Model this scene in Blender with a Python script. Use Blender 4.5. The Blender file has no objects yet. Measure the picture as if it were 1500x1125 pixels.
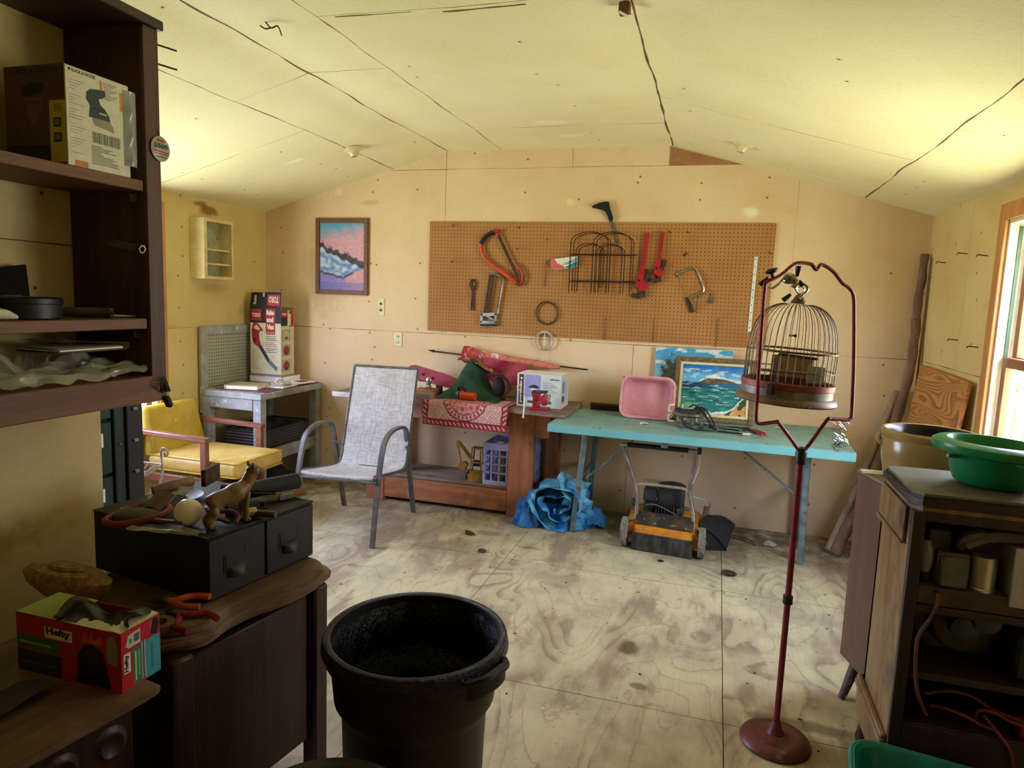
import bpy, bmesh, math, random
from mathutils import Vector as V, Matrix as Mx, noise
random.seed(11)
SC = bpy.context.scene
COL = SC.collection
PI = math.pi
ROOT = {}

# ------------------------------------------------------------------ helpers
def lin(h):
    if not isinstance(h, str):
        return tuple(h)[:3]
    o = []
    for i in (0, 2, 4):
        c = int(h[i:i+2], 16)/255
        o.append(c/12.92 if c <= .04045 else ((c+.055)/1.055)**2.4)
    return tuple(o)

def frame(o, u, v):
    """matrix with origin o, x along u, y along v, z = u x v"""
    u = V(u).normalized(); v = V(v).normalized(); w = u.cross(v)
    m = Mx((u, v, w)).transposed().to_4x4(); m.translation = V(o)
    return m

class P:
    """collects shapes of ONE mesh"""
    def __init__(s):
        s.bm = bmesh.new()
        s.cl = s.bm.loops.layers.float_color.new('Col')
    def paint(s, faces, col):
        if col is None: return
        c = lin(col)+(1.0,)
        for f in faces:
            for l in f.loops: l[s.cl] = c
    def box(s, c, d, bev=0.0, rot=None, col=None, seg=1, top=None):
        """box centred at c with size d; rot a 3x3/4x4 matrix; top=(sx,sy) scales the upper face"""
        r = bmesh.ops.create_cube(s.bm, size=1.0)
        vs = r['verts']
        for q in vs:
            k = top if (top and q.co.z > 0) else (1, 1)
            q.co = V((q.co.x*d[0]*k[0], q.co.y*d[1]*k[1], q.co.z*d[2]))
        fs = set(f for q in vs for f in q.link_faces)
        if bev > 0:
            es = list(set(e for q in vs for e in q.link_edges))
            rr = bmesh.ops.bevel(s.bm, geom=es, offset=bev, segments=seg, affect='EDGES', profile=.5)
            fs = set(rr['faces']) | set(f for f in fs if f.is_valid)
            vs = list(set(q for f in fs for q in f.verts))
        m = (rot.to_4x4() if rot is not None else Mx.Identity(4))
        m = Mx.Translation(V(c)) @ m
        for q in vs: q.co = m @ q.co
        s.paint(fs, col)
        return s
    def b2(s, lo, hi, bev=0.0, col=None, seg=1):
        lo, hi = V(lo), V(hi)
        return s.box((lo+hi)/2, tuple(abs(a) for a in (hi-lo)), bev, None, col, seg)
    def tube(s, pts, r, n=8, closed=False, col=None, flat=None):
        """round (or flat=(w,h,upvector)) bar along pts"""
        pts = [V(p) for p in pts]
        k = len(pts)
        rs = r if isinstance(r, (list, tuple)) else [r]*k
        rings = []; up = None
        for i, p in enumerate(pts):
            if closed: t = pts[(i+1) % k]-pts[i-1]
            else: t = pts[min(i+1, k-1)]-pts[max(i-1, 0)]
            if t.length < 1e-9: t = V((0, 0, 1))
            t.normalize()
            if flat:
                a = V(flat[2]); a = (a-t*a.dot(t)).normalized(); b = t.cross(a)
            else:
                if up is None:
                    up = V((0, 0, 1)) if abs(t.z) < .9 else V((1, 0, 0))
                a = (up-t*up.dot(t))
                if a.length < 1e-6: a = t.orthogonal()
                a.normalize(); up = a; b = t.cross(a)
            ring = []
            if flat:
                w, h = flat[0]/2, flat[1]/2; e = min(w, h)*.45
                for x, y in ((w, h-e), (w-e, h), (-w+e, h), (-w, h-e), (-w, -h+e), (-w+e, -h), (w-e, -h), (w, -h+e)):
                    ring.append(s.bm.verts.new(p+a*x+b*y))
            else:
                for j in range(n):
                    q = 2*PI*j/n
                    ring.append(s.bm.verts.new(p+(a*math.cos(q)+b*math.sin(q))*rs[i]))
            rings.append(ring)
        fs = []
        m = len(rings[0])
        for i in range(k if closed else k-1):
            A, B = rings[i], rings[(i+1) % k]
            for j in range(m):
                fs.append(s.bm.faces.new((A[j], A[(j+1) % m], B[(j+1) % m], B[j])))
        if not closed:
            fs.append(s.bm.faces.new(list(reversed(rings[0])))); fs.append(s.bm.faces.new(rings[-1]))
        s.paint(fs, col)
        return s
    def lathe(s, prof, c=(0, 0, 0), n=24, m=None, col=None, sx=1.0, sy=1.0, cols=None):
        """prof: list of (r,z) from one end to the other"""
        M4 = Mx.Translation(V(c)) @ (m.to_4x4() if m is not None else Mx.Identity(4))
        rings = []
        for r, z in prof:
            if r < 1e-6: rings.append([s.bm.verts.new(M4 @ V((0, 0, z)))])
            else: rings.append([s.bm.verts.new(M4 @ V((r*sx*math.cos(2*PI*j/n), r*sy*math.sin(2*PI*j/n), z))) for j in range(n)])
        for i in range(len(rings)-1):
            A, B = rings[i], rings[i+1]; fs = []
            for j in range(n):
                if len(A) == 1 and len(B) == 1: continue
                if len(A) == 1: fs.append(s.bm.faces.new((A[0], B[(j+1) % n], B[j])))
                elif len(B) == 1: fs.append(s.bm.faces.new((A[j], A[(j+1) % n], B[0])))
                else: fs.append(s.bm.faces.new((A[j], A[(j+1) % n], B[(j+1) % n], B[j])))
            s.paint(fs, cols[i] if cols else col)
        return s
    def prism(s, poly, t, m=None, col=None, bev=0):
        """2-D outline extruded by t along z of matrix m"""
        m = m.to_4x4() if m is not None else Mx.Identity(4)
        a = [s.bm.verts.new(m @ V((x, y, 0))) for x, y in poly]
        b = [s.bm.verts.new(m @ V((x, y, t))) for x, y in poly]
        n = len(poly)
        fs = [s.bm.faces.new(list(reversed(a))), s.bm.faces.new(b)]
        for i in range(n):
            fs.append(s.bm.faces.new((a[i], a[(i+1) % n], b[(i+1) % n], b[i])))
        if bev:
            es = list(set(e for f in fs[:2] for e in f.edges))
            rr = bmesh.ops.bevel(s.bm, geom=es, offset=bev, segments=2, affect='EDGES')
            fs = [f for f in set(fs) | set(rr['faces']) if f.is_valid]
        s.paint(fs, col)
        return s
    def ball(s, c, r, sc=(1, 1, 1), n=16, rot=None, col=None):
        prof = [(r*math.sin(PI*i/(n//2)), -r*math.cos(PI*i/(n//2))) for i in range(n//2+1)]
        prof[0] = (0, -r); prof[-1] = (0, r)
        m = (rot.to_4x4() if rot is not None else Mx.Identity(4)) @ Mx.Diagonal((sc[0], sc[1], sc[2], 1))
        return s.lathe(prof, c, n, m, col)
    def grid(s, f, nu, nv, col=None, cf=None, closeu=False):
        """surface f(u,v), u,v in 0..1; cf(u,v) gives a colour per corner"""
        vs = {}
        for i in range(nu if closeu else nu+1):
            for j in range(nv+1):
                vs[i, j] = s.bm.verts.new(V(f(i/nu, j/nv)))
        for i in range(nu):
            for j in range(nv):
                i2 = (i+1) % nu if closeu else i+1
                q = s.bm.faces.new((vs[i, j], vs[i2, j], vs[i2, j+1], vs[i, j+1]))
                if col is not None: s.paint([q], col)
                if cf:
                    for l, (a, b) in zip(q.loops, ((i, j), (i+1, j), (i+1, j+1), (i, j+1))):
                        l[s.cl] = lin(cf(a/nu, b/nv))+(1.0,)
        return s
    def quad(s, m, x0, y0, x1, y1, col=None, z=0.0):
        return s.poly(m, [(x0, y0), (x1, y0), (x1, y1), (x0, y1)], col, z)
    def poly(s, m, pts, col=None, z=0.0):
        f = s.bm.faces.new([s.bm.verts.new(m @ V((x, y, z))) for x, y in pts])
        s.paint([f], col)
        return s
    def text(s, m, body, x, y, h, w=None, col='000000', z=0.0, bold=.0, rot=0, shear=0, center=False):
        """flat lettering: lower-left corner (x,y) on the plane of m, cap height h, width w"""
        cu = bpy.data.curves.new('lettering', 'FONT'); cu.body = body; cu.size = 1; cu.offset = bold; cu.resolution_u = 2; cu.shear = shear
        ob = bpy.data.objects.new('lettering', cu)
        me = bpy.data.meshes.new_from_object(ob)
        xs = [q.co.x for q in me.vertices]; ys = [q.co.y for q in me.vertices]
        if xs:
            sy = h/max(.01, (max(ys)-min(ys))); sx = sy if w is None else w/(max(xs)-min(xs))
            ox = -(min(xs)+max(xs))/2 if center else -min(xs)
            mm = m @ Mx.Translation((x, y, z)) @ Mx.Rotation(rot, 4, 'Z') @ Mx.Diagonal((sx, sy, 1, 1)) @ Mx.Translation((ox, -min(ys), 0))
            nv = [s.bm.verts.new(mm @ q.co) for q in me.vertices]; fs = []
            for p in me.polygons:
                try: fs.append(s.bm.faces.new([nv[i] for i in p.vertices]))
                except ValueError: pass
            s.paint(fs, col)
        bpy.data.objects.remove(ob); bpy.data.meshes.remove(me); bpy.data.curves.remove(cu)
        return s
    def skin(s, chains, n=10, col=None):
        for pts, rs in chains: s.tube(pts, rs, n, col=col)
        return s
    def jitter(s, a, sc=1.0, seed=0):
        for q in s.bm.verts:
            q.co += noise.noise_vector(q.co*sc+V((seed, seed*2, 0)))*a
        return s

def curve(pts, n=8, closed=False):
    """Catmull-Rom through pts"""
    pts = [V(p) for p in pts]; k = len(pts); out = []
    for i in range(k if closed else k-1):
        p1, p2 = pts[i], pts[(i+1) % k]
        p0 = pts[i-1] if (closed or i > 0) else p1
        p3 = pts[(i+2) % k] if (closed or i+2 < k) else p2
        for j in range(n):
            t = j/n
            out.append(.5*((2*p1)+(p2-p0)*t+(2*p0-5*p1+4*p2-p3)*t*t+(3*p1-p0-3*p2+p3)*t**3))
    if not closed: out.append(pts[-1])
    return out

def wall_pts(pts, y):
    return [V((a, y, b)) for a, b in pts]

def finish(name, p, mat, smooth=True, ang=.7):
    bmesh.ops.recalc_face_normals(p.bm, faces=p.bm.faces[:])
    me = bpy.data.meshes.new(name)
    p.bm.to_mesh(me); p.bm.free()
    for m in (mat if isinstance(mat, (list, tuple)) else [mat]): me.materials.append(m)
    if smooth:
        me.polygons.foreach_set('use_smooth', [True]*len(me.polygons))
        me.set_sharp_from_angle(angle=ang)
    return me

def props(o, label=None, cat=None, group=None, kind=None):
    if label: o['label'] = label
    if cat: o['category'] = cat
    if group: o['group'] = group
    if kind: o['kind'] = kind
    return o

def thing(name, label, cat, loc=(0, 0, 0), rotz=0.0, group=None):
    o = bpy.data.objects.new(name, None); COL.objects.link(o)
    o.empty_display_size = .05
    o.location = loc; o.rotation_euler = (0, 0, rotz)
    ROOT[o.name] = Mx.Translation(V(loc)) @ Mx.Rotation(rotz, 4, 'Z')
    return props(o, label, cat, group)

def part(name, p, mat, parent, local=False, label=None, smooth=True, ang=.7, kind=None):
    """one part (or sub-part); shapes are given in room coordinates unless local"""
    m = ROOT[parent.name]
    if not local: p.bm.transform(m.inverted())
    o = bpy.data.objects.new(name, finish(name, p, mat, smooth, ang)); COL.objects.link(o)
    o.parent = parent; ROOT[o.name] = m
    return props(o, label, None, None, kind)

def solo(name, p, mat, label=None, cat=None, group=None, kind=None, smooth=True, ang=.7, origin=True):
    """a thing that is one mesh"""
    me = finish(name, p, mat, smooth, ang)
    o = bpy.data.objects.new(name, me); COL.objects.link(o)
    if origin and len(me.vertices):
        xs = [q.co for q in me.vertices]
        c = V(((min(q.x for q in xs)+max(q.x for q in xs))/2, (min(q.y for q in xs)+max(q.y for q in xs))/2, min(q.z for q in xs)))
        me.transform(Mx.Translation(-c)); o.location = c
        ROOT[o.name] = Mx.Translation(c)
    else: ROOT[o.name] = Mx.Identity(4)
    return props(o, label, cat, group, kind)

def dup(root, loc, rotz=None, label=None, group=None):
    r = root.copy(); COL.objects.link(r); r.location = loc
    if rotz is not None: r.rotation_euler = (0, 0, rotz)
    if label: r['label'] = label
    if group: r['group'] = group
    for ch in list(root.children):
        c = ch.copy(); COL.objects.link(c); c.parent = r
        for g in ch.children:
            d = g.copy(); COL.objects.link(d); d.parent = c
    return r

# ------------------------------------------------------------------ materials
class E:
    """node arithmetic"""
    def __init__(s, nt, k): s.nt, s.k = nt, k
    def op(s, o, *a):
        n = s.nt.nodes.new('ShaderNodeMath'); n.operation = o
        for i, q in enumerate((s,)+a):
            if isinstance(q, E): s.nt.links.new(q.k, n.inputs[i])
            else: n.inputs[i].default_value = q
        return E(s.nt, n.outputs[0])
    def __add__(s, o): return s.op('ADD', o)
    def __sub__(s, o): return s.op('SUBTRACT', o)
    def __mul__(s, o): return s.op('MULTIPLY', o)
    def __truediv__(s, o): return s.op('DIVIDE', o)
    def abs(s): return s.op('ABSOLUTE')
    def lt(s, o): return s.op('LESS_THAN', o)
    def gt(s, o): return s.op('GREATER_THAN', o)
    def mx(s, o): return s.op('MAXIMUM', o)
    def mn(s, o): return s.op('MINIMUM', o)
    def sin(s): return s.op('SINE')
    def fract(s): return s.op('FRACT')
    def floor(s): return s.op('FLOOR')
    def sqrt(s): return s.op('SQRT')
    def smooth(s, a, b, lo=0.0, hi=1.0):
        n = s.nt.nodes.new('ShaderNodeMapRange'); n.interpolation_type = 'SMOOTHSTEP'
        s.nt.links.new(s.k, n.inputs[0])
        for i, q in enumerate((a, b, lo, hi)):
            if isinstance(q, E): s.nt.links.new(q.k, n.inputs[i+1])
            else: n.inputs[i+1].default_value = q
        return E(s.nt, n.outputs[0])

class Mat:
    def __init__(s, name, rough=.6, metal=0.0, spec=.5):
        s.m = bpy.data.materials.new(name); s.m.use_nodes = True
        s.nt = s.m.node_tree; s.b = s.nt.nodes['Principled BSDF']
        s.b.inputs['Roughness'].default_value = rough; s.b.inputs['Metallic'].default_value = metal
        s.b.inputs['Specular IOR Level'].default_value = spec
        s._pos = None
    def pos(s):
        if not s._pos:
            g = s.nt.nodes.new('ShaderNodeNewGeometry'); x = s.nt.nodes.new('ShaderNodeSeparateXYZ')
            s.nt.links.new(g.outputs['Position'], x.inputs[0])
            s._pos = [E(s.nt, x.outputs[i]) for i in range(3)]
        return s._pos
    def obj(s):
        t = s.nt.nodes.new('ShaderNodeTexCoord'); return t.outputs['Object']
    def xyz(s, x, y, z):
        n = s.nt.nodes.new('ShaderNodeCombineXYZ')
        for i, q in enumerate((x, y, z)):
            if isinstance(q, E): s.nt.links.new(q.k, n.inputs[i])
            else: n.inputs[i].default_value = q
        return n.outputs[0]
    def noise(s, vec, scale, detail=3, rough=.55, dist=0.0):
        n = s.nt.nodes.new('ShaderNodeTexNoise'); n.inputs['Scale'].default_value = scale
        n.inputs['Detail'].default_value = detail; n.inputs['Roughness'].default_value = rough; n.inputs['Distortion'].default_value = dist
        if vec is not None: s.nt.links.new(vec, n.inputs['Vector'])
        return E(s.nt, n.outputs[0])
    def scaled(s, vec, sc):
        n = s.nt.nodes.new('ShaderNodeMapping'); n.inputs['Scale'].default_value = sc
        s.nt.links.new(vec, n.inputs['Vector']); return n.outputs[0]
    def white(s, vec):
        n = s.nt.nodes.new('ShaderNodeTexWhiteNoise'); s.nt.links.new(vec, n.inputs['Vector']); return E(s.nt, n.outputs['Value'])
    def mix(s, f, a, b, mode='MIX'):
        n = s.nt.nodes.new('ShaderNodeMix'); n.data_type = 'RGBA'; n.blend_type = mode
        if isinstance(f, E): s.nt.links.new(f.k, n.inputs[0])
        else: n.inputs[0].default_value = f
        for i, q in ((6, a), (7, b)):
            if isinstance(q, bpy.types.NodeSocket): s.nt.links.new(q, n.inputs[i])
            else: n.inputs[i].default_value = lin(q)+(1,)
        return n.outputs[2]
    def color(s, k):
        if isinstance(k, bpy.types.NodeSocket): s.nt.links.new(k, s.b.inputs['Base Color'])
        else: s.b.inputs['Base Color'].default_value = lin(k)+(1,)
        return s
    def rough(s, e): s.nt.links.new(e.k, s.b.inputs['Roughness']); return s
    def bump(s, e, strength=.3, dist=.01):
        n = s.nt.nodes.new('ShaderNodeBump'); n.inputs['Strength'].default_value = strength; n.inputs['Distance'].default_value = dist
        s.nt.links.new(e.k, n.inputs['Height']); s.nt.links.new(n.outputs[0], s.b.inputs['Normal']); return s

def M(name, c1, c2=None, rough=.6, metal=0.0, scale=12, detail=4, lo=.35, hi=.65, bump=0.0, stretch=(1, 1, 1), spec=.5, c3=None, s3=40, lo3=.62, hi3=.72):
    m = Mat(name, rough, metal, spec)
    v = m.scaled(m.obj(), stretch)
    n = m.noise(v, scale, detail)
    k = m.mix(n.smooth(lo, hi), c1, c2 if c2 else c1)
    if c3:
        n3 = m.noise(m.obj(), s3, 3)
        k = m.mix(n3.smooth(lo3, hi3), k, c3)
    m.color(k)
    if bump: m.bump(n, bump)
    return m.m

def wood(name, c1, c2, axis=0, scale=9, rough=.6, dirt=None):
    """long grain along the given object axis"""
    st = [1, 1, 1]; st[axis] = .07
    m = Mat(name, rough)
    v = m.scaled(m.obj(), st)
    n = m.noise(v, scale*4, 4, .6, .6)
    n2 = m.noise(v, scale*18, 3)
    k = m.mix((n*.7+n2*.3).smooth(.38, .62), c1, c2)
    if dirt: k = m.mix(m.noise(m.obj(), 6, 5).smooth(.5, .72), k, dirt)
    m.color(k).bump(n2, .15, .004)
    return m.m

def MC(name, rough=.6, metal=0.0, var=.12, scale=30, bump=0, spec=.5):
    """colour from the mesh's own colour attribute, slightly mottled"""
    m = Mat(name, rough, metal, spec)
    a = m.nt.nodes.new('ShaderNodeVertexColor'); a.layer_name = 'Col'
    n = m.noise(m.obj(), scale, 4)
    k = m.mix(var, a.outputs['Color'], m.mix(n.smooth(.3, .7), '404038', 'ffffff'), 'MULTIPLY')
    m.color(k)
    if bump: m.bump(n, bump)
    return m.m

def panel_mat(name, c1, c2, ua, va, seams, nails=None, spots=(), stain=None, rough=.75, seamcol='6a5530', wobble=.012):
    """painted plywood: seams [(axis 'u'/'v', pos, lo, hi, width)], rows of rusty nails, soft stains"""
    m = Mat(name, rough, 0, .25)
    p = m.pos(); u, v = p[ua], p[va]
    vec = m.xyz(u, v, 0.0)
    n = m.noise(vec, 1.3, 4, .6); fine = m.noise(vec, 60, 3)
    k = m.mix(n.smooth(.3, .7), c1, c2)
    k = m.mix((fine.smooth(.45, .8))*.12, k, '8a7040')
    if stain: k = m.mix((m.noise(vec, 2.6, 6, .7).smooth(.56, .8))*.45, k, stain)
    for (su, sv, ru, rv, sc, amt) in spots:
        d = (((u-su)/ru)*((u-su)/ru)+((v-sv)/rv)*((v-sv)/rv)).sqrt()
        k = m.mix(((d+(m.noise(vec, 18, 3)-.5)*.9).smooth(.35, 1.0, 1.0, 0.0))*amt, k, sc)
    wob = (m.noise(vec, 2.2, 1)-.5)*wobble
    wid = m.noise(vec, 3.1, 2).smooth(.35, .7, .35, 1.5)
    tot = None
    for ax, pos, lo, hi, w in seams:
        a, b = (u, v) if ax == 'u' else (v, u)
        l = ((a-pos+wob).abs()).lt(wid*w)*(b.gt(lo))*(b.lt(hi))
        tot = l if tot is None else tot.mx(l)
    if tot is not None: k = m.mix(tot, k, seamcol)
    for (u0, du, v0, dv, keep) in (nails or ()):
        cu = ((u-u0)/du); cv = ((v-v0)/dv)
        cell = m.xyz(cu.floor(), cv.floor(), 3.0)
        h = m.white(cell); h2 = m.white(m.xyz(cu.floor(), cv.floor(), 9.0))
        fu = (cu.fract()-.5+(h2-.5)*.12)*du; fv = (cv.fract()-.5+(h-.5)*.75)*dv
        d = (fu*fu+fv*fv).sqrt()
        k = m.mix(d.lt(.0048)*h.lt(keep), k, '3a2c18')
        k = m.mix(((d).smooth(.005, .015, .3, 0.0))*h.lt(keep), k, '7a5a28')
    m.color(k).bump(n*.2+fine*.05, .15, .02)
    return m.m
# ------------------------------------------------------------------ surfaces
XL, XR, YB, YF = -3.57, 1.224, 4.842, -1.6
seams_back = [('v', 1.22, -9, 9, .0018), ('v', 2.437, -9, 9, .0015), ('u', -2.0, 1.22, 2.6, .0014), ('u', .44, 1.22, 2.43, .0012), ('u', -.55, 0, 1.22, .0015), ('u', -1.05, 2.437, 2.6, .0015)]
nails_b = [(-3.63, .4064, .02, .26, .62), (-3.60, .4064, .1, .61, .4)]
m_wall_back = panel_mat('painted_plywood', 'e3c9a3', 'd8b98c', 0, 2, seams_back, nails_b,
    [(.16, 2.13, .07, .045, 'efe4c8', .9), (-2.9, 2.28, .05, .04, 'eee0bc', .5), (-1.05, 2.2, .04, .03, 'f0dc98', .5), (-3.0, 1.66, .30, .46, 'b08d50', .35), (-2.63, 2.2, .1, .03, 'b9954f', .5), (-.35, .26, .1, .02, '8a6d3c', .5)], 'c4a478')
m_wall_left = panel_mat('painted_plywood_yellow', 'd9c486', 'cfb672', 1, 2, [('v', 1.22, -9, 9, .002), ('v', 1.235, -9, 3.9, .001)],
    [(.05, .4064, .02, .2, .6)], [(4.2, 2.055, .13, .05, '8a5a14', .85), (4.12, 2.09, .09, .03, '7a4c10', .7), (4.6, 1.35, .12, .12, '9a7a40', .5), (4.24, 1.5, .2, .05, 'a58748', .4)], 'bc9e62')
m_wall_right = panel_mat('painted_plywood_right', 'dac48c', 'cdb274', 1, 2, [('v', 1.22, -9, 9, .002), ('u', 4.13, 1.22, 3, .0015)], [(.1, .4064, .03, .2, .75)], (), 'b39a5c')
m_wall_part = panel_mat('partition_plywood', 'd6c692', 'cab57c', 1, 2, [('v', 1.62, -9, 9, .003), ('v', 2.06, -9, 9, .002)], [(.1, .4064, .03, .26, .7)], [(1.1, .78, .6, .1, '8a6a30', .5)], 'a88a4c')
cs = [('u', -1.997, -9, 9, .004), ('u', -2.42, -9, 9, .0035), ('u', -1.575, -9, 9, .0035), ('u', -.371, -9, 9, .005), ('u', .83, -9, 9, .004),
      ('v', 3.06, -2.42, -1.575, .0016), ('v', 4.25, -1.575, -.371, .0018), ('v', 3.65, -3.5, -2.42, .0014), ('v', 3.70, -.371, .83, .0018), ('v', 3.1, .83, 1.3, .002), ('v', 1.24, -3.5, 1.3, .002), ('v', 2.46, -1.575, -.371, .0025),
      ('v', 2.475, -1.5, -1.18, .007), ('v', 2.49, -1.06, -.74, .007)]
m_ceiling = panel_mat('painted_ceiling_panel', 'f0e8bc', 'e8dfac', 0, 1, cs, [(-3.6, .61, .08, .2, .35)],
    [(-2.75, 4.05, .1, .035, 'fffbe0', .7), (-1.0, 4.5, .1, .05, 'fff8e0', .5), (-1.05, 4.15, .16, .07, 'fffbe8', .5), (.55, 4.6, .12, .03, 'fff8e0', .5), (.2, 4.45, .08, .03, 'f6efd0', .4)], 'decf98', .8, wobble=.045)

def floor_mat():
    m = Mat('worn_plywood_floor', .75, 0, .25)
    x, y, z = m.pos()
    sh = (x-.125).gt(0)                                     # two sheets side by side
    sy = ((y-2.46)/1.22).floor()
    vec = m.xyz(x+sy*3.7+sh*5.1, y*.42+sh*3.3, 0.0)
    n = m.noise(vec, 1.9, 2, .45, .3)+(m.noise(m.xyz(x, y, 0.0), 34, 3)-.5)*.016
    ring = (n*21.0).fract()
    ring = ring.smooth(0.0, .45)*ring.smooth(.80, 1.0, 1.0, 0.0)
    ring = ring*m.noise(m.xyz(x, y, 4.0), 1.7, 3).smooth(.38, .62)
    grain = m.noise(m.xyz(x*14, y*.8, 0.0), 6, 4)
    base = m.mix(m.noise(m.xyz(x*2.4, y*.8, 2.0), 2.2, 5, .62).smooth(.42, .58), '9d8b72', 'd0c39c')
    base = m.mix(ring*.6, base, 'd8cca4')
    base = m.mix((n*21.0).fract().gt(.93)*.35, base, '84704f')
    base = m.mix(grain.smooth(.4, .7)*.25, base, 'bba67a')
    vv = m.xyz(x, y, 0.0)
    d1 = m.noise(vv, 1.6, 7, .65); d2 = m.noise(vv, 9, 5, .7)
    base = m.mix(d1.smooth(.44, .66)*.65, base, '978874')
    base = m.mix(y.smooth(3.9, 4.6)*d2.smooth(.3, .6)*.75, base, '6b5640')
    base = m.mix(d2.smooth(.62, .74)*.6, base, '6e5c44')
    base = m.mix(m.noise(vv, 40, 4).smooth(.68, .76)*.8, base, '4a3c2c')
    for (su, sv, ru, rv, c, a) in [(-.27, 2.9, .06, .09, '5a4a28', .8), (-.2, 2.6, .05, .03, '4c4028', .6), (-1.0, 3.9, .12, .02, '4a3f34', .5), (.42, 2.55, .3, .05, '5c4a30', .6), (-1.3, 4.05, .12, .06, '6a5840', .5), (.5, 2.35, .25, .2, '6a5a3c', .6), (.75, 2.9, .2, .25, 'cbb987', .5)]:
        dd = (((x-su)/ru)*((x-su)/ru)+((y-sv)/rv)*((y-sv)/rv)).sqrt()+(d2-.5)*1.2
        base = m.mix(dd.smooth(.4, 1.0, 1.0, 0.0)*a, base, c)
    w = (m.noise(vv, 3, 2)-.5)*.006
    seam = ((x-.125+w).abs()).lt(.002).mx((((y-2.46)/1.22).fract()*1.22+w).lt(.003)).mx(((x+1.09+w).abs()).lt(.0015))
    base = m.mix(seam, base, '3c3020')
    m.color(base)
    m.rough(d1.smooth(.3, .7, .55, .85))
    m.bump(ring*.1+d2*.5, .2, .01)
    return m.m
m_floor = floor_mat()

def peg_mat(name, c1, c2, ua, va, pitch, r, hole, u0=0.0, v0=0.0):
    m = Mat(name, .7, 0, .25)
    p = m.pos(); u, v = p[ua], p[va]
    vec = m.xyz(u, v, 0.0)
    k = m.mix(m.noise(vec, 2.2, 5, .6).smooth(.35, .68), c1, c2)
    k = m.mix(m.noise(vec, 45, 3).smooth(.55, .8)*.3, k, c2)
    fu = ((u-u0)/pitch).fract()-.5; fv = ((v-v0)/pitch).fract()-.5
    d = (fu*fu+fv*fv).sqrt()
    k = m.mix(d.lt(r/pitch), k, hole)
    m.color(k)
    return m.m
m_peg = peg_mat('brown_pegboard', 'ae7c48', 'a06c3c', 0, 2, .0254, .0036, '3c200c')
m_peggrey = peg_mat('grey_pegboard', 'a9a893', '99997f', 1, 2, .0254, .0050, '45432f')

m_col = MC('printed_surface', .55, var=.15)
m_gloss = MC('coloured_plastic', .28, var=.12, scale=18)
m_cloth = MC('coloured_cloth', .9, var=.35, scale=60, bump=.15, spec=.2)
m_art = MC('oil_paint', .55, var=.22, scale=70, bump=.25, spec=.3)
m_rustcol = MC('rusty_painted_metal', .5, .3, var=.55, scale=24, bump=.1)
m_dark = wood('dark_brown_wood', '44291a', '331c12', 1, 8, .5)
m_darkz = wood('dark_brown_wood_upright', '54301f', '3e2116', 2, 8, .5)
m_shelf = wood('brown_shelf_wood', '7a4c26', '643c1c', 1, 8, .55)
m_dresser = wood('dusty_walnut_top', '6f5638', '5c4329', 1, 8, .5, '857056')
m_dressbody = wood('dark_walnut', '41241a', '2c1710', 2, 8, .45)
m_bench = wood('reddish_lumber', 'b0714a', '9a5c38', 0, 8, .65, '7c4c32')
m_benchz = wood('reddish_lumber_upright', 'b0714a', '99593a', 2, 8, .65, '7c4c32')
m_benchtop = wood('dirty_bench_top', '8d755c', '6f5844', 0, 8, .75, '54402e')
m_boardgrey = wood('dusty_plank', '94836f', '7d6b58', 0, 8, .8, '5b4a3c')
m_greypaint = M('grey_painted_wood', 'a6a69c', '8b8b82', .7, 0, 9, 5, .3, .7, .1, c3='c9cad0', s3=22, lo3=.58, hi3=.75)
m_blue = M('worn_teal_paint', '6f9f99', '88aba0', .6, 0, 7, 6, .35, .65, .05, c3='66756a', s3=14, lo3=.56, hi3=.72)
m_blueedge = M('teal_paint_edge', '6aaeb0', '75b5b3', .55, 0, 10, 4, .3, .7, .05)
m_legmetal = M('scuffed_teal_metal', '7d9293', '5f7474', .5, .35, 16, 5, .3, .65, .05, c3='70483c', s3=26, lo3=.6, hi3=.7)
m_vinyl = M('yellow_vinyl', 'c9ac38', 'b89a2c', .38, 0, 12, 4, .3, .7, .03)
m_vinylseat = M('worn_yellow_vinyl', 'd6b460', 'c59a48', .42, 0, 10, 4, .3, .7, .03)
m_armwood = wood('walnut_arm_wood', '8a5238', '74432c', 0, 9, .45)
m_cabcream = M('chipped_cream_paint', 'dccb96', 'cdb97e', .55, 0, 14, 5, .35, .65, .06, c3='8a7a44', s3=50, lo3=.66, hi3=.7)
m_cabgreen = M('pale_green_paint', 'b3b38d', '9c9c74', .6, 0, 12, 5, .3, .7, .05, c3='6e6a48', s3=40, lo3=.64, hi3=.7)
m_orangewood = wood('orange_fir_trim', 'c58a50', 'b37840', 2, 8, .5)
m_framewood = wood('brown_window_wood', '9a6236', '7f4c28', 2, 8, .5)
m_vinylwhite = M('white_jamb', 'e6e2cc', 'd9d2b4', .5)
m_black = M('black_plastic', '0b0b0c', '131314', .45, 0, 14)
m_blackrough = M('dusty_black', '191918', '26241f', .75, 0, 18, 5, .35, .7)
m_file = M('dark_green_metal', '1f2b28', '263330', .45, .3, 12)
m_drawer = M('dark_grey_metal', '2b2c27', '33342d', .5, .35, 10, 4, .3, .7)
m_drawerside = M('black_metal_side', '141312', '1c1a16', .55, .3, 10, 4)
m_chrome = M('tarnished_chrome', 'b9b6ac', '8c887c', .28, .9, 18)
m_steel = M('dull_steel', '8f8c84', '6d6a62', .4, .8, 22)
m_iron = M('rusty_iron', '3a2a20', '5a3c26', .7, .4, 40, 5, .4, .65)
m_wire = M('dark_wire', '2c2118', '47341f', .55, .5, 40)
m_red = M('red_enamel', 'b01e2c', '94182a', .4, 0, 20, 4)
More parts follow.
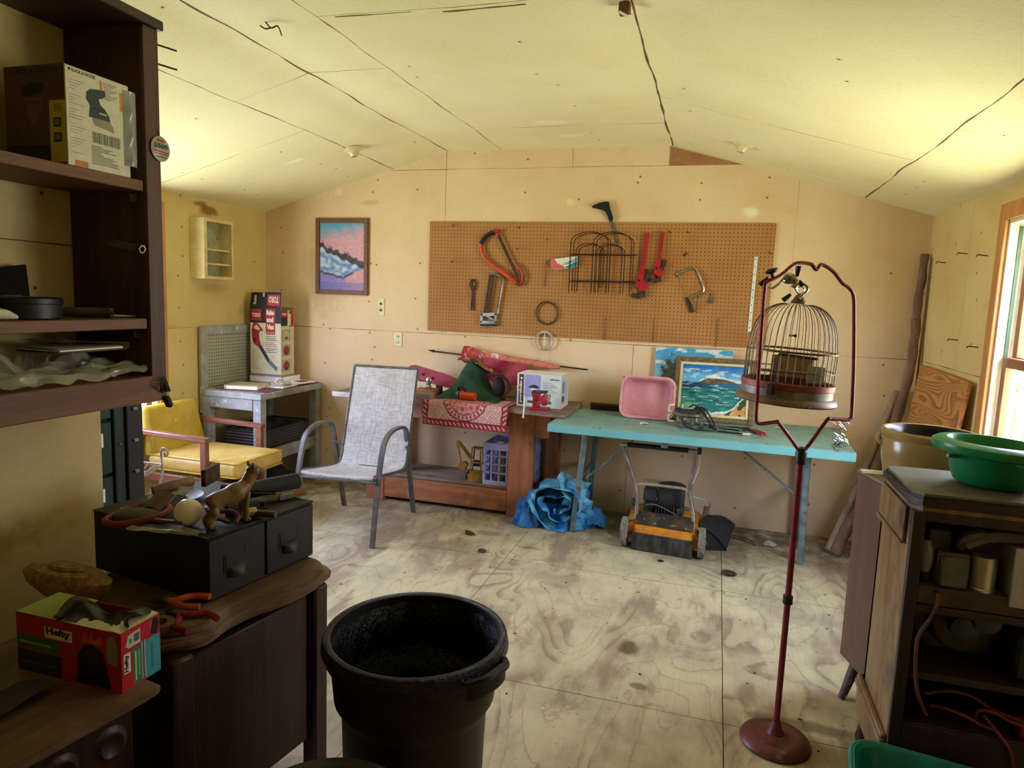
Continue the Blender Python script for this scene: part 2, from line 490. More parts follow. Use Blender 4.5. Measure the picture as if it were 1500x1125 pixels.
m_cagered = M('chipped_red_rod', '8c1f2b', '6e1a22', .45, .2, 24, 5, .35, .65, .05, c3='4a2420', s3=60, lo3=.64, hi3=.7)
m_mow = M('faded_orange_deck', 'd88a1c', 'b8701c', .5, 0, 12, 5, .3, .65, .05, c3='5a4228', s3=18, lo3=.55, hi3=.68)
m_engine = M('dusty_engine', '2a2a2b', '3d3c3a', .6, .2, 16, 5, .3, .7, .1)
m_tyre = M('dusty_tyre', '8b8474', '6d6658', .95, 0, 60, 4, .4, .6, .5)
m_tubegrey = M('dull_handle_bar', '8d8070', '73675a', .45, .5, 16)
m_patio = M('grey_powder_coat', '6f6c68', '5d5a57', .42, .4, 14)
m_canbody = M('brown_black_bin', '17100d', '241711', .45, 0, 6)
m_liner = Mat('black_bag_film', .22, 0, .6); m_liner.color('050506'); m_liner.bump(m_liner.noise(m_liner.scaled(m_liner.obj(), (1, 1, .35)), 30, 6, .7), .8, .03); m_liner = m_liner.m
m_crock = M('glazed_stoneware', 'a0834c', '8a6e3c', .22, 0, 8, 5, .3, .7)
m_green = M('green_plastic', '12854e', '0f7746', .33, 0, 7, 3, c3='2f9460', s3=30)
m_teal = M('teal_green_plastic', '1f8a7a', '1a7a6a', .35, 0, 7)
m_radio = wood('dusty_radio_veneer', '927448', '7a5c36', 2, 8, .5, '4e3822')
m_radiodark = wood('dark_radio_frame', '3d2723', '2f1c19', 2, 8, .5)
m_radiotop = M('dusty_radio_top', '77745f', '625e4c', .6, 0, 6, 5, .3, .7)
m_tv = wood('plain_brown_veneer', '6c4c34', '5c402c', 2, 5, .5)
m_bark = M('dry_bark', '6e5240', '8b6d55', .9, 0, 24, 6, .35, .65, .5, (1, 1, .2))
m_paleplank = M('grey_stick', 'a08a70', '86715a', .85, 0, 20, 5, .35, .65, .3, (1, 1, .2))
m_rod = M('dark_rod', '2a2a26', '3a3a34', .4, .6)
m_bulb = M('opal_glass', 'f7f4ea', 'f2ede0', .15, 0, 4)
m_dog = M('brown_glazed_wood', '8a6a3c', '6c4f2a', .45, 0, 25, 4)
m_canvasdark = M('black_picture_frame', '17140f', '231d14', .4, 0, 20)
m_frameolive = M('antique_frame', '7e6c44', '5d4d2c', .5, .2, 60)
m_picframe = M('carved_red_brown_frame', '7a4a26', '5d3318', .5, 0, 80, 4, .4, .6, .4)
m_linen = M('cream_linen', 'd9cfa0', 'cbbf8c', .8)
m_rubbertan = M('tan_fibre', 'a88a56', '8d7040', .95, 0, 60, 5, .4, .6, .6)

def sling_mat():
    m = Mat('woven_sling', .75, 0, .3)
    v = m.obj()
    n = m.noise(m.scaled(v, (1, .08, .08)), 190, 2); n2 = m.noise(m.scaled(v, (.05, 1, 1)), 190, 2); n3 = m.noise(v, 5, 4)
    k = m.mix((n*.5+n2*.5).smooth(.38, .62), 'a59f98', 'cac5be')
    k = m.mix(n3.smooth(.5, .75)*.4, k, 'a29a8c')
    m.color(k).bump(n+n2, .25, .002)
    return m.m
m_sling = sling_mat()

def ply_board_mat():
    m = Mat('orange_fir_plywood', .6)
    x, y, z = m.pos()
    n = m.noise(m.xyz(x*.3+y*.3, z*1.6, 0.0), 3.0, 2, .45, .5)
    r = (n*24.0).fract()
    k = m.mix(r.smooth(.2, .9), 'bb7f42', '8f5a2a')
    m.color(k)
    return m.m
m_plyboard = ply_board_mat()

def film(name, col, a=.45, rough=.15):
    m = bpy.data.materials.new(name); m.use_nodes = True; nt = m.node_tree; nt.nodes.clear()
    o = nt.nodes.new('ShaderNodeOutputMaterial'); t = nt.nodes.new('ShaderNodeBsdfTransparent'); p = nt.nodes.new('ShaderNodeBsdfPrincipled'); x = nt.nodes.new('ShaderNodeMixShader')
    p.inputs['Base Color'].default_value = lin(col)+(1,); p.inputs['Roughness'].default_value = rough; p.inputs['Specular IOR Level'].default_value = .8
    x.inputs[0].default_value = a
    nt.links.new(t.outputs[0], x.inputs[1]); nt.links.new(p.outputs[0], x.inputs[2]); nt.links.new(x.outputs[0], o.inputs[0])
    return m
m_bag = film('clear_plastic_bag', 'cfcdb4', .42, .18)
m_pane = film('window_glass', 'dfe8e4', .07, .03)
m_clear = film('clear_glass', 'dfe6de', .28, .05)
m_bagsmoke = film('grey_plastic_film', 'aab0ae', .7, .25)

# ------------------------------------------------------------------ the room
def struct(name, p, mat, kind='structure', smooth=False): return solo(name, p, mat, kind=kind, smooth=smooth, origin=False)
p = P(); p.b2((XL-.1, YF-.1, -.05), (XR+.1, YB+.1, 0)); struct('floor', p, m_floor)

def ceil_z(x):
    if x < -1.997: return 2.567+(x+1.997)*.278
    if x > -.371: return 2.567-(x+.371)*.2877
    return 2.567
def sag(x, y):
    s = 0
    for a, b in ((-3.57, -2.42), (-2.42, -1.997), (-1.997, -1.575), (-1.575, -.371), (-.371, .83), (.83, 1.3)):
        if a <= x <= b:
            t = (x-a)/(b-a); w = b-a
            s = math.sin(PI*t)*w*.018*(noise.noise(V((a*3, y*1.5, 0)))+.4)
    return -s*min(1, max(0, (YB-y)/.4))
xs = []
for a, b, k in ((-3.67, -3.57, 1), (-3.57, -2.42, 8), (-2.42, -1.997, 4), (-1.997, -1.575, 4), (-1.575, -.371, 8), (-.371, .83, 8), (.83, 1.224, 3), (1.224, 1.324, 1)):
    xs += [a+(b-a)*i/k for i in range(k)]
xs.append(1.324)
p = P(); NY = 44
ys = [YF-.1+(YB+.1-YF+.1)*j/NY for j in range(NY+1)]
gv = [[p.bm.verts.new((x, y, ceil_z(x)+sag(x, y))) for y in ys] for x in xs]
gt = [[p.bm.verts.new((x, y, ceil_z(x)+.08)) for y in ys] for x in xs]
for i in range(len(xs)-1):
    for j in range(NY):
        p.bm.faces.new((gv[i][j], gv[i][j+1], gv[i+1][j+1], gv[i+1][j]))
        p.bm.faces.new((gt[i][j], gt[i+1][j], gt[i+1][j+1], gt[i][j+1]))
struct('ceiling', p, m_ceiling, smooth=True)

gable = [(XL, 0), (XR, 0), (XR, 2.108), (-.371, 2.567), (-1.997, 2.567), (XL, 2.13)]
gable = [(XL, 0), (XR, 0), (XR, ceil_z(XR)+.02), (-.371, 2.587), (-1.997, 2.587), (XL, ceil_z(XL)+.02)]
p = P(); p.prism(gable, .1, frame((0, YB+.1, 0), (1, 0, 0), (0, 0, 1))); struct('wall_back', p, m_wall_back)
p = P(); p.prism(gable, .1, frame((0, YF, 0), (1, 0, 0), (0, 0, 1))); struct('wall_rear', p, m_wall_part)
def side_wall(name, x0, x1, h, op, mat):
    y0, y1, z0, z1 = op
    p = P()
    for lo, hi in (((YF-.1, 0), (y0, h)), ((y1, 0), (YB+.1, h)), ((y0, 0), (y1, z0)), ((y0, z1), (y1, h))):
        p.b2((x0, lo[0], lo[1]), (x1, hi[0], hi[1]))
    return struct(name, p, mat)
WR = (2.62, 3.64, .72, 1.945)
WL = (2.30, 3.69, .60, 1.98)
side_wall('wall_right', XR, XR+.1, 2.13, WR, m_wall_right)
side_wall('wall_left', XL-.1, XL, 2.15, WL, m_wall_left)
p = P(); p.b2((-1.93, YF, 0), (-1.88, 1.70, 2.567)); struct('wall_partition', p, m_wall_part)
# bare hardboard patch under the ceiling
p = P(); p.prism([(-.385, 2.435), (.075, 2.435), (-.385, 2.56)], .006, frame((0, YB, 0), (1, 0, 0), (0, 0, 1))); struct('trim_1', p, M('bare_hardboard', 'a5724c', '98653f', .8))

def window(name, x, sgn, op, casing=.075):
    """double-hung window in a side wall; sgn = direction to the outside"""
    y0, y1, z0, z1 = op
    t = bpy.data.objects.new(name, None); COL.objects.link(t); t.location = (x, (y0+y1)/2, z0); t['kind'] = 'structure'
    ROOT[t.name] = Mx.Translation(t.location)
    p = P(); c = casing; k = -sgn*.018
    for lo, hi in (((y0-c, z0-c), (y0, z1+c)), ((y1, z0-c), (y1+c, z1+c)), ((y0, z1), (y1, z1+c)), ((y0, z0-c), (y1, z0))):
        p.b2((x, lo[0], lo[1]), (x+k, hi[0], hi[1]), .003)
    part('casing', p, m_orangewood, t)
    p = P(); o = x+sgn*.1
    for lo, hi in (((y0, z0), (y0+.018, z1)), ((y1-.018, z0), (y1, z1)), ((y0+.018, z1-.018), (y1-.018, z1)), ((y0+.018, z0), (y1-.018, z0+.018))):
        p.b2((x, lo[0], lo[1]), (o, hi[0], hi[1]))
    part('jamb', p, m_vinylwhite, t)
    p = P(); p.b2((x+sgn*.035, y1-.026, z0+.6), (x+sgn*.048, y1-.018, z1-.03)); part('track', p, M('green_track', '5c7a5c', '4c6a4e', .5), t)
    zm = 1.31 if sgn > 0 else (z0+z1)/2
    for nm, a, b, d in (('lower_sash', z0+.018, zm+.02, .03), ('upper_sash', zm-.02, z1-.018, .065)):
        p = P(); w = .045; X0, X1 = x+sgn*d, x+sgn*(d+.03); A, B = y0+.02, y1-.028
        for lo, hi in (((A, a), (A+w, b)), ((B-w, a), (B, b)), ((A+w, b-w), (B-w, b)), ((A+w, a), (B-w, a+w))):
            p.b2((X0, lo[0], lo[1]), (X1, hi[0], hi[1]), .002)
        s = part(nm, p, m_framewood, t)
        p = P(); p.b2((x+sgn*(d+.012), A+w, a+w), (x+sgn*(d+.016), B-w, b-w)); part('pane', p, m_pane, s)
    return t
window('window_1', XR, 1, WR)
window('window_2', XL, -1, WL)

# things beyond the window
m_leaf = M('sunlit_leaf', '6f8f4a', '8fae62', .6, 0, 6)
def bush(name, label, c, r, n, seed):
    random.seed(seed)
    t = thing(name, label, 'bush', (c[0], c[1], -.3), 0, None)
    p = P()
    for i in range(n):
        d = V((random.gauss(0, 1), random.gauss(0, 1), random.gauss(0, 1))).normalized()*r*(random.random()**.4)
        q = V((c[0], c[1], c[2]))+V((d.x, d.y, d.z*1.3))
        s = .05+random.random()*.07
        rm = Mx.Rotation(random.random()*6, 3, V((random.random(), random.random(), random.random())).normalized())
        p.poly(Mx.Translation(q) @ rm.to_4x4(), [(-s, 0), (0, -s*.4), (s, 0), (0, s*.4)])
    part('foliage', p, m_leaf, t, smooth=False)
    p = P()
    for k in range(5):
        a = k*1.3
        p.tube([(c[0], c[1], -.3), (c[0]+.2*math.cos(a), c[1]+.2*math.sin(a), c[2]), (c[0]+.5*math.cos(a), c[1]+.5*math.sin(a), c[2]+r*.8)], [.03, .02, .008], 6)
    part('stem', p, m_bark, t)
bush('bush', 'sunlit green bush outside the wood-framed window', (2.95, 8.0, .75), 1.0, 1100, 5)

# ------------------------------------------------------------------ daylight and camera
def sky():
    w = bpy.data.worlds.new('daylight'); SC.world = w; w.use_nodes = True; nt = w.node_tree; nt.nodes.clear()
    o = nt.nodes.new('ShaderNodeOutputWorld'); b = nt.nodes.new('ShaderNodeBackground'); tc = nt.nodes.new('ShaderNodeTexCoord'); sx = nt.nodes.new('ShaderNodeSeparateXYZ')
    nt.links.new(tc.outputs['Generated'], sx.inputs[0])
    r = nt.nodes.new('ShaderNodeValToRGB'); mr = nt.nodes.new('ShaderNodeMapRange'); mr.inputs[1].default_value = -1; mr.inputs[2].default_value = 1
    nt.links.new(sx.outputs['Z'], mr.inputs[0]); nt.links.new(mr.outputs[0], r.inputs[0])
    e = r.color_ramp.elements
    e[0].position = .0; e[0].color = GROUND+(1,)
    e[1].position = 1.0; e[1].color = ZENITH+(1,)
    for pos, c in ((.47, GROUND), (.53, HORIZON)):
        q = e.new(pos); q.color = c+(1,)
    b.inputs['Strength'].default_value = SKY
    # the far (-x) side of the shed faces open blue sky
    ms = nt.nodes.new('ShaderNodeMapRange'); ms.inputs[1].default_value = -.25; ms.inputs[2].default_value = .25
    nt.links.new(sx.outputs['X'], ms.inputs[0])
    mm = nt.nodes.new('ShaderNodeMix'); mm.data_type = 'RGBA'; mm.blend_type = 'MULTIPLY'; mm.inputs[7].default_value = (.90, .96, 1.22, 1)
    iv = nt.nodes.new('ShaderNodeMath'); iv.operation = 'SUBTRACT'; iv.inputs[0].default_value = 1; nt.links.new(ms.outputs[0], iv.inputs[1])
    nt.links.new(iv.outputs[0], mm.inputs[0]); nt.links.new(r.outputs[0], mm.inputs[6]); nt.links.new(mm.outputs[2], b.inputs['Color']); nt.links.new(b.outputs[0], o.inputs[0])
GROUND, HORIZON, ZENITH, SKY = (.82, .84, .60), (.96, 1.0, 1.10), (.62, .80, 1.25), 9.0
sky()
def portal(name, loc, ry, sx, sy):
    l = bpy.data.lights.new(name, 'AREA'); l.shape = 'RECTANGLE'; l.size = sx; l.size_y = sy; l.cycles.is_portal = True
    o = bpy.data.objects.new(name, l); COL.objects.link(o); o.location = loc; o.rotation_euler = (0, ry, 0)
portal('daylight_portal', (XR+.11, (WR[0]+WR[1])/2, (WR[2]+WR[3])/2), PI/2, WR[3]-WR[2], WR[1]-WR[0])
portal('daylight_portal', (XL-.11, (WL[0]+WL[1])/2, (WL[2]+WL[3])/2), -PI/2, WL[3]-WL[2], WL[1]-WL[0])

cam = bpy.data.cameras.new('camera'); co = bpy.data.objects.new('camera', cam); COL.objects.link(co)
cam.sensor_width = 36; cam.lens = 1000.63/1500*36; cam.clip_start = .02
yaw, pitch, roll = .2874, .12527, .03801
fw = V((-math.sin(yaw)*math.cos(pitch), math.cos(yaw)*math.cos(pitch), -math.sin(pitch)))
rt = V((math.cos(yaw), math.sin(yaw), 0)); up = rt.cross(fw)
r2 = math.cos(roll)*rt+math.sin(roll)*up; u2 = -math.sin(roll)*rt+math.cos(roll)*up
mw = Mx((r2, u2, -fw)).transposed().to_4x4(); mw.translation = (0, 0, 1.513)
co.matrix_world = mw
SC.camera = co
SC.view_settings.view_transform = 'Standard'; SC.view_settings.look = 'None'; SC.view_settings.gamma = 1; SC.view_settings.exposure = 1.1
SC.view_settings.use_curve_mapping = False
SC.cycles.max_bounces = 14; SC.cycles.diffuse_bounces = 9; SC.cycles.glossy_bounces = 3; SC.cycles.transparent_max_bounces = 12
SC.cycles.sample_clamp_indirect = 8.0
# ================================================================== foreground, by the partition
random.seed(21)
# ---- bookcase hung on the partition
t = thing('bookcase', 'tall dark brown open bookcase fixed on the plywood partition, holding boxes and bags', 'bookcase', (-1.74, 1.2, 1.165))
p = P(); p.b2((-1.878, 1.622, 1.165), (-1.60, 1.645, 2.235), .002); part('side_panel', p, m_darkz, t)
p = P(); p.b2((-1.878, .70, 1.165), (-1.60, .723, 2.235), .002); part('side_panel', p, m_darkz, t)
p = P(); p.b2((-1.625, 1.624, 1.165), (-1.595, 1.682, 2.235), .003); part('face_stile', p, m_darkz, t)
p = P(); p.b2((-1.878, .69, 2.235), (-1.585, 1.694, 2.262), .003); part('top_panel', p, m_dark, t)
for z in (1.776, 1.383):
    p = P(); p.b2((-1.875, .724, z), (-1.603, 1.621, z+.030), .002); part('shelf', p, m_shelf, t)
p = P(); p.b2((-1.878, .724, 1.165), (-1.592, 1.66, 1.243), .003); part('bottom_board', p, m_shelf, t)
for z in (1.756, 1.615, 1.363, 1.885):
    p = P(); p.b2((-1.645, 1.612, z-.008), (-1.628, 1.6225, z+.012)); part('shelf_peg', p, m_steel, t)
for z in (2.2, 2.147):
    p = P(); p.tube([(-1.61, 1.68, z), (-1.575, 1.73, z-.006)], .0028, 6); part('nail', p, m_iron, t)

# ---- vacuum carton
t = thing('carton', 'worn white appliance carton with a hand vacuum pictured on it, on the upper bookcase shelf', 'box', (-1.705, 1.48, 1.806))
bx0, bx1, by0, by1, bz0, bz1 = -1.805, -1.605, 1.385, 1.58, 1.8065, 2.052
p = P(); p.b2((bx0, by0, bz0), (bx1, by1, bz1), .002, 'ddd8c2'); part('box_body', p, m_col, t)
f = frame((bx1+.0008, by0, bz0), (0, 1, 0), (0, 0, 1)); W_, H_ = by1-by0, bz1-bz0
p = P(); q = lambda a, b, c, d, col, z=.0002: p.quad(f, a*W_, b*H_, c*W_, d*H_, col, z)
q(.01, .01, .99, .99, 'e2ddca', 0)
p.text(f, 'BLACK & DECKER', .10*W_, .945*H_, .033*H_, .36*W_, '14140f', .0004, .03)
p.poly(f, [(W_*(.065+.02*math.cos(a*PI/3)), H_*(.962+.018*math.sin(a*PI/3))) for a in range(6)], '14140f', .0004)
q(.52, .80, .56, .955, 'd08a3a'); q(.84, .70, .89, .90, 'd0924a')
for k in range(9): q(.58, .935-k*.02, .80-.05*(k % 3), .943-k*.02, '6a675c')
for k in range(26):
    if k % 5 != 4: q(.05, .86-k*.029, .28-.05*(k % 4), .866-k*.029, '8c897a')
vac = [(.30, .72), (.31, .79), (.37, .83), (.50, .85), (.60, .86), (.61, .81), (.56, .77), (.50, .755), (.52, .70), (.60, .66), (.66, .60), (.68, .545), (.52, .535), (.40, .545), (.335, .54), (.35, .62), (.36, .66)]
p.poly(f, [(a*W_, b*H_) for a, b in vac], '26353f', .0003)
p.poly(f, [(a*W_, b*H_) for a, b in [(.38, .54), (.66, .55), (.72, .50), (.74, .44), (.42, .47)]], '9a927c', .00035)
q(.40, .63, .60, .655, '11161a', .0005); q(.50, .60, .62, .615, 'c9c7b8', .0006)
x = .38
while x < .82:
    w = random.choice((.006, .010, .015)); q(x, .285, x+w, .40, '1b1a16'); x += w+random.choice((.007, .011))
for k in range(12):
    q(.36, .25-k*.017, .36+random.uniform(.12, .45), .258-k*.017, '55524a')
q(.10, .0, .30, .065, 'c77c2c')
part('printed_front', p, m_col, t, smooth=False)
f = frame((bx0, by0-.0008, bz0), (1, 0, 0), (0, 0, 1)); W_, H_ = bx1-bx0, bz1-bz0
p = P()
q(0, 0, 1, 1, '5e3f1a', 0)
p.text(f, 'BLACK & DECKER', .10*W_, .92*H_, .05*H_, .82*W_, '120d06', .0004, .03)
p.poly(f, [(W_*a, H_*b) for a, b in [(.28, .72), (.32, .80), (.50, .83), (.66, .82), (.67, .77), (.58, .72), (.40, .69)]], '100c08', .0003)
p.poly(f, [(W_*a, H_*b) for a, b in [(.32, .68), (.62, .68), (.60, .54), (.50, .40), (.44, .40), (.36, .54)]], '7a5426', .0003)
p.text(f, 'V-COOL', .34*W_, .61*H_, .045*H_, .26*W_, '24170a', .0005, .03)
q(0, 0, 1, .2, '2a1b0c', .0003)
part('printed_side', p, m_col, t, smooth=False)
p = P(); q(.74, .02, 1.0, .64, 'e6cf32', .0008); q(.74, .0, 1.0, .03, 'b8362c', .0010)
for a, b in ((.86, .42), (.86, .27)):
    q(a-.06, b-.045, a+.07, b+.05, '3e3a30', .0011); q(a-.04, b-.02, a+.05, b+.03, '8e8a78', .0013)
for k in range(5): q(.82, .53+k*.016, .94, .537+k*.016, '5a5220', .0011)
part('yellow_label', p, m_col, t, smooth=False)
p = P(); p.grid(lambda u, v: (bx1+.001+.010*math.sin(PI*u)*(1+.4*math.sin(v*19)), by1-.022+.045*u, bz0+.03+(bz1-bz0-.045)*v), 6, 14)
part('plastic_wrap', p, m_bagsmoke, t)

# ---- tin, tubes and papers on the middle shelf
p = P(); p.lathe([(0, 0), (.088, 0), (.092, .003), (.092, .038), (.094, .040), (.094, .052), (.090, .055), (0, .056)], (-1.725, 1.335, 1.4135), 40)
solo('tin', p, m_black, 'round black lidded tin on the middle bookcase shelf', 'tin')
t = thing('glue_tube', 'orange and white squeeze tube lying at the shelf edge beside the round black tin', 'tube', (-1.65, 1.20, 1.4135))
p = P(); p.tube([(-1.64, 1.10, 1.431), (-1.64, 1.205, 1.430)], [.017, .016], 12, col='d05a1e'); part('tube_body', p, m_gloss, t)
p = P(); p.tube([(-1.64, 1.205, 1.430), (-1.642, 1.235, 1.427), (-1.645, 1.262, 1.420)], [.015, .012, .005], 12, col='d9d3c0'); part('nozzle', p, m_gloss, t)
def socket(name, label, a, b, r, bar=None):
    t = thing(name, label, 'socket wrench', tuple(a))
    a, b = V(a), V(b); d = (b-a).normalized()
    m = d.to_track_quat('Z', 'Y').to_matrix()
    p = P(); L_ = (b-a).length
    p.lathe([(r*.72, 0.02), (r*.72, 0), (r, 0), (r, L_), (0, L_)], a, 6 if bar is None else 20, m); part('socket_tube', p, m_steel, t)
    p = P(); p.lathe([(r*.70, .001), (r*.70, -.0015), (r*1.02, -.0015), (r*1.02, .002)], a, 6, m); part('hex_rim', p, m_chrome, t)
    if bar:
        p = P(); p.tube(bar, .0035, 8); part('turning_bar', p, m_steel, t)
socket('socket_wrench', 'steel hex tube wrench stuck on the inner side of the bookcase at mid height', (-1.60, 1.607, 1.612), (-1.72, 1.607, 1.632), .0125)
socket('socket_wrench', 'chrome tube wrench with a crossbar lying on the middle bookcase shelf', (-1.632, 1.525, 1.4285), (-1.74, 1.47, 1.4285), .0135, [(-1.655, 1.51, 1.421), (-1.645, 1.60, 1.418), (-1.64, 1.615, 1.4175)])
t = thing('photo_card', 'dark photo card leaning on the partition behind the round black tin', 'card', (-1.86, 1.45, 1.4135))
rm = Mx.Rotation(R_ := math.radians(-8), 3, 'Y')
p = P(); p.box((-1.856, 1.42, 1.484), (.003, .085, .13), 0, Mx.Rotation(.09, 3, 'Y') @ Mx.Rotation(.15, 3, 'X'), '1c1a14'); part('card', p, m_cloth, t)
f = frame((-1.8525, 1.375, 1.425), (0, 1, 0), (-.09, 0, 1)); p = P()
p.poly(f, [(.01, .03), (.02, .08), (.04, .10), (.06, .06), (.07, .03)], '3a3628', .0006); p.poly(f, [(.04, .05), (.055, .08), (.065, .05)], '5a5646', .001)
part('photo_print', p, m_col, t, smooth=False)
t = thing('leaflet', 'pale printed leaflet leaning on the partition left behind the round black tin', 'leaflet', (-1.86, 1.3, 1.4135))
t['label'] = 'pale printed leaflet leaning on the partition next to a dark photo card'
p = P(); p.box((-1.850, 1.315, 1.474), (.003, .11, .12), 0, Mx.Rotation(.12, 3, 'Y'), 'a59e84'); part('sheet', p, m_col, t)
f = frame((-1.845, 1.26, 1.42), (0, 1, 0), (-.12, 0, 1)); p = P(); p.poly(f, [(.01, .01), (.05, .06), (.10, .02)], '7a6a44', .001); p.quad(f, .02, .07, .09, .1, '6d7470', .001)
part('print', p, m_col, t, smooth=False)
p = P(); p.tube(curve([(-1.87, 1.20, 1.414), (-1.87, 1.19, 1.5), (-1.868, 1.215, 1.6)], 5), .0025, 6); solo('wire', p, m_steel, 'thin bent wire leaning upright at the back of the middle shelf', 'wire')

# ---- badge hung on the bookcase stile
t = thing('badge', 'round grey advertising badge hung on the bookcase front edge', 'badge', (-1.585, 1.675, 1.905))
f = frame((-1.5915, 1.675, 1.905), (0, 1, 0), (0, 0, 1)); p = P(); p.lathe([(0, 0), (.034, 0), (.036, .0015), (.034, .003), (0, .003)], (0, 0, 0), 32, f, 'b3a9a4'); part('disc', p, m_gloss, t)
p = P(); g = frame((-1.588, 1.675, 1.905), (0, 1, 0), (0, 0, 1))
p.text(g, '5500', -.026, .001, .014, .052, '1c4a44', .0004, .05); p.poly(g, [(-.016, .020), (.012, .018), (.016, .025), (-.010, .028)], 'b23c34', .0004)
p.quad(g, -.028, -.010, .028, -.006, 'a8323a', .0004); p.quad(g, -.024, -.016, .024, -.013, 'a8323a', .0004); p.quad(g, -.018, -.024, .018, -.021, '55504c', .0004)
part('lettering', p, m_col, t, smooth=False)
p = P(); p.tube([(-1.592, 1.675, 1.94), (-1.5925, 1.672, 1.955)], .0015, 5); part('pin', p, m_steel, t)

# ---- plastic bags and newspaper on the lowest shelf
def crumple(name, label, f0, amp, sc, mat=None, seed=0, cat='plastic bag', nu=26, nv=18):
    p = P(); p.grid(lambda u, v: V(f0(u, v))+noise.noise_vector(V((u*sc+seed, v*sc, seed*1.7)))*amp+noise.noise_vector(V((u*sc*3+seed, v*sc*3, 4)))*amp*.35, nu, nv)
    return solo(name, p, mat or m_bag, label, cat, ang=.5)
crumple('plastic_bag', 'puffed clear plastic bag standing at the near end of the lowest shelf', lambda u, v: (-1.64-.10*math.sin(PI*v)*.6-.05*u, 1.02+.30*v, 1.262+.115*math.sin(PI*min(1, v*1.1))**.7*(1-.5*abs(u-.4))+.01*u), .03, 3.2, seed=2)
crumple('plastic_bag', 'long clear plastic bag drooping over the lowest shelf edge', lambda u, v: (-1.73+.134*u+.008*math.sin(v*31)*u, 1.10+.54*v, 1.285-.012*u-(.022*math.sin(PI*v)**.5+.004*math.sin(v*43))*max(0, (u-.85)/.15)+.012*math.sin(v*23+u*9)*(1-u)), .010, 7.0, seed=7, nu=30, nv=30)
crumple('plastic_bag', 'grey hazy plastic bag crumpled at the far back corner of the lowest shelf', lambda u, v: (-1.86+.15*u, 1.42+.17*v, 1.275+.07*math.sin(PI*v)*math.sin(PI*min(1, u+.15))), .03, 4.0, seed=12)
t = thing('newspaper', 'folded yellowed newspaper lying among clear bags on the lowest shelf', 'newspaper', (-1.72, 1.45, 1.30))
p = P()
def fold(u, v):
    a = v*2*PI
    r = .012
    x = -1.80+.16*u
    if v < .45: return (x, 1.36+.22*(v/.45), 1.323)
    if v < .55: s = (v-.45)/.1*PI; return (x, 1.58+r*math.sin(s), 1.335-r*math.cos(s))
    return (x, 1.58-.2*((v-.55)/.45), 1.347+.006*math.sin(8*v))
p.grid(fold, 6, 40, 'b8a67c'); part('folded_sheets', p, m_col, t)
p = P(); p.b2((-1.80, 1.37, 1.3245), (-1.645, 1.575, 1.334), .003, '9c8c66'); part('inner_pages', p, m_col, t)
t = thing('plug_adapter', 'dark corded plug bundle dangling at the lower bookcase corner', 'plug', (-1.6, 1.68, 1.15))
p = P(); p.box((-1.587, 1.675, 1.160), (.022, .020, .040), .006, Mx.Rotation(.5, 3, 'X')); part('plug_body', p, m_blackrough, t)
p = P()
for k in range(4):
    p.tube(curve([(-1.588, 1.66, 1.19), (-1.584+.006*k, 1.645-.006*k, 1.20+.008*k), (-1.584, 1.66, 1.222+.005*k), (-1.588, 1.675+.004*k, 1.19)], 6), .0020, 6)
part('cord', p, m_blackrough, t)

# ---- dark green file cabinet beyond the partition
t = thing('file_cabinet', 'narrow dark green metal file cabinet standing behind the plywood partition', 'file cabinet', (-2.22, 1.75, 0))
p = P(); p.b2((-2.48, 1.50, 0), (-2.03, 1.98, 1.25), .004); part('cabinet_body', p, m_file, t)
for k in range(6):
    z = .06+k*.196
    p = P(); p.b2((-2.032, 1.52, z), (-2.012, 1.864, z+.188), .004); d = part('drawer', p, m_file, t)
    p = P(); p.b2((-2.0125, 1.79, z+.10), (-2.008, 1.825, z+.15), .001, 'c9c19c' if k == 4 else '3a4440'); part('label_holder', p, m_col, d)
p = P(); p.b2((-2.034, 1.868, .03), (-2.005, 1.911, 1.24), .003); part('hinge_stile', p, m_file, t)
for k in range(5):
    p = P(); p.ball((-2.003, 1.888, .3+k*.215), .006, n=8); part('screw', p, m_steel, t)
p = P(); p.b2((-2.03, 1.913, .0), (-1.995, 1.985, 1.26), .003); part('door_edge', p, m_black, t)
for k in range(4):
    p = P(); p.box((-1.991, 1.945, .72+k*.115), (.012, .02, .012), .002); part('latch', p, m_chrome, t)

# ---- dresser with a moulded top
DZ = -math.radians(9)
t = thing('dresser', 'dusty dark walnut dresser with a moulded curved top beside the black trash can', 'dresser', (-1.06, 1.79, 0), DZ)
def topline(o, y0, y1, x0=-.52):
    pts = [(x0, y1), (-.10+o, y1+o)]
    pts += [(-.10+o+.07*math.sin(a*PI/8), y1+o-.07+.07*math.cos(a*PI/8)) for a in range(1, 4)]
    n = 14
    for i in range(n+1):
        v = i/n; y = y1-.06+(y0+.10-y1+.06)*v
        pts.append((-.035+o-.012*math.sin(PI*v)+.016*math.sin(2*PI*v), y))
    pts += [(-.05+o, y0+.06), (-.09+o, y0+.02-o), (-.14, y0-o), (x0, y0-o)]
    return list(reversed(pts))
p = P(); p.prism(topline(.0, -.56, 0), .022, Mx.Translation((0, 0, .658)), bev=.006); p.prism(topline(.018, -.56, 0), .022, Mx.Translation((0, 0, .636)), bev=.006); p.prism(topline(.0, -.56, 0), .018, Mx.Translation((0, 0, .618)), bev=.004)
part('top', p, m_dresser, t, True)
p = P(); p.prism(topline(-.055, -.555, -.02, -.5), .50, Mx.Translation((0, 0, .12))); part('carcass', p, m_dressbody, t, True)
for y in (-.045, -.53):
    p = P(); p.b2((-.085, y-.03, 0), (-.03, y+.03, .62), .008); part('front_post', p, m_dressbody, t, True)
for y in (-.045, -.53):
    p = P(); p.b2((-.50, y-.025, 0), (-.45, y+.025, .13), .006); part('leg', p, m_dressbody, t, True)
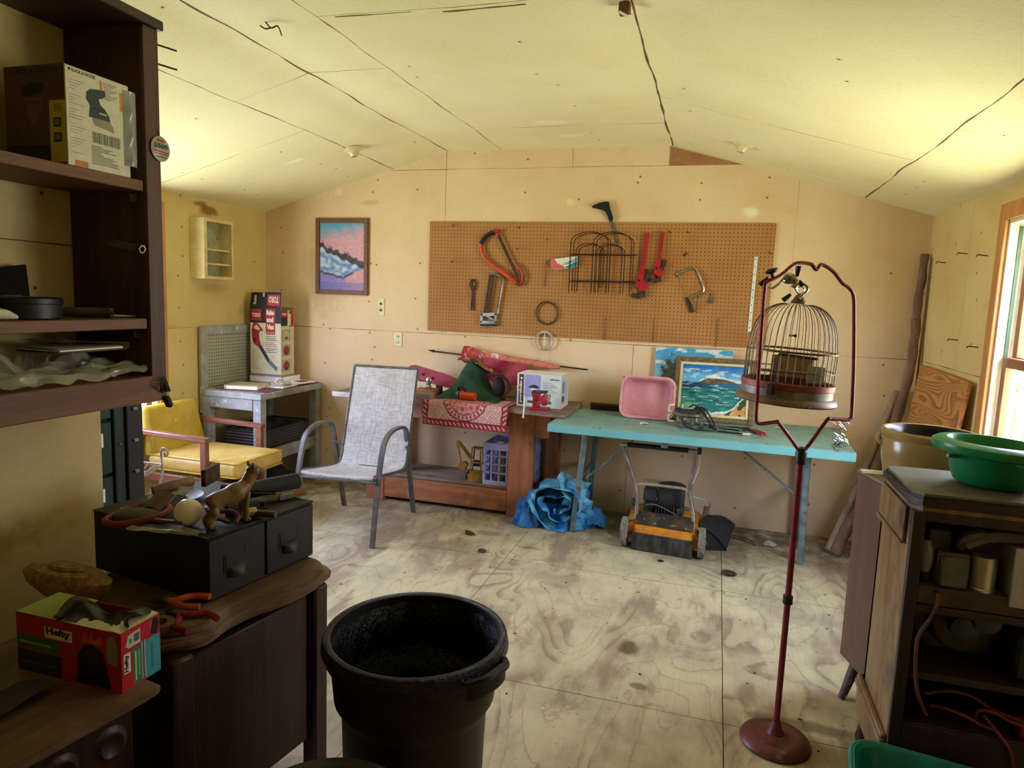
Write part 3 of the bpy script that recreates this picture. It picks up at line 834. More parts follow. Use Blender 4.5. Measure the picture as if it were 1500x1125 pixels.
p = P(); p.b2((-.075, -.49, .13), (-.052, -.085, .60), .004); part('front_panel', p, m_dressbody, t, True)

# ---- two-drawer card file on the dresser
t = thing('card_file', 'dark grey metal two-drawer card file heaped with old tools on the dresser', 'card file', (-1.24, 1.425, .6805), DZ)
p = P(); p.b2((-.46, 0, 0), (0, .40, .172), .002); p.b2((-.462, -.002, .172), (.004, .402, .178), .002); part('cabinet_body', p, m_drawerside, t, True)
for y0 in (.004, .204):
    p = P(); p.b2((-.002, y0, .006), (.008, y0+.192, .168), .002); d = part('drawer', p, m_drawer, t, True)
    p = P()
    for a, b in (((.045, .066), (.049, .116)), ((.052, .07), (.055, .112))): p.b2((.0078, y0+a[0], a[1]), (.0095, y0+b[0], b[1]))
    p.b2((.0078, y0+.118, .098), (.0088, y0+.123, .122)); part('label_slot', p, m_black, d, True)
    p = P(); p.grid(lambda u, v: (.008+.022*math.sin(PI*u*.5)*math.sin(PI*v)**.5, y0+.058+.062*v, .052+.03*math.cos(PI*u*.5)), 8, 12)
    p.b2((.0078, y0+.056, .05), (.0092, y0+.122, .085), .001); part('cup_pull', p, m_drawer, d, True)
ZC = .8595

# ---- what lies on the card file
p = P(); p.ball((-1.350, 1.487, ZC+.0375), .0375, n=32); p.lathe([(.013, 0), (.013, .025), (.009, .03), (0, .031)], (-1.367, 1.512, ZC+.0375), 12, V((-.55, .8, 0)).to_track_quat('Z', 'Y').to_matrix())
solo('light_bulb', p, m_bulb, 'round white globe light bulb on top of the dark card file', 'light bulb')
# dog figurine
t = thing('dog_figurine', 'brown boxer dog figurine standing among tools on the card file', 'figurine', (-1.26, 1.52, ZC))
p = P()
D0, D1 = V((-1.288, 1.485, 0)), V((-1.222, 1.625, 0)); dd = (D1-D0); side = V((-dd.y, dd.x, 0)).normalized()
def dg(s, z, o=0): return D0+dd*s+side*o+V((0, 0, ZC+z))
p.tube(curve([dg(.06, .062), dg(.2, .075), dg(.42, .080), dg(.62, .092), dg(.74, .106)], 5), [.019, .022, .024, .024, .023, .023, .023, .023, .024, .025, .026, .027, .028, .028, .027, .025, .023, .021, .020, .019, .018], 14)
p.tube(curve([dg(.72, .100), dg(.80, .122), dg(.85, .135)], 4), .0175, 12)
p.ball(dg(.87, .140), .0195, (1.05, 1, .95), 14); p.ball(dg(.97, .135), .0145, (1.1, 1, .9), 12); p.ball(dg(1.0, .130), .009, n=10)
for o in (-.012, .012):
    p.tube(curve([dg(.08, .06, o), dg(.11, .038, o), dg(.02, .02, o), dg(.05, .003, o)], 4), [.013]*5+[.010]*4+[.008]*4, 10); p.ball(dg(.08, .006, o), .008, (1.3, 1, .8), 10)
    p.tube([dg(.70, .085, o), dg(.68, .045, o), dg(.69, .004, o)], [.011, .008, .007], 10); p.ball(dg(.72, .006, o), .0075, (1.3, 1, .8), 10)
part('body', p, m_dog, t)
for o in (-.012, .012):
    p = P(); p.tube([dg(.84, .150, o), dg(.82, .163, o*1.2), dg(.815, .168, o*1.2)], [.006, .004, .001], 8); part('ear', p, m_dog, t)
p = P(); p.tube([dg(.04, .068), dg(-.03, .080)], [.005, .003], 8); part('tail', p, m_dog, t)
p = P(); p.ball(dg(1.045, .137), .0035, n=8); part('nose', p, m_black, t)

def lay(name, label, cat, build, group=None):
    t = thing(name, label, cat, (-1.35, 1.6, ZC), 0, group); build(t); return t
def mk_holster(t):
    p = P(); c = curve([(-1.56, 1.42, ZC+.012), (-1.52, 1.395, ZC+.010), (-1.47, 1.42, ZC+.014), (-1.43, 1.48, ZC+.022), (-1.47, 1.54, ZC+.024), (-1.55, 1.52, ZC+.02)], 5, True)
    p.tube(c, .010, 8, True); part('leather_rim', p, M('red_leather', '7c2e22', '5a2218', .6), t)
    p = P(); p.ball((-1.50, 1.465, ZC+.016), .07, (1, .75, .22), 16); part('pouch', p, M('brown_leather', '3a3020', '2c2416', .7), t)
    p = P(); p.grid(lambda u, v: (-1.53+.07*u, 1.50+.06*v, ZC+.02+.030*v+.012*math.sin(3*u)), 6, 6); part('flap', p, M('tan_leather', '6a4a2c', '54381f', .7), t)
lay('tool_pouch', 'brown leather tool pouch with a red rim, beside the white globe bulb', 'tool pouch', mk_holster)
def mk_scraper(t):
    p = P(); p.box((-1.52, 1.775, ZC+.055), (.015, .10, .055), .002, Mx.Rotation(.25, 3, 'Z')); part('blade', p, m_iron, t)
    p = P(); p.tube([(-1.535, 1.71, ZC+.05), (-1.56, 1.64, ZC+.045), (-1.58, 1.60, ZC+.04)], [.016, .019, .014], 12); part('handle', p, M('worn_wood_handle', '9c7a48', '6e5430', .6), t)
    p = P(); p.tube([(-1.56, 1.70, ZC+.02), (-1.56, 1.69, ZC+.0)], .01, 8); part('ferrule', p, m_steel, t)
lay('scraper', 'scraper with a dark square blade and worn wooden handle on the heap', 'scraper', mk_scraper)
def mk_scraper2(t):
    p = P(); p.poly(frame((-1.50, 1.60, ZC+.03), (1, .3, 0), (-.2, 1, .5)), [(0, 0), (.022, 0), (.036, .05), (-.012, .05)]); part('blade', p, m_steel, t)
    p = P(); p.tube([(-1.485, 1.6, ZC+.03), (-1.46, 1.53, ZC+.02)], [.012, .010], 10); part('handle', p, m_blackrough, t)
lay('putty_knife', 'small putty knife with a flared steel blade behind the globe bulb', 'putty knife', mk_scraper2)
def mk_tube(t):
    p = P(); p.tube([(-1.36, 1.74, ZC+.03), (-1.285, 1.90, ZC+.03)], .026, 18); part('barrel', p, m_blackrough, t)
    p = P(); p.tube([(-1.285, 1.90, ZC+.03), (-1.283, 1.905, ZC+.03)], .023, 18); part('end_cap', p, M('tan_end', '8c7a52', None, .7), t)
lay('caulk_tube', 'thick black cylinder tube lying at the far edge of the card file', 'tube', mk_tube)
def mk_brush(t):
    f0 = V((-1.31, 1.69, ZC+.012)); d = V((.42, .9, 0)).normalized(); s = V((-d.y, d.x, 0))
    p = P(); p.tube([f0, f0+d*.06, f0+d*.10], [.008, .011, .016], 10); part('handle', p, M('brush_handle', '6e4e2c', '523a20', .5), t)
    p = P(); p.box(f0+d*.115, (.034, .05, .018), .002, Mx.Rotation(-.44, 3, 'Z')); part('ferrule', p, m_steel, t)
    p = P()
    for k in range(40):
        a = random.uniform(-.016, .016); z = random.uniform(-.007, .007)
        p.tube([f0+d*.135+s*a+V((0, 0, z)), f0+d*(.175+random.random()*.02)+s*a*1.3+V((0, 0, z*1.4))], [.0014, .0006], 4)
    part('bristles', p, M('orange_bristle', 'b07a34', '8c5a22', .7), t)
lay('paint_brush', 'paint brush with stiff amber bristles poking over the card file end', 'paint brush', mk_brush)
for i, (a, b, lb, cm) in enumerate([((-1.40, 1.66), (-1.26, 1.70), 'screwdriver with a smooth black handle, just below the paint brush', m_black), ((-1.33, 1.60), (-1.17, 1.625), 'chisel with a mottled brown handle sticking over the card file front', M('brown_handle', '5c4028', '3c2a18', .5))]):
    A, B = V((a[0], a[1], ZC+.012)), V((b[0], b[1], ZC+.013)); d = (B-A).normalized()
    t = thing('screwdriver' if i == 0 else 'chisel', lb, 'screwdriver' if i == 0 else 'chisel', tuple(A))
    p = P(); p.tube([A+d*.06, A+d*.075, A+d*.12, B], [.007, .011, .0105, .0095], 12); part('handle', p, cm, t)
    p = P(); p.tube([A, A+d*.062], .0035, 8); part('shaft', p, m_steel, t)
def mk_snips(t):
    p = P(); c = [(-1.32, 1.525, ZC+.01), (-1.30, 1.55, ZC+.026), (-1.265, 1.56, ZC+.028), (-1.238, 1.55, ZC+.022), (-1.235, 1.535, ZC+.008)]
    p.tube(curve(c, 5), .0065, 8); part('grip', p, M('faded_red_grip', '8c3a44', '6c2c34', .5), t)
    p = P(); p.tube(curve([(-1.32, 1.525, ZC+.008), (-1.29, 1.535, ZC+.012), (-1.25, 1.53, ZC+.008)], 5), .006, 8); part('grip', p, M('faded_red_grip_dark', '7c323c', '6c2c34', .5), t)
lay('wire_cutter', 'wire cutter with faded red grips in front of the dog figurine', 'wire cutter', mk_snips)
p = P(); p.box((-1.245, 1.60, ZC+.018), (.05, .022, .02), .004, Mx.Rotation(.9, 3, 'Z') @ Mx.Rotation(.3, 3, 'X')); solo('wood_block', p, M('pale_block', 'b89a5c', '9c8048', .6), 'small pale wooden block at the card file edge beside the chisel', 'block')
p = P(); p.tube([(-1.30, 1.58, ZC+.018), (-1.26, 1.66, ZC+.018)], .018, 14); solo('cloth_roll', p, M('navy_cloth', '24282c', '1c1f24', .9), 'dark rolled cloth lying between the dog figurine and the chisel', 'cloth')
crumple('plastic_bag', 'torn clear plastic bag under the globe bulb on the card file', lambda u, v: (-1.46+.20*u, 1.385+.05*v+.03*u, ZC+.007+.004*math.sin(6*v)), .006, 4.0, seed=20, nu=18, nv=12)
p = P(); p.box((-1.385, 1.452, ZC+.018), (.09, .016, .010), .003, Mx.Rotation(.15, 3, 'Z')); solo('marker', p, M('dark_red_marker', '5e1c1c', '4a1616', .5), 'dark red carpenter marker lying before the globe bulb', 'marker')
for k, (a, b, lb) in enumerate([((-1.42, 1.70), (-1.26, 1.75), 'thin rusty nail set on the heap behind the dog figurine'), ((-1.40, 1.715), (-1.27, 1.768), 'slim rusty file lying just behind the thin nail set')]):
    p = P(); p.tube([(a[0], a[1], ZC+.026+.004*k), (b[0], b[1], ZC+.030+.004*k)], .004, 6); solo('nail_set' if k == 0 else 'file', p, m_iron, lb, 'tool')
p = P(); p.tube(curve([(-1.60, 1.50, ZC+.006), (-1.58, 1.54, ZC+.008), (-1.56, 1.57, ZC+.008), (-1.53, 1.575, ZC+.008)], 5), .009, 8)
solo('tape_measure', p, M('yellow_strap', 'b09a2c', '8a7820', .6), 'bit of yellow strap lying behind the leather tool pouch', 'strap')
p = P(); p.lathe([(0, 0), (.05, 0), (.075, .012), (.078, .014), (.05, .004), (0, .003)], (-1.555, 1.665, ZC), 24); solo('tray', p, M('tray_metal', '5e5848', '4a4436', .5, .5), 'shallow metal dish under the heap of tools on the card file', 'dish')
p = P(); p.b2((-1.50, 1.79, ZC), (-1.41, 1.812, ZC+.022), .004); solo('wooden_dowel', p, M('long_wood_handle', '7c6038', '604826', .6), 'pale wooden dowel lying beyond the dog figurine on the heap', 'dowel')

# ---- on the dresser: pliers, tape roll, brush head
ZD = .6805
def pliers(name, label, c, ang, col, L_=.075, spread=.35):
    t = thing(name, label, 'pliers', (c[0], c[1], c[2]), ang)
    for s in (-1, 1):
        p = P(); p.tube(curve([(0, 0, .008), (.03, s*.013, .010), (.06, s*spread*.055, .010), (.03+L_, s*spread*.05, .010)], 4), [.006]*4+[.0085]*9, 10); part('handle', p, col, t, True)
        p = P(); p.tube([(0, 0, .008), (-.02, s*.006, .008), (-.045, s*.002, .008)], [.009, .007, .003], 8); part('jaw', p, m_iron, t, True)
    p = P(); p.lathe([(0, .0), (.010, 0), (.010, .018), (0, .019)], (0, 0, 0), 14); part('pivot', p, m_steel, t, True)
m_orgrip = M('orange_grip', 'd0571c', 'b84a16', .4); m_redgrip = M('dull_red_grip', '8a2626', '701e1e', .4)
pliers('pliers', 'pliers with bright orange grips lying in front of the card file', (-1.315, 1.365, ZD+.012), .3, m_orgrip, .07, .6)
pliers('pliers', 'pliers with dull red grips lying under the orange-handled pair', (-1.255, 1.335, ZD), -.25, m_redgrip, .075, .8)
p = P(); p.lathe([(.02, 0), (.036, 0), (.036, .018), (.02, .018), (.02, 0)], (-1.25, 1.272, ZD), 28); solo('tape_roll', p, M('masking_tape', '6a5a3c', '5a2a24', .6), 'small roll of tape on the dresser corner by the red pliers', 'tape roll')
t = thing('brush_head', 'tan fibre brush head lying between the torn bag box and card file', 'brush', (-1.60, 1.36, ZD))
p = P(); p.lathe([(0, .0), (.09, .0), (.135, .03), (.145, .055), (.12, .072), (0, .078)], (-1.61, 1.335, ZD), 28, None, None, 1, .34); part('fibre', p, m_rubbertan, t)
p = P(); p.lathe([(.03, .07), (.06, .078), (.05, .086), (0, .088)], (-1.61, 1.335, ZD), 20, None, None, 1, .4); part('pad', p, m_rubbertan, t)

# ---- lower carved cabinet with the bag box
t = thing('carved_stand', 'low dark carved wooden stand carrying a torn red bag box', 'stand', (-1.135, 1.165, 0), DZ)
ST = .62
p = P()
p.prism([(-.5, -.75), (-.012, -.75), (0, -.74), (0, -.012), (-.012, 0), (-.5, 0)], .02, Mx.Translation((0, 0, ST-.02)), bev=.006)
p.prism([(-.49, -.74), (-.02, -.74), (-.02, -.02), (-.49, -.02)], .014, Mx.Translation((0, 0, ST-.034)), bev=.004)
part('top', p, m_dresser, t, True)
p = P(); p.b2((-.47, -.72, .08), (-.045, -.045, ST-.034), .004); part('carcass', p, m_dressbody, t, True)
for k in range(6):
    p = P(); y = -.10-k*.105
    p.lathe([(0, 0), (.014, .002), (.026, .010), (.030, .004), (.040, .0), (.040, -.01)], (-.045, y, ST-.10), 14, Mx.Rotation(PI/2, 3, 'Y')); part('carved_rosette', p, m_dressbody, t, True)
for y in (-.70, -.07):
    p = P(); p.lathe([(0, 0), (.022, 0), (.028, .03), (.018, .06), (.03, .085), (0, .09)], (-.08, y, 0), 14); part('foot', p, m_dressbody, t, True)
    p = P(); p.lathe([(0, 0), (.022, 0), (.028, .03), (.018, .06), (.03, .085), (0, .09)], (-.43, y, 0), 14); part('foot', p, m_dressbody, t, True)
# bag box
t = thing('bag_box', 'torn open red trash bag box with dark bags spilling from the top', 'box', (-1.33, 1.17, ST), math.radians(-2))
hx, hy, hz = .30, .108, .138
f0 = ROOT[t.name]
O = V((-1.490, 1.105, ST+.0005))
p = P()
th = .0015
p.b2(O, O+V((hx, th, hz)), 0, 'b3161e'); p.b2(O+V((0, hy-th, 0)), O+V((hx, hy, hz*.98)), 0, 'a0141c'); p.b2(O, O+V((th, hy, hz)), 0, 'a0141c'); p.b2(O+V((hx-th, 0, 0)), O+V((hx, hy, hz)), 0, 'c01820'); p.b2(O, O+V((hx, hy, th)), 0, '8a1016')
part('box_body', p, m_col, t)
p = P(); p.b2(O+V((0, 0, hz-.001)), O+V((.12, hy, hz+.001)), 0, '98a648'); part('green_top_flap', p, m_col, t, smooth=False)
p = P()
def rag(a, b, n, up, inn):
    a, b = V(a), V(b); pts = []
    for i in range(n+1):
        pts.append(a+(b-a)*i/n)
    for i in range(n):
        k0, k1 = .6+.4*random.random(), .6+.4*random.random()
        q = V(inn)
        fc = p.bm.faces.new([p.bm.verts.new(v) for v in (pts[i], pts[i+1], pts[i+1]+q*k1, pts[i]+q*k0)]); p.paint([fc], 'd8d2a4')
rag(O+V((.13, .0, hz)), O+V((hx, 0, hz)), 12, 0, (0, .028, .004)); rag(O+V((hx, 0, hz)), O+V((hx, hy, hz)), 8, 0, (-.045, 0, .006))
part('torn_edge', p, m_col, t, smooth=False)
f = frame(O+V((0, -.0008, 0)), (1, 0, 0), (0, 0, 1)); p = P()
p.quad(f, 0, 0, hx, hz, 'b3161e', 0); p.quad(f, 0, 0, .13, .052, '23251c', .0002); p.quad(f, 0, .055, .125, .088, '3f6a2c', .0003); p.quad(f, .01, .068, .10, .074, '9ab070', .0004); p.quad(f, .01, .020, .11, .026, '49503a', .0004)
p.poly(f, [(.085, .092), (.165, .092), (.165, .118), (.085, .118)], 'e3ded0', .0004)
p.text(f, 'Hefty', .09, .096, .022, .07, '15191c', .0008, .05)
p.poly(f, [(.175, .02), (.18, .07), (.20, .095), (.225, .10), (.25, .085), (.262, .05), (.268, .015), (.27, .003), (.172, .003)], '140d0c', .0005)
p.poly(f, [(.195, .07), (.21, .088), (.235, .085), (.24, .06), (.215, .055)], '3a1814', .0008)
p.poly(f, [(.19, .10), (.20, .125), (.21, .108), (.22, .128), (.23, .108), (.245, .125), (.25, .102)], 'd0562c', .0004)
p.poly(f, [(.262, .065), (.292, .06), (.292, .11), (.285, .128), (.272, .130), (.264, .118)], '8d8a72', .0007)
part('printed_front', p, m_col, t, smooth=False)
f = frame(O+V((hx+.0008, 0, 0)), (0, 1, 0), (0, 0, 1)); p = P()
p.quad(f, 0, 0, hy, hz, 'c61a22', 0); p.quad(f, .030, .004, .054, .088, '2f8a44', .0002); p.quad(f, .054, .006, .066, .095, 'a9b6bc', .0003); p.quad(f, .058, .006, .061, .095, '27313a', .0004); p.quad(f, .066, .0, hy, .092, '46a9b8', .0002); p.quad(f, .080, .018, .086, .08, '2f8a9c', .0004)
p.quad(f, .036, .012, .040, .08, 'cfe0c8', .0004); p.quad(f, .046, .02, .048, .08, 'cfe0c8', .0004)
p.poly(f, [(.006, .040), (.024, .040), (.024, .086), (.006, .086)], 'ece9df', .0003)
p.text(f, 'Hefty', .020, .043, .013, .04, '15191c', .0007, .05, PI/2)
p.poly(f, [(.012, .102), (.020, .095), (.052, .096), (.052, .128), (.020, .125)], 'd8d6ca', .0003); p.poly(f, [(.022, .104), (.028, .104), (.030, .114), (.02, .116)], '4c9a5c', .0005); p.quad(f, .034, .103, .049, .122, '5a6a60', .0005)
p.poly(f, [(.080, .10), (.098, .094), (.106, .118), (.100, .134), (.088, .132), (.084, .115)], '1b0f0e', .0005); p.poly(f, [(.078, .11), (.084, .125), (.082, .134)], 'e0a030', .0004)
part('printed_end', p, m_col, t, smooth=False)
p = P(); p.grid(lambda u, v: V((-1.40+.20*u, 1.112+.10*v, ST+hz-.01+.035*math.sin(PI*v)*math.sin(PI*min(1, u*1.1))+.022*math.sin(7*u+2*v)))+noise.noise_vector(V((u*4, v*4, 1)))*.016, 20, 12)
part('bags', p, M('olive_bag_film', '2b261c', '1e1a13', .4), t)
crumple('paper_sheets', 'dark crumpled papers lying on the low carved stand in front', lambda u, v: (-1.62+.30*u, .72+.34*v, ST+.012+.02*math.sin(5*u+3*v)), .012, 3, M('grubby_paper', '3c3526', '2a2519', .7), 31, 'papers')

# ---- trash can with liner
t = thing('trash_can', 'large round black-brown trash can lined with a black bag', 'trash can', (-.705, 1.58, 0))
TC = (-.705, 1.58, 0)
p = P(); p.lathe([(0, .004), (.175, .004), (.180, .02), (.192, .42), (.200, .45), (.212, .46), (.226, .60), (.224, .604), (.21, .46), (.188, .42), (.172, .03), (0, .02)], TC, 48); part('can_body', p, m_canbody, t)
p = P(); p.lathe([(.226, .572), (.236, .574), (.243, .60), (.243, .618), (.236, .628), (.222, .626), (.220, .60)], TC, 56); part('rim', p, m_black, t)
for a in (-.35,):
    d = V((math.cos(a), math.sin(a), 0)); s = V((-d.y, d.x, 0)); b = V(TC)
    p = P(); p.grid(lambda u, v: b+d*(.240+.028*math.sin(PI*u)**.6)+s*(.075*(u*2-1)) + V((0, 0, .600-.038*v+.004*math.sin(PI*u))), 12, 3)
    p.tube(curve([b+d*.236+s*-.075+V((0, 0, .60)), b+d*.268+s*-.04+V((0, 0, .612)), b+d*.27+V((0, 0, .614)), b+d*.268+s*.04+V((0, 0, .612)), b+d*.236+s*.075+V((0, 0, .60))], 5), .010, 8); part('handle', p, m_black, t)
for a in ():
    d = V((math.cos(a), math.sin(a), 0)); p = P(); p.box(V(TC)+d*.205+V((0, 0, .27)), (.022, .04, .36), .006, Mx.Rotation(a, 3, 'Z') @ Mx.Rotation(.08, 3, 'Y')); part('side_rib', p, m_canbody, t)
p = P()
def liner(u, v):
    a = 2*PI*u
    if v < .15: r = .246-.03*(v/.15)*.3; z = .60+.03*math.sin(v/.15*PI/2)
    elif v < .9: z = .628-.575*((v-.15)/.75); r = (.212+(z-.46)*.09 if z > .47 else (.178+(z-.05)*.010 if z < .42 else .182+.030*(z-.42)/.05))
    else: return V(TC)+V((.155*(1-v)/.1*math.cos(a), .155*(1-v)/.1*math.sin(a), .052))
    r += (noise.noise(V((math.cos(a)*5, math.sin(a)*5, v*1.5)))*.007+noise.noise(V((math.cos(a)*15, math.sin(a)*15, v*3)))*.006-.012)*min(1, max(0, v-.15)*12)
    return V(TC)+V((r*math.cos(a)-.0, r*math.sin(a), z))
p.grid(liner, 120, 40, closeu=True); part('liner', p, m_liner, t, ang=1.2)
# second bin with lid close to the camera
t = thing('lidded_bin', 'low bin with a grey-green domed lid in front of the trash can', 'bin', (-.70, 1.115, 0))
p = P(); p.lathe([(0, .002), (.15, .002), (.185, .42), (.18, .42), (0, .40)], (-.70, 1.115, 0), 40); part('bin_body', p, m_canbody, t)
p = P(); p.lathe([(.196, .412), (.205, .414), (.205, .43), (.19, .445), (.15, .452), (.145, .446), (.10, .45), (.09, .458), (0, .462)], (-.70, 1.115, 0), 48); l = part('lid', p, M('grey_green_lid', '4d5048', '3d4038', .6), t)
p = P(); p.tube(curve([(-.76, 1.115, .455), (-.745, 1.115, .48), (-.655, 1.115, .48), (-.64, 1.115, .455)], 5), .008, 8); part('grip', p, m_canbody, l)
# ================================================================== back corner: armchair, work table, carton
random.seed(33)
t = thing('armchair', 'yellow vinyl armchair with walnut arms in front of the grey work table', 'armchair', (-3.15, 3.66, 0))
p = P()
def cush(lo, hi, p, n=14, crown=.02):
    lo, hi = V(lo), V(hi)
    p.b2(lo, hi, min(.03, (hi.z-lo.z)*.35), seg=3)
p.b2((-3.42, 3.42, .345), (-2.74, 3.90, .445), .035, seg=4); part('seat', p, m_vinylseat, t)
p = P()
for z in (.352, .440): p.tube([(-3.40, 3.425, z), (-2.76, 3.425, z), (-2.742, 3.44, z), (-2.742, 3.88, z)], .005, 6)
part('seat_piping', p, m_vinyl, t)
rb = Mx.Rotation(-math.radians(13), 3, 'Y')
p = P(); p.box((-3.445, 3.66, .575), (.095, .50, .33), .04, rb, seg=4, top=(1, .94)); part('backrest', p, m_vinyl, t)
p = P()
for y in (3.54, 3.66, 3.78):
    for z in (.62,): p.ball((-3.408, y, z), .012, (.5, 1, 1), 10)
part('tufting_button', p, m_vinylseat, t)
for y in (3.395, 3.925):
    p = P(); p.box((-3.20, y, .585), (.56, .045, .03), .005, Mx.Rotation(math.radians(1.5), 3, 'Y')); a = part('arm', p, m_armwood, t)
    for x in (-3.45, -2.95):
        p = P(); p.b2((x-.022, y-.018, 0), (x+.022, y+.018, .572), .004); part('leg', p, m_armwood, t)
    p = P(); p.b2((-3.43, y-.012, .285), (-2.97, y+.012, .335), .003); part('side_rail', p, m_armwood, t)
p = P(); p.b2((-2.965, 3.40, .29), (-2.94, 3.92, .335), .003); part('front_rail', p, m_armwood, t)

# wire plant stand with scroll and tag
t = thing('wire_stand', 'pale pink wire plant stand with a scroll, near the dark green file cabinet', 'plant stand', (-2.62, 2.6, 0))
m_pwire = M('pinkish_white_wire', 'c9b4b4', 'b79e9c', .5, .2)
p = P(); c0 = V((-2.505, 2.6, .655))
p.tube([(-2.78, 2.56, .660), tuple(c0)], .0055, 8); p.tube(curve([tuple(c0), (-2.58, 2.55, .60), (-2.70, 2.545, .565), (-2.80, 2.56, .553)], 6), .0055, 8)
part('shelf_rim', p, m_pwire, t)
for k in range(5):
    p = P(); a = k/5.5; p.tube([(-2.53-.24*a, 2.585, .655), (-2.56-.22*a, 2.555, .62-.05*a), (-2.79, 2.6+.05*a, .63-.05*a)], .004, 6); part('shelf_wire', p, m_pwire, t)
p = P(); p.tube(curve([c0+V((0, 0, -.005)), (-2.512, 2.6, .71), (-2.50, 2.6, .735), (-2.478, 2.6, .73), (-2.472, 2.6, .71), (-2.485, 2.6, .70), (-2.493, 2.6, .712)], 6), .0055, 8); part('scroll', p, m_pwire, t)
for q in ([(-2.505, 2.6, .655), (-2.515, 2.6, .58), (-2.55, 2.6, .50), (-2.60, 2.6, .3), (-2.55, 2.6, .004)], [(-2.79, 2.56, .66), (-2.79, 2.56, .3), (-2.82, 2.54, .004)], [(-2.78, 2.56, .66), (-2.78, 2.64, .35), (-2.76, 2.72, .004)]):
    p = P(); p.tube(curve(q, 6), .0055, 8); part('leg', p, m_pwire, t)
p = P(); p.box((-2.548, 2.585, .505), (.055, .003, .028), 0, Mx.Rotation(.45, 3, 'Y'), 'dfe8e0'); part('price_tag', p, m_col, t)

# grey work table with pegboard back
t = thing('work_table', 'grey painted wooden work table with a pegboard back in the corner', 'table', (-3.30, 4.43, 0))
tx0, tx1, ty0, ty1, tz = -3.555, -3.035, 4.05, 4.82, .775
p = P(); p.b2((tx0+.02, ty0-.01, tz-.045), (tx1+.01, ty1, tz), .004); part('tabletop', p, m_greypaint, t)
for x in (tx0+.05, tx1-.035):
    for y in (ty0+.035, ty1-.04):
        p = P(); p.b2((x-.032, y-.032, 0), (x+.032, y+.032, tz-.046), .003); part('leg', p, m_greypaint, t)
p = P()
p.b2((tx0+.085, ty0, tz-.125), (tx1-.07, ty0+.02, tz-.046), .002); part('apron', p, m_greypaint, t)
p = P(); p.b2((tx1-.03, ty0+.07, .27), (tx1-.008, ty1-.075, .35), .002); part('shelf_rail', p, m_greypaint, t)
p = P(); p.b2((tx0+.03, ty0+.0, .25), (tx1-.035, ty1-.02, .268), .002); part('lower_shelf', p, m_greypaint, t)
p = P(); p.b2((tx0-.008, ty0+.01, .60), (tx0+.006, ty1, 1.222), .002); part('pegboard_back', p, m_peggrey, t)
p = P(); p.b2((tx0+.006, ty0, .60), (tx0+.024, ty0+.06, 1.228), .002); p.b2((tx0+.006, ty0+.06, 1.165), (tx0+.02, ty1, 1.228), .002); part('back_frame', p, m_greypaint, t)
# stuff under the table
t = thing('basket', 'black perforated plastic basket on the lower shelf of the grey table', 'basket', (-3.15, 4.5, .268))
def perf():
    m = Mat('perforated_black_plastic', .5)
    v = m.obj(); x = m.nt.nodes.new('ShaderNodeSeparateXYZ'); m.nt.links.new(v, x.inputs[0]); yy, zz = E(m.nt, x.outputs[1]), E(m.nt, x.outputs[2])
    a = ((yy/.022).fract()-.5).abs().lt(.2)*((zz/.022).fract()-.5).abs().lt(.2)
    m.color(m.mix(a, '232428', '77767a')); return m.m
p = P(); b = (-3.11, 4.14, .2695, -3.08, 4.72, .50)
p.b2((-3.42, 4.16, .270), (-3.085, 4.70, .275)); p.b2((-3.095, 4.16, .275), (-3.085, 4.70, .485)); p.b2((-3.42, 4.16, .275), (-3.41, 4.70, .485)); p.b2((-3.41, 4.16, .275), (-3.095, 4.17, .485)); p.b2((-3.41, 4.69, .275), (-3.095, 4.70, .485))
part('basket_body', p, perf(), t)
p = P(); p.tube([(-3.085, 4.16, .485), (-3.085, 4.70, .485), (-3.42, 4.70, .485), (-3.42, 4.16, .485)], .008, 8, True); part('rim', p, m_black, t)
crumple('cloth', 'black crumpled cloth stuffed into the perforated basket under the table', lambda u, v: (-3.37+.23*u, 4.24+.38*v, .42+.12*math.sin(PI*u)*math.sin(PI*v)+.02*math.sin(9*v)), .02, 3.5, m_blackrough, 41, 'cloth')
crumple('dark_bag', 'dark crumpled bag on the floor under the grey work table', lambda u, v: (-3.44+.34*u, 4.16+.45*v, .01+.19*math.sin(PI*u)**.5*math.sin(PI*v)**.5), .02, 3.5, m_blackrough, 43, 'bag')
# on the table
p = P(); p.b2((-3.46, 4.10, tz+.0005), (-3.04, 4.80, tz+.006), .001); solo('placemat', p, M('maroon_board', '8a3a3c', '6e2c30', .6), 'maroon board covering the top of the grey work table', 'board')
t = thing('folder', 'worn cream paper folder with a dark spine lying on the maroon board', 'folder', (-3.30, 4.28, tz+.0065))
p = P(); p.box((-3.29, 4.235, tz+.020), (.24, .20, .026), .002, Mx.Rotation(.25, 3, 'Z'), 'c9bd95'); part('pages', p, m_col, t)
p = P(); p.box((-3.29, 4.235, tz+.0345), (.25, .21, .003), 0, Mx.Rotation(.25, 3, 'Z'), 'b5a678'); p.box((-3.405, 4.205, tz+.021), (.012, .21, .030), .004, Mx.Rotation(.25, 3, 'Z'), '2a2420'); part('cover', p, m_col, t)
for k, (x, y, a, c, lb) in enumerate([(-3.13, 4.42, .1, 'cbb9a2', 'tan magazine lying beside the clear bag on the maroon board'), (-3.12, 4.62, -.15, 'b7897c', 'pinkish magazine under the corner of the leaf blower carton')]):
    p = P(); p.box((x, y, tz+.012+.008*k), (.16, .22, .010), .001, Mx.Rotation(a, 3, 'Z'), c); p.box((x+.02, y+.03, tz+.0175+.008*k), (.08, .10, .0012), 0, Mx.Rotation(a, 3, 'Z'), '7a2c30' if k else '8d7c66'); solo('magazine', p, m_col, lb, 'magazine')
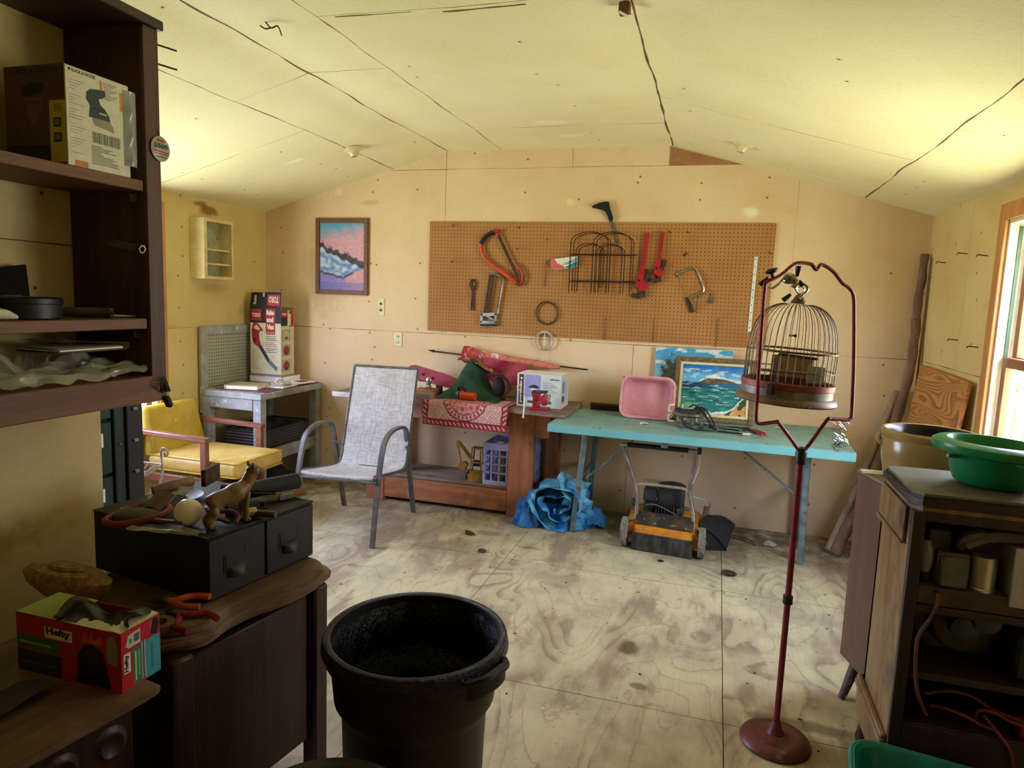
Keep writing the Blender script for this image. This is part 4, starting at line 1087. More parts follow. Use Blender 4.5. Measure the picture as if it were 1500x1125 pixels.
crumple('plastic_bag', 'small clear plastic bag crumpled on papers before the leaf blower carton', lambda u, v: (-3.20+.14*u, 4.31+.16*v, tz+.03+.035*math.sin(PI*u)*math.sin(PI*v)), .025, 6, None, 47)
p = P(); p.box((-3.36, 4.67, tz+.034), (.30, .24, .055), .004, None, '3a3530'); p.box((-3.345, 4.655, tz+.063), (.28, .24, .004), 0, None, 'a99b84'); solo('flat_box', p, m_col, 'flat dark box under the tall leaf blower carton', 'box')
# leaf blower carton
TZ = tz+.066
t = thing('blower_carton', 'tall black and white leaf blower carton with an open top flap in the corner', 'box', (-3.36, 4.68, TZ))
A = V((-3.495, 4.545, TZ)); cw, cd, ch = .265, .19, .53
ca = math.radians(4)
ROOTC = Mx.Translation(A) @ Mx.Rotation(ca, 4, 'Z')
def cb(lo, hi, col):
    lo, hi = V(lo), V(hi); p.box(ROOTC @ ((lo+hi)/2), tuple(hi-lo), 0, Mx.Rotation(ca, 3, 'Z'), col)
p = P(); cb((0, 0, 0), (cw, .004, ch), 'ddd5bd'); cb((0, cd-.004, 0), (cw, cd, ch), 'ab9c78'); cb((0, .004, 0), (.004, cd-.004, ch), 'c9bd9c'); cb((cw-.004, .004, 0), (cw, cd-.004, ch-.02), 'd6c98c'); cb((.004, .004, 0), (cw-.004, cd-.004, .004), 'a08c60')
part('box_body', p, m_col, t)
fl = ROOTC @ Mx.Translation((0, .0, ch)) @ Mx.Rotation(math.radians(82), 4, 'X')
p = P(); p.prism([(0, 0), (cw, 0), (cw-.004, .12), (.004, .11)], .003, fl, '1d1b1a'); part('top_flap', p, m_col, t)
f = ROOTC @ Mx.Rotation(PI/2, 4, 'X'); f = f @ Mx.Translation((0, 0, .0008))
q = lambda x0, y0, x1, y1, c, z=.0003: p.quad(f, x0*cw, y0*ch, x1*cw, y1*ch, c, z)
p = P(); q(0, 0, 1, .765, 'e2dbc4', 0); q(0, .765, 1, 1, '1b191a', 0)
q(.04, .80, .37, .965, 'bb1f2c'); p.text(f, 'TORO', .065*cw, .85*ch, .06*ch, .27*cw, 'efe6d8', .0006, .04)
q(.51, .60, .82, .98, 'bb1f2c')
for k, (s, w) in enumerate((('Rake', .25), ('and', .22), ('Vac', .24))): p.text(f, s, .54*cw, (.885-.105*k)*ch, .075*ch, w*cw, 'f2ece0', .0006, .07)
q(.53, .618, .80, .622, 'e8c4bc', .0006); q(.53, .632, .80, .636, 'e8c4bc', .0006)
for k in range(9): q(.50, .565-k*.026-(.01 if k > 2 else 0)-(.012 if k > 5 else 0), .78+random.uniform(-.02, .12), .573-k*.026-(.01 if k > 2 else 0)-(.012 if k > 5 else 0), 'b8343c' if 2 < k < 6 else '37342f')
for k in range(16): q(.02, .36-k*.018, .10+random.uniform(.1, .2), .364-k*.018, 'b3a687')
bl = [(.05, .66), (.10, .755), (.20, .78), (.36, .70), (.42, .665), (.40, .64), (.33, .65), (.29, .60), (.30, .53), (.35, .44), (.29, .40), (.20, .43), (.10, .46), (.06, .54)]
p.poly(f, [(a*cw, b*ch) for a, b in bl], 'a31c2c', .0005)
p.poly(f, [(a*cw, b*ch) for a, b in [(.12, .70), (.20, .74), (.32, .68), (.28, .655), (.16, .675)]], 'e2dbc4', .0007)
p.poly(f, [(a*cw, b*ch) for a, b in [(.10, .53), (.16, .55), (.19, .50), (.15, .47), (.11, .48)]], '5a1018', .0007)
p.poly(f, [(a*cw, b*ch) for a, b in [(.28, .405), (.36, .445), (.63, .235), (.56, .19)]], '2e3036', .0006)
p.poly(f, [(a*cw, b*ch) for a, b in [(.56, .19), (.63, .235), (.90, .115), (.85, .06)]], '6c727c', .0006)
q(.0, .0, 1, .015, '8f8568')
part('printed_front', p, m_col, t, smooth=False)
g = fl @ Mx.Translation((0, 0, .0038)); p = P()
p.quad(g, .56*cw, .012, .96*cw, .098, 'c43046', .0003); p.text(g, 'TORO', .92*cw, .085, .052, .32*cw, 'efe6d8', .0006, .04, PI)
part('printed_flap', p, m_col, t, smooth=False); p = P()
p.text(g, 'Rake', .20*cw, .02, .022, .07, 'd8d2c4', .0006, .05, PI/2); p.quad(g, .40*cw, .08, .46*cw, .11, 'cfc8b8', .0005)
part('flap_lettering', p, m_col, t, smooth=False)
f = ROOTC @ Mx.Translation((cw+.0008, 0, 0)) @ frame((0, 0, 0), (0, 1, 0), (0, 0, 1)); p = P()
q = lambda x0, y0, x1, y1, c, z=.0003: p.quad(f, x0*cd, y0*ch, x1*cd, y1*ch, c, z)
q(0, 0, 1, .96, 'dccf9c', 0); q(0, .73, .5, .96, '1b191a', .0002); q(.04, .86, .46, .95, 'bb1f2c', .0004); p.text(f, 'TORO', .08*cd, .885*ch, .035*ch, .34*cd, 'efe6d8', .0006, .04)
q(.62, .72, .97, .96, 'bb1f2c', .0003); p.text(f, 'Rake', .75*cd, .74*ch, .05, .09, 'f2ece0', .0006, .06, PI/2)
for k in range(3):
    y = .51-k*.225; q(.07, y, .72, y+.17, 'a7aa92', .0003)
    p.poly(f, [(cd*(.40+.24*math.cos(a)), ch*(y+.08+.07*math.sin(a))) for a in [i*PI/5 for i in range(10)]], ['c9b98a', 'a0283c', 'a83048'][k], .0005); q(.30, y+.02, .50, y+.06, ['4a4438', '6a1828', '3a3430'][k], .0006)
part('printed_side', p, m_col, t, smooth=False)

# wall cabinet, snow picture, switch, outlet
t = thing('wall_cabinet', 'cream open wall cabinet with two shelves and no door on the side wall', 'cabinet', (-3.50, 4.18, 1.565))
cy0, cy1, cz0, cz1, cx1 = 4.0, 4.30, 1.565, 1.985, -3.448
for lo, hi, nm in (((-3.569, cy0, cz0), (cx1, cy0+.016, cz1), 'side_panel'), ((-3.569, cy1-.016, cz0), (cx1, cy1, cz1), 'side_panel'), ((-3.569, cy0+.016, cz1-.016), (cx1, cy1-.016, cz1), 'top_panel'), ((-3.569, cy0+.016, cz0), (cx1, cy1-.016, cz0+.016), 'bottom_panel')):
    p = P(); p.b2(lo, hi, .002); part(nm, p, m_cabcream, t)
p = P(); p.b2((-3.568, cy0+.016, cz0+.016), (-3.560, cy1-.016, cz1-.016)); part('back_panel', p, m_cabgreen, t)
for z in (1.665, 1.765):
    p = P(); p.b2((-3.56, cy0+.017, z), (-3.462, cy1-.018, z+.013), .001); part('shelf', p, m_cabcream, t)
for z in (1.60, 1.93):
    p = P(); p.b2((-3.462, cy0+.0162, z), (cx1-.001, cy0+.019, z+.04), 0); part('hinge', p, m_iron, t)
p = P(); p.b2((cx1, cy0, cz0), (cx1+.003, cy0+.028, cz1), 0); p.b2((cx1, cy1-.02, cz0), (cx1+.003, cy1, cz1)); p.b2((cx1, cy0+.028, cz1-.022), (cx1+.003, cy1-.02, cz1)); p.b2((cx1, cy0+.028, cz0), (cx1+.003, cy1-.02, cz0+.02)); part('face_frame', p, m_cabcream, t)

def framed(name, label, O_, u, v, w, h, fw, mat, cf, nx, ny, depth=.02, inner=None):
    """a painting: O_ lower-left corner, u/v in-plane directions"""
    t = thing(name, label, 'painting', tuple(O_)); m = frame(O_, u, v)
    p = P()
    for x0, y0, x1, y1 in ((0, 0, fw, h), (w-fw, 0, w, h), (fw, h-fw, w-fw, h), (fw, 0, w-fw, fw)):
        p.prism([(x0, y0), (x1, y0), (x1, y1), (x0, y1)], depth, m, bev=.004)
    part('picture_frame', p, mat, t); k = fw
    if inner:
        p = P(); i2 = fw+inner
        for x0, y0, x1, y1 in ((fw, fw, i2, h-fw), (w-i2, fw, w-fw, h-fw), (i2, h-i2, w-i2, h-fw), (i2, fw, w-i2, i2)):
            p.prism([(x0, y0), (x1, y0), (x1, y1), (x0, y1)], depth*.7, m)
        part('liner', p, m_linen, t); k = i2
    p = P(); p.grid(lambda a, b: m @ V((k+(w-2*k)*a, k+(h-2*k)*b, depth*.4)), nx, ny, cf=cf); part('canvas', p, m_art, t, smooth=False)
    return t
def mixc(a, b, t):
    a, b = lin(a), lin(b); t = max(0, min(1, t)); return tuple(x+(y-x)*t for x, y in zip(a, b))
def sm(a, b, x):
    t = max(0, min(1, (x-a)/(b-a))); return t*t*(3-2*t)
def nz(u, v, s, k=0): return noise.noise(V((u*s, v*s, k)))
def snow(u, v):
    n = nz(u, v*1.5, 6)
    ridge = .66-.30*u+.05*nz(u, 0, 9)
    c = mixc('dba6b4', '5aa8cc', sm(.72, 1.0, v+.08*n-.12*(u-.4)))
    c = mixc(c, 'c9b2cf', sm(.2, .6, nz(u, v, 3, 4))*.7)
    tree = ridge+.10*abs(nz(u*3, 0, 14, 2))+.05*(1 if u > .5 else .6)
    if v < tree and v > ridge-.08: c = mixc('3a3440', '5d4a54', n+.4)
    bank = ridge-.04+.02*n
    if v < bank: c = mixc('6f8fc0', 'c3cfe4', sm(-.3, .4, nz(u*1.2, v*2.5, 7, 3)))
    river = .27-.16*u+.02*nz(u, 0, 12)
    if u > .55: river = max(river, .20+.30*(u-.55)*1.0)
    if v < river: c = mixc('8a80c0', 'e0a09c', sm(.3, .9, u+.3*n)); 
    if v < .12: c = mixc(c, '6a70b4', .6)
    if abs(v-river) < .018 and u < .75: c = lin('4a5070')
    return c
framed('painting', 'snowy river sunset painting in a carved brown frame on the wall above the carton', (-3.093, YB-.001, 1.488), (1, 0, 0), (0, 0, 1), .465, .592, .036, m_picframe, snow, 70, 90, .022)
t = thing('light_switch', 'cream light switch plate with two toggles below the snow painting', 'light switch', (-2.517, YB, 1.405))
p = P(); p.b2((-2.549, YB-.006, 1.336), (-2.487, YB-.0005, 1.473), .002); part('cover_plate', p, M('ivory_plastic', 'd8cc9c', 'c9ba84', .5), t)
for z in (1.38, 1.43):
    p = P(); p.box((-2.518, YB-.012, z), (.009, .016, .016), .001, Mx.Rotation(.4, 3, 'X')); part('toggle', p, M('brown_toggle', '6e5430', None, .5), t)
t = thing('outlet', 'cream duplex power outlet low on the wall behind the patio chair', 'outlet', (-2.369, YB, 1.158))
p = P(); p.b2((-2.404, YB-.006, 1.106), (-2.334, YB-.0005, 1.214), .002); part('cover_plate', p, M('ivory_plastic_b', 'ddd3aa', 'cec294', .5), t)
for z in (1.137, 1.183):
    p = P(); p.lathe([(0, 0), (.016, 0), (.016, .002), (0, .002)], (-2.369, YB-.006, z), 16, Mx.Rotation(PI/2, 3, 'X'), 'd2c69a'); p.box((-2.375, YB-.0085, z), (.003, .002, .009), 0, None, '1c1812'); p.box((-2.363, YB-.0085, z), (.003, .002, .009), 0, None, '1c1812'); part('socket', p, m_col, t)

# ================================================================== patio chair
t = thing('patio_chair', 'grey metal patio chair with a pale woven sling in the middle of the room', 'chair', (-2.16, 3.87, 0))
def side(dx, dy, nm):
    pts = curve([(-1.876+dx, 3.533+dy, .0), (-1.873+dx, 3.575+dy, .30), (-1.868+dx, 3.615+dy, .52), (-1.866+dx, 3.66+dy, .625), (-1.872+dx, 3.76+dy, .668), (-1.885+dx, 3.90+dy, .668), (-1.895+dx, 4.0+dy, .64), (-1.905+dx, 4.05+dy, .56), (-1.92+dx, 4.13+dy, .33), (-1.94+dx, 4.25+dy, .0)], 6)
    p = P(); p.tube(pts, .01, flat=(.034, .02, (1, 0, 0))); return part(nm, p, m_patio, t)
side(0, 0, 'arm_frame'); side(-.515, -.05, 'arm_frame')
prof = [(.0, -.004), (-.012, .006), (0, .018), (.03, .014), (.16, -.004), (.32, -.022), (.40, -.018), (.43, .02), (.452, .10), (.50, .30), (.55, .50), (.578, .615)]
fL, fR = V((-2.375, 3.545, .405)), V((-1.895, 3.585, .405))
def sl(u, v, o=0):
    k = v*(len(prof)-1); i = min(int(k), len(prof)-2); a = k-i
    b = prof[i][0]*(1-a)+prof[i+1][0]*a; z = prof[i][1]*(1-a)+prof[i+1][1]*a
    base = fL+(fR-fL)*u
    taper = (b/.58)
    x = base.x + (.5-u)*.035*taper + .045*taper*0
    return V((x+.02*taper, base.y+b, base.z+z-.012*math.sin(PI*u)*(1 if v < .6 else .4)))
sp = curve([V((b, 0, z)) for b, z in prof], 6); prof = [(q.x, q.z) for q in sp]
p = P(); p.grid(lambda u, v: sl(u, v), 14, 66); p.grid(lambda u, v: sl(u, v)+V((0, .006 if v > .55 else 0, -.006 if v < .55 else -.001)), 14, 66); part('sling', p, m_sling, t)
for u in (0, 1):
    p = P(); p.tube([sl(u, v/40)+V((0, .004, -.004)) for v in range(2, 41)], .0105, 8); part('sling_rail', p, m_patio, t)
for v in (.06, .56):
    p = P(); a, b = sl(0, v), sl(1, v); p.tube([a+V((-.012, 0, -.02)), b+V((.02, 0, -.02))], .010, 8); part('cross_bar', p, m_patio, t)
p = P(); p.tube([sl(0, 1), sl(1, 1)], .009, 8); part('top_bar', p, m_patio, t)
for a, b in (((-1.868, 3.61, .42), sl(1, .12)), ((-2.385, 3.56, .42), sl(0, .12)), ((-1.902, 4.03, .52), sl(1, .72)), ((-2.417, 3.98, .52), sl(0, .72))):
    p = P(); p.tube([a, b], .008, 8); part('bracket', p, m_patio, t)

# ================================================================== workbench
t = thing('workbench', 'reddish lumber workbench with a dirty plank top and a low shelf', 'workbench', (-1.77, 4.55, 0))
bz = .785
p = P(); p.prism([(-2.66, 4.39), (-.90, 4.27), (-.895, 4.835), (-2.66, 4.835)], .032, Mx.Translation((0, 0, bz-.032)), bev=.003); part('bench_top', p, m_benchtop, t)
p = P(); p.b2((-2.665, 4.375, bz-.034), (-2.40, 4.392, bz+.001), .002); part('pale_end_board', p, M('pale_board_end', 'cfc6bb', 'b3a797', .7), t)
for x0, x1, y in ((-1.317, -1.135, 4.425), (-2.403, -2.262, 4.425)):
    p = P(); p.b2((x0, y, 0), (x1, y+.042, bz-.033), .003); part('leg', p, m_benchz, t)
for x0, x1 in ((-1.12, -1.03), (-2.40, -2.27)):
    p = P(); p.b2((x0, 4.70, 0), (x1, 4.81, bz-.033), .003); part('leg', p, m_benchz, t)
p = P(); p.b2((-2.40, 4.468, .63), (-1.02, 4.506, bz-.033), .003); part('apron', p, m_bench, t)
p = P(); p.b2((-1.134, 4.425, .58), (-1.03, 4.60, bz-.033), .003); part('side_brace', p, m_benchz, t)
p = P(); p.b2((-2.261, 4.43, .03), (-1.318, 4.466, .178), .003); part('front_rail', p, m_bench, t)
p = P(); p.b2((-2.40, 4.80, .03), (-1.1, 4.835, .178), .003); part('back_rail', p, m_bench, t)
for k in range(3):
    p = P(); y = 4.427+k*.137; p.b2((-2.40, y if k else 4.469, .1785), (-1.02, y+.134, .197), .002); part('shelf_plank', p, m_boardgrey, t)
# things on the bench
T0 = bz+.0005
p = P(); p.b2((-2.10, 4.35, T0), (-1.88, 4.44, T0+.04), .003); solo('wood_block', p, m_boardgrey, 'grey weathered wood block at the workbench front edge', 'block')
p = P(); p.b2((-2.05, 4.46, T0), (-1.90, 4.57, T0+.055), .003); solo('wood_block', p, m_bench, 'orange-brown wood block behind the weathered one on the workbench', 'block')
t = thing('caster', 'small chrome caster standing on a wood block on the workbench', 'caster', (-1.955, 4.50, T0+.056))
c0 = V((-1.955, 4.50, T0+.056))
p = P(); p.b2(c0+V((-.032, -.03, 0)), c0+V((.032, .03, .006)), .001); part('plate', p, m_chrome, t)
p = P(); p.lathe([(.018, .006), (.022, .015), (.014, .03), (.02, .04), (0, .048)], c0, 16); part('swivel', p, m_chrome, t)
p = P(); p.ball(c0+V((0, 0, .062)), .024, (1, .6, 1), 16); part('wheel', p, m_chrome, t)
t = thing('red_board', 'dark red rounded board with bolts sloping behind the chrome caster', 'board', (-1.95, 4.66, T0))
bm_ = frame((-2.17, 4.60, .945), (.985, .03, -.17), (.17, .25, .95))
p = P(); p.prism([(0, .0), (.02, -.03), (.22, -.045), (.42, -.045), (.42, .03), (.30, .05), (.06, .06), (.015, .045)], .03, bm_, bev=.006); part('board_body', p, M('wine_red_paint', '9c3046', '842638', .45), t)
for x, y in ((.05, .015), (.135, .005), (.215, -.005)):
    p = P(); p.ball(bm_ @ V((x, y, .032)), .011, n=10); part('bolt', p, m_iron, t)
p = P(); p.b2((-1.95, 4.62, T0), (-1.91, 4.66, .93), .002); part('support', p, m_iron, t)
crumple('green_cloth', 'dark green cloth heaped over tools in the middle of the workbench', lambda u, v: (-1.86+.46*u, 4.62-.26*v+.10*math.sin(PI*u), T0+.012+.28*math.exp(-((u-.40)/.26)**2)*(1-v)**.8*(1+.1*math.sin(9*u))+.03*math.sin(7*u+5*v)*(1-v)*(v)), .014, 4, M('dark_green_cloth', '234a34', '1a3a28', .9), 51, 'cloth', 34, 24)
crumple('green_cloth', 'small dark green cloth corner tucked under the dark red board', lambda u, v: (-2.11+.32*u, 4.66+.12*v, T0+.09-.03*u+.05*math.sin(PI*v)), .012, 5, M('green_cloth_b', '22402f', '1a3226', .9), 53, 'cloth', 14, 10)
t = thing('tool_holster', 'dark leather belt holster hanging open beside the green cloth', 'holster', (-1.45, 4.6, T0))
p = P(); p.tube(curve([(-1.54, 4.58, .96), (-1.47, 4.55, .98), (-1.40, 4.56, .95), (-1.36, 4.56, .88), (-1.40, 4.55, .83), (-1.46, 4.55, .80)], 6), .006, flat=(.045, .005, (0, 1, .2))); part('belt', p, M('dark_leather', '2a2420', '1c1814', .6), t)
p = P(); p.ball((-1.455, 4.60, .875), .062, (.75, .45, 1.3), 14); part('pouch', p, M('dark_leather_b', '2c2a22', '201e18', .7), t)
t = thing('drill', 'orange and black power tool half hidden under the green cloth', 'power tool', (-1.62, 4.42, T0))
p = P(); p.tube([(-1.68, 4.435, T0+.040), (-1.57, 4.43, T0+.036)], [.032, .028], 14, col='c8411f'); part('motor_body', p, m_gloss, t)
p = P(); p.tube([(-1.71, 4.44, T0+.042), (-1.685, 4.435, T0+.041)], [.022, .033], 14); part('chuck', p, m_steel, t)
p = P(); p.tube(curve([(-1.70, 4.46, T0+.05), (-1.70, 4.44, T0+.09), (-1.67, 4.43, T0+.095), (-1.64, 4.43, T0+.07)], 5), .01, 8); part('trigger_grip', p, m_black, t)
# flag rolled around a rod
p = P(); p.tube([(-2.055, 4.80, 1.088), (-.86, 4.80, 1.026)], .006, 8); p.tube([(-2.09, 4.80, 1.094), (-2.045, 4.80, 1.089)], [.004, .012], 8); t = thing('flag', 'red and salmon cloth flag rolled around a long dark rod behind the workbench', 'flag', (-1.5, 4.79, 1.06)); part('rod', p, m_rod, t)
def fr(u, v):
    x = -1.80+.74*u; a = 2*PI*v
    r = .034*(1-u)**.6+.012+.020*math.exp(-((u-.06)/.1)**2)
    return V((x, 4.785+r*math.cos(a)*.7, 1.083-.052*u+r*math.sin(a)))+noise.noise_vector(V((u*7, math.cos(a), math.sin(a))))*.010
def fc(u, v):
    k = nz(u*2, v*2, 4); c = mixc('b8303e', 'd8826a', sm(.05, .3, u+.15*k))
    if .30 < u < .38 and .1 < v < .5: c = lin('e6d8c8')
    if abs(math.sin(u*23+v*4)) < .12: c = mixc(c, 'ead0b8' if u < .25 else '8a4a3c', .7)
    return c
p = P(); p.grid(fr, 60, 16, cf=fc); part('rolled_cloth', p, m_cloth, t)
p = P(); p.grid(lambda u, v: V((-1.62+.34*u, 4.74-.05*v, 1.07-.03*u-.17*v*(.4+.6*math.sin(PI*(.2+.6*u)))))+noise.noise_vector(V((u*5, v*5, 3)))*.012, 16, 10, cf=lambda u, v: mixc('8a2434', 'b8505a', .5+.5*math.sin(9*u+4*v))); part('hanging_fold', p, m_cloth, t)
crumple('brown_paper', 'crinkled tan paper strip lying over the green cloth by the flag', lambda u, v: (-1.80+.30*u, 4.66+.07*v, 1.065-.02*math.sin(PI*v)-.10*u*u), .02, 7, M('tan_crepe', 'b08a4c', '8a6a34', .8), 57, 'paper', 20, 8)
# rug draped over the bench edge
def rugc(u, v):
    v = 1-v
    R_, C_ = '96323c', 'd9a79a'
    x, y = (u-.5)*.64, v*.42
    b = min(.32-abs(x), y)
    if b < .040:
        k = math.sin((y if .32-abs(x) < .040 and y > .04 else x)*190+b*150)
        return mixc(R_, C_, sm(.1, .7, k)*(1 if .008 < b < .034 else 0))
    if b < .046: return lin('7c2430')
    d = math.hypot(x, y-.215)
    if abs(d-.165) < .005 or abs(d-.125) < .003: return lin('8e2c38')
    an = math.atan2(x, y-.215)
    if d < .165:
        if d > .125: return mixc(C_, R_, sm(-.1, .5, math.sin(an*30)*math.cos((d-.145)*110)))
        return mixc('cf8a84', 'b04a58', sm(.2, .8, math.sin(an*8)*math.sin(d*90)))
    return mixc('d6ab9c', 'bb6a68', sm(.2, .7, math.sin(x*260)*math.sin(y*260)))
def rugp(u, v):
    x = -1.915+.63*u; yf = 4.387-.0682*(x+2.66)-.010
    s = (1-v)*.42
    if s < .145: return (x+.004*math.sin(3*s*20), yf-.012-.004*math.sin(u*9), bz-.03-(.145-s)*1.0+.012)
    if s < .175: a = (s-.145)/.03*PI/2; return (x, yf-.012+.018*(1-math.cos(a)), bz-.018+.026*math.sin(a))
    return (x, yf+.006+(s-.175), bz+.008)
p = P(); p.grid(rugp, 150, 110, cf=rugc); solo('rug', p, m_cloth, 'red and cream patterned rug draped over the workbench front edge', 'rug')
# lantern carton
t = thing('lantern_carton', 'white lantern carton with a lamp pictured on it at the workbench end', 'box', (-1.08, 4.55, T0))
lx0, lx1, ly0, ly1, lz0, lz1 = -1.272, -.965, 4.43, 4.66, T0, T0+.225
p = P(); p.b2((lx0, ly0, lz0), (lx1, ly1, lz1), .002, 'd6d6c8'); part('box_body', p, m_col, t)
f = frame((lx0, ly0-.0008, lz0), (1, 0, 0), (0, 0, 1)); W_, H_ = lx1-lx0, lz1-lz0
q = lambda a, b, c, d, col, z=.0002: p.quad(f, a*W_, b*H_, c*W_, d*H_, col, z)
p = P(); q(0, 0, 1, 1, 'd3ddd8', 0); q(.04, .06, .15, .97, '4a2636'); p.text(f, 'portfolio', .125*W_, .12*H_, .07*W_, .66*H_, 'efe9e0', .0005, .04, PI/2); p.poly(f, [(W_*(.095+.025*math.cos(a*PI/6)), H_*(.85+.035*math.sin(a*PI/6))) for a in range(12)], 'efe0d0', .0006)
q(.17, .30, .54, .97, '9d9fd4')
p.poly(f, [(W_*a, H_*b) for a, b in [(.25, .60), (.33, .66), (.40, .68), (.46, .65), (.51, .60), (.47, .57), (.30, .57)]], '2b2a33', .0005); p.poly(f, [(W_*a, H_*b) for a, b in [(.31, .57), (.45, .57), (.42, .44), (.34, .44)]], 'e6d6d8', .0006); p.poly(f, [(W_*a, H_*b) for a, b in [(.33, .44), (.43, .44), (.40, .30), (.36, .30)]], '2b2a33', .0006)
q(.74, .845, .95, .875, '2b2a2c', .0005)
for k in range(7): q(.58, .74-k*.055, .78+.03*(k % 3)*2, .755-k*.055, '6a706e', .0004)
p.tube([f @ V((W_*a, H_*b, .001)) for a, b in [(.56, .42), (.60, .47), (.63, .42), (.60, .30), (.66, .45), (.70, .40), (.66, .32)]], .0016, 5, col='1e1c1e'); p.tube([f @ V((W_*a, H_*b, .001)) for a, b in [(.72, .42), (.70, .30), (.77, .34), (.76, .42), (.74, .15)]], .0016, 5, col='1e1c1e')
part('printed_front', p, m_col, t, smooth=False)
f = frame((lx1+.0008, ly0, lz0), (0, 1, 0), (0, 0, 1)); W_ = ly1-ly0; p = P()
q(0, 0, 1, 1, 'c4cabf', 0); q(.05, .12, .5, .88, 'b3b8c4'); q(.12, .45, .42, .8, '7880b0', .0004); q(.12, .18, .42, .36, '3c3a40', .0004); q(.62, .1, .7, .8, '9a9c94', .0004)
part('printed_end', p, m_col, t, smooth=False)
# bench vise
t = thing('bench_vise', 'small bright red bench vise clamped at the workbench corner', 'vise', (-1.08, 4.30, T0))
p = P(); p.b2((-1.145, 4.285, T0), (-1.02, 4.37, T0+.02), .003); p.b2((-1.125, 4.29, T0+.02), (-1.085, 4.36, T0+.115), .006); part('base_jaw', p, m_red, t)
p = P(); p.b2((-1.066, 4.29, T0+.035), (-1.03, 4.35, T0+.10), .006); p.lathe([(0, 0), (.022, 0), (.022, .035), (0, .036)], (-1.05, 4.29, T0+.085), 14, Mx.Rotation(PI/2, 3, 'X')); part('sliding_jaw', p, m_red, t)
p = P(); p.tube([(-1.16, 4.30, T0+.055), (-1.0, 4.30, T0+.055)], .009, 10); part('screw', p, m_steel, t)
p = P(); p.b2((-1.135, 4.292, T0+.116), (-1.035, 4.352, T0+.128), .002); part('jaw_plate', p, m_iron, t)
p = P(); p.tube([(-1.165, 4.26, T0+.085), (-1.172, 4.255, T0-.04)], .006, 8); p.ball((-1.165, 4.26, T0+.09), .009, n=8); p.ball((-1.172, 4.255, T0-.045), .009, n=8); part('tommy_bar', p, M('pale_bar', 'cfcac0', 'a8a296', .4, .3), t)
# toy excavator
SH = .1975
t = thing('toy_excavator', 'yellow toy excavator parked on the low workbench shelf', 'toy', (-1.60, 4.56, SH))
m_toy = M('dirty_toy_yellow', 'b8862a', '8c6420', .5, 0, 20, 5, .3, .7, c3='4a3818', s3=30); 
p = P(); p.b2((-1.645, 4.53, SH), (-1.535, 4.60, SH+.055), .006); part('body', p, m_toy, t)
p = P()
for z0 in (.055, .125): p.b2((-1.635, 4.535, SH+z0), (-1.545, 4.545, SH+z0+.012), .001)
for x in (-1.632, -1.55):
    for y in (4.54, 4.592): p.tube([(x, y, SH+.05), (x+(.01 if x < -1.6 else -.01), y, SH+.235)], .006, 6)
p.b2((-1.628, 4.535, SH+.228), (-1.552, 4.598, SH+.24), .003); part('cab', p, m_toy, t)
for o in (4.545, 4.575):
    p = P(); p.tube([(-1.63, o, SH+.15), (-1.735, o, SH+.265), (-1.75, o, SH+.262)], .009, 6); part('boom', p, m_toy, t)
p = P(); p.tube([(-1.745, 4.56, SH+.258), (-1.71, 4.56, SH+.11)], [.009, .007], 6); part('dipper_arm', p, m_toy, t)
p = P(); p.prism([(0, 0), (.05, -.01), (.075, .03), (.05, .05), (.012, .04)], .05, frame((-1.73, 4.585, SH+.075), (1, 0, 0), (0, 0, 1))); part('bucket', p, m_toy, t)
p = P(); p.prism([(-.06, 0), (.06, 0), (.062, .055), (-.062, .055)], .012, frame((-1.575, 4.51, SH+.002), (1, 0, .08), (0, 0, 1))); part('dozer_blade', p, m_toy, t)
for x in (-1.65, -1.525):
    for y in (4.545, 4.595):
        p = P(); p.lathe([(0, -.009), (.028, -.009), (.030, 0), (.028, .009), (0, .009)], (x, y, SH+.031), 16, Mx.Rotation(PI/2, 3, 'Y')); part('wheel', p, m_blackrough, t)
p = P(); p.b2((-1.615, 4.55, SH+.10), (-1.565, 4.585, SH+.14), .004); part('seat', p, m_black, t)
# milk crate
t = thing('milk_crate', 'lavender plastic milk crate on the low shelf behind the bench leg', 'crate', (-1.33, 4.63, SH))
m_crate = M('lavender_plastic', 'b6b6ea', 'a6a6d8', .5)
k0, k1, l0, l1, kh = -1.515, -1.165, 4.475, 4.79, .30
p = P()
for (x0, y0, x1, y1) in ((k0, l0, k1, l0+.012), (k0, l1-.012, k1, l1), (k0, l0+.012, k0+.012, l1-.012), (k1-.012, l0+.012, k1, l1-.012)):
    p.b2((x0, y0, SH+kh-.05), (x1, y1, SH+kh), .002); p.b2((x0, y0, SH), (x1, y1, SH+.03), .002)
    for k in range(3): p.b2((x0, y0, SH+.085+k*.06), (x1, y1, SH+.092+k*.06))
    n = 6
    for k in range(n+1):
        if x1-x0 > .1: x = x0+(x1-x0-.010)*k/n; p.b2((x, y0, SH+.03), (x+(.03 if k in (0, n) and False else .010), y1, SH+kh-.05))
        else: y = y0+(y1-y0-.010)*k/n; p.b2((x0, y, SH+.03), (x1, y+.010, SH+kh-.05))
part('crate_walls', p, m_crate, t)
p = P(); p.b2((k0, l0, SH), (k1, l1, SH+.008)); part('crate_floor', p, m_crate, t)
t = thing('glass_jar', 'grey cloudy jar standing inside the lavender milk crate', 'jar', (-1.40, 4.58, SH+.0085))
p = P(); p.lathe([(0, 0), (.055, 0), (.06, .01), (.06, .15), (.04, .18), (.04, .20)], (-1.40, 4.58, SH+.009), 20); part('jar_body', p, M('cloudy_glass', '8f9090', '70726e', .2), t)
p = P(); p.lathe([(.043, .19), (.043, .215), (0, .216)], (-1.40, 4.58, SH+.009), 20); part('lid', p, m_steel, t)
t = thing('dark_bottle', 'dark bottle in the milk crate on the far side of the bench leg', 'bottle', (-1.22, 4.66, SH+.0085))
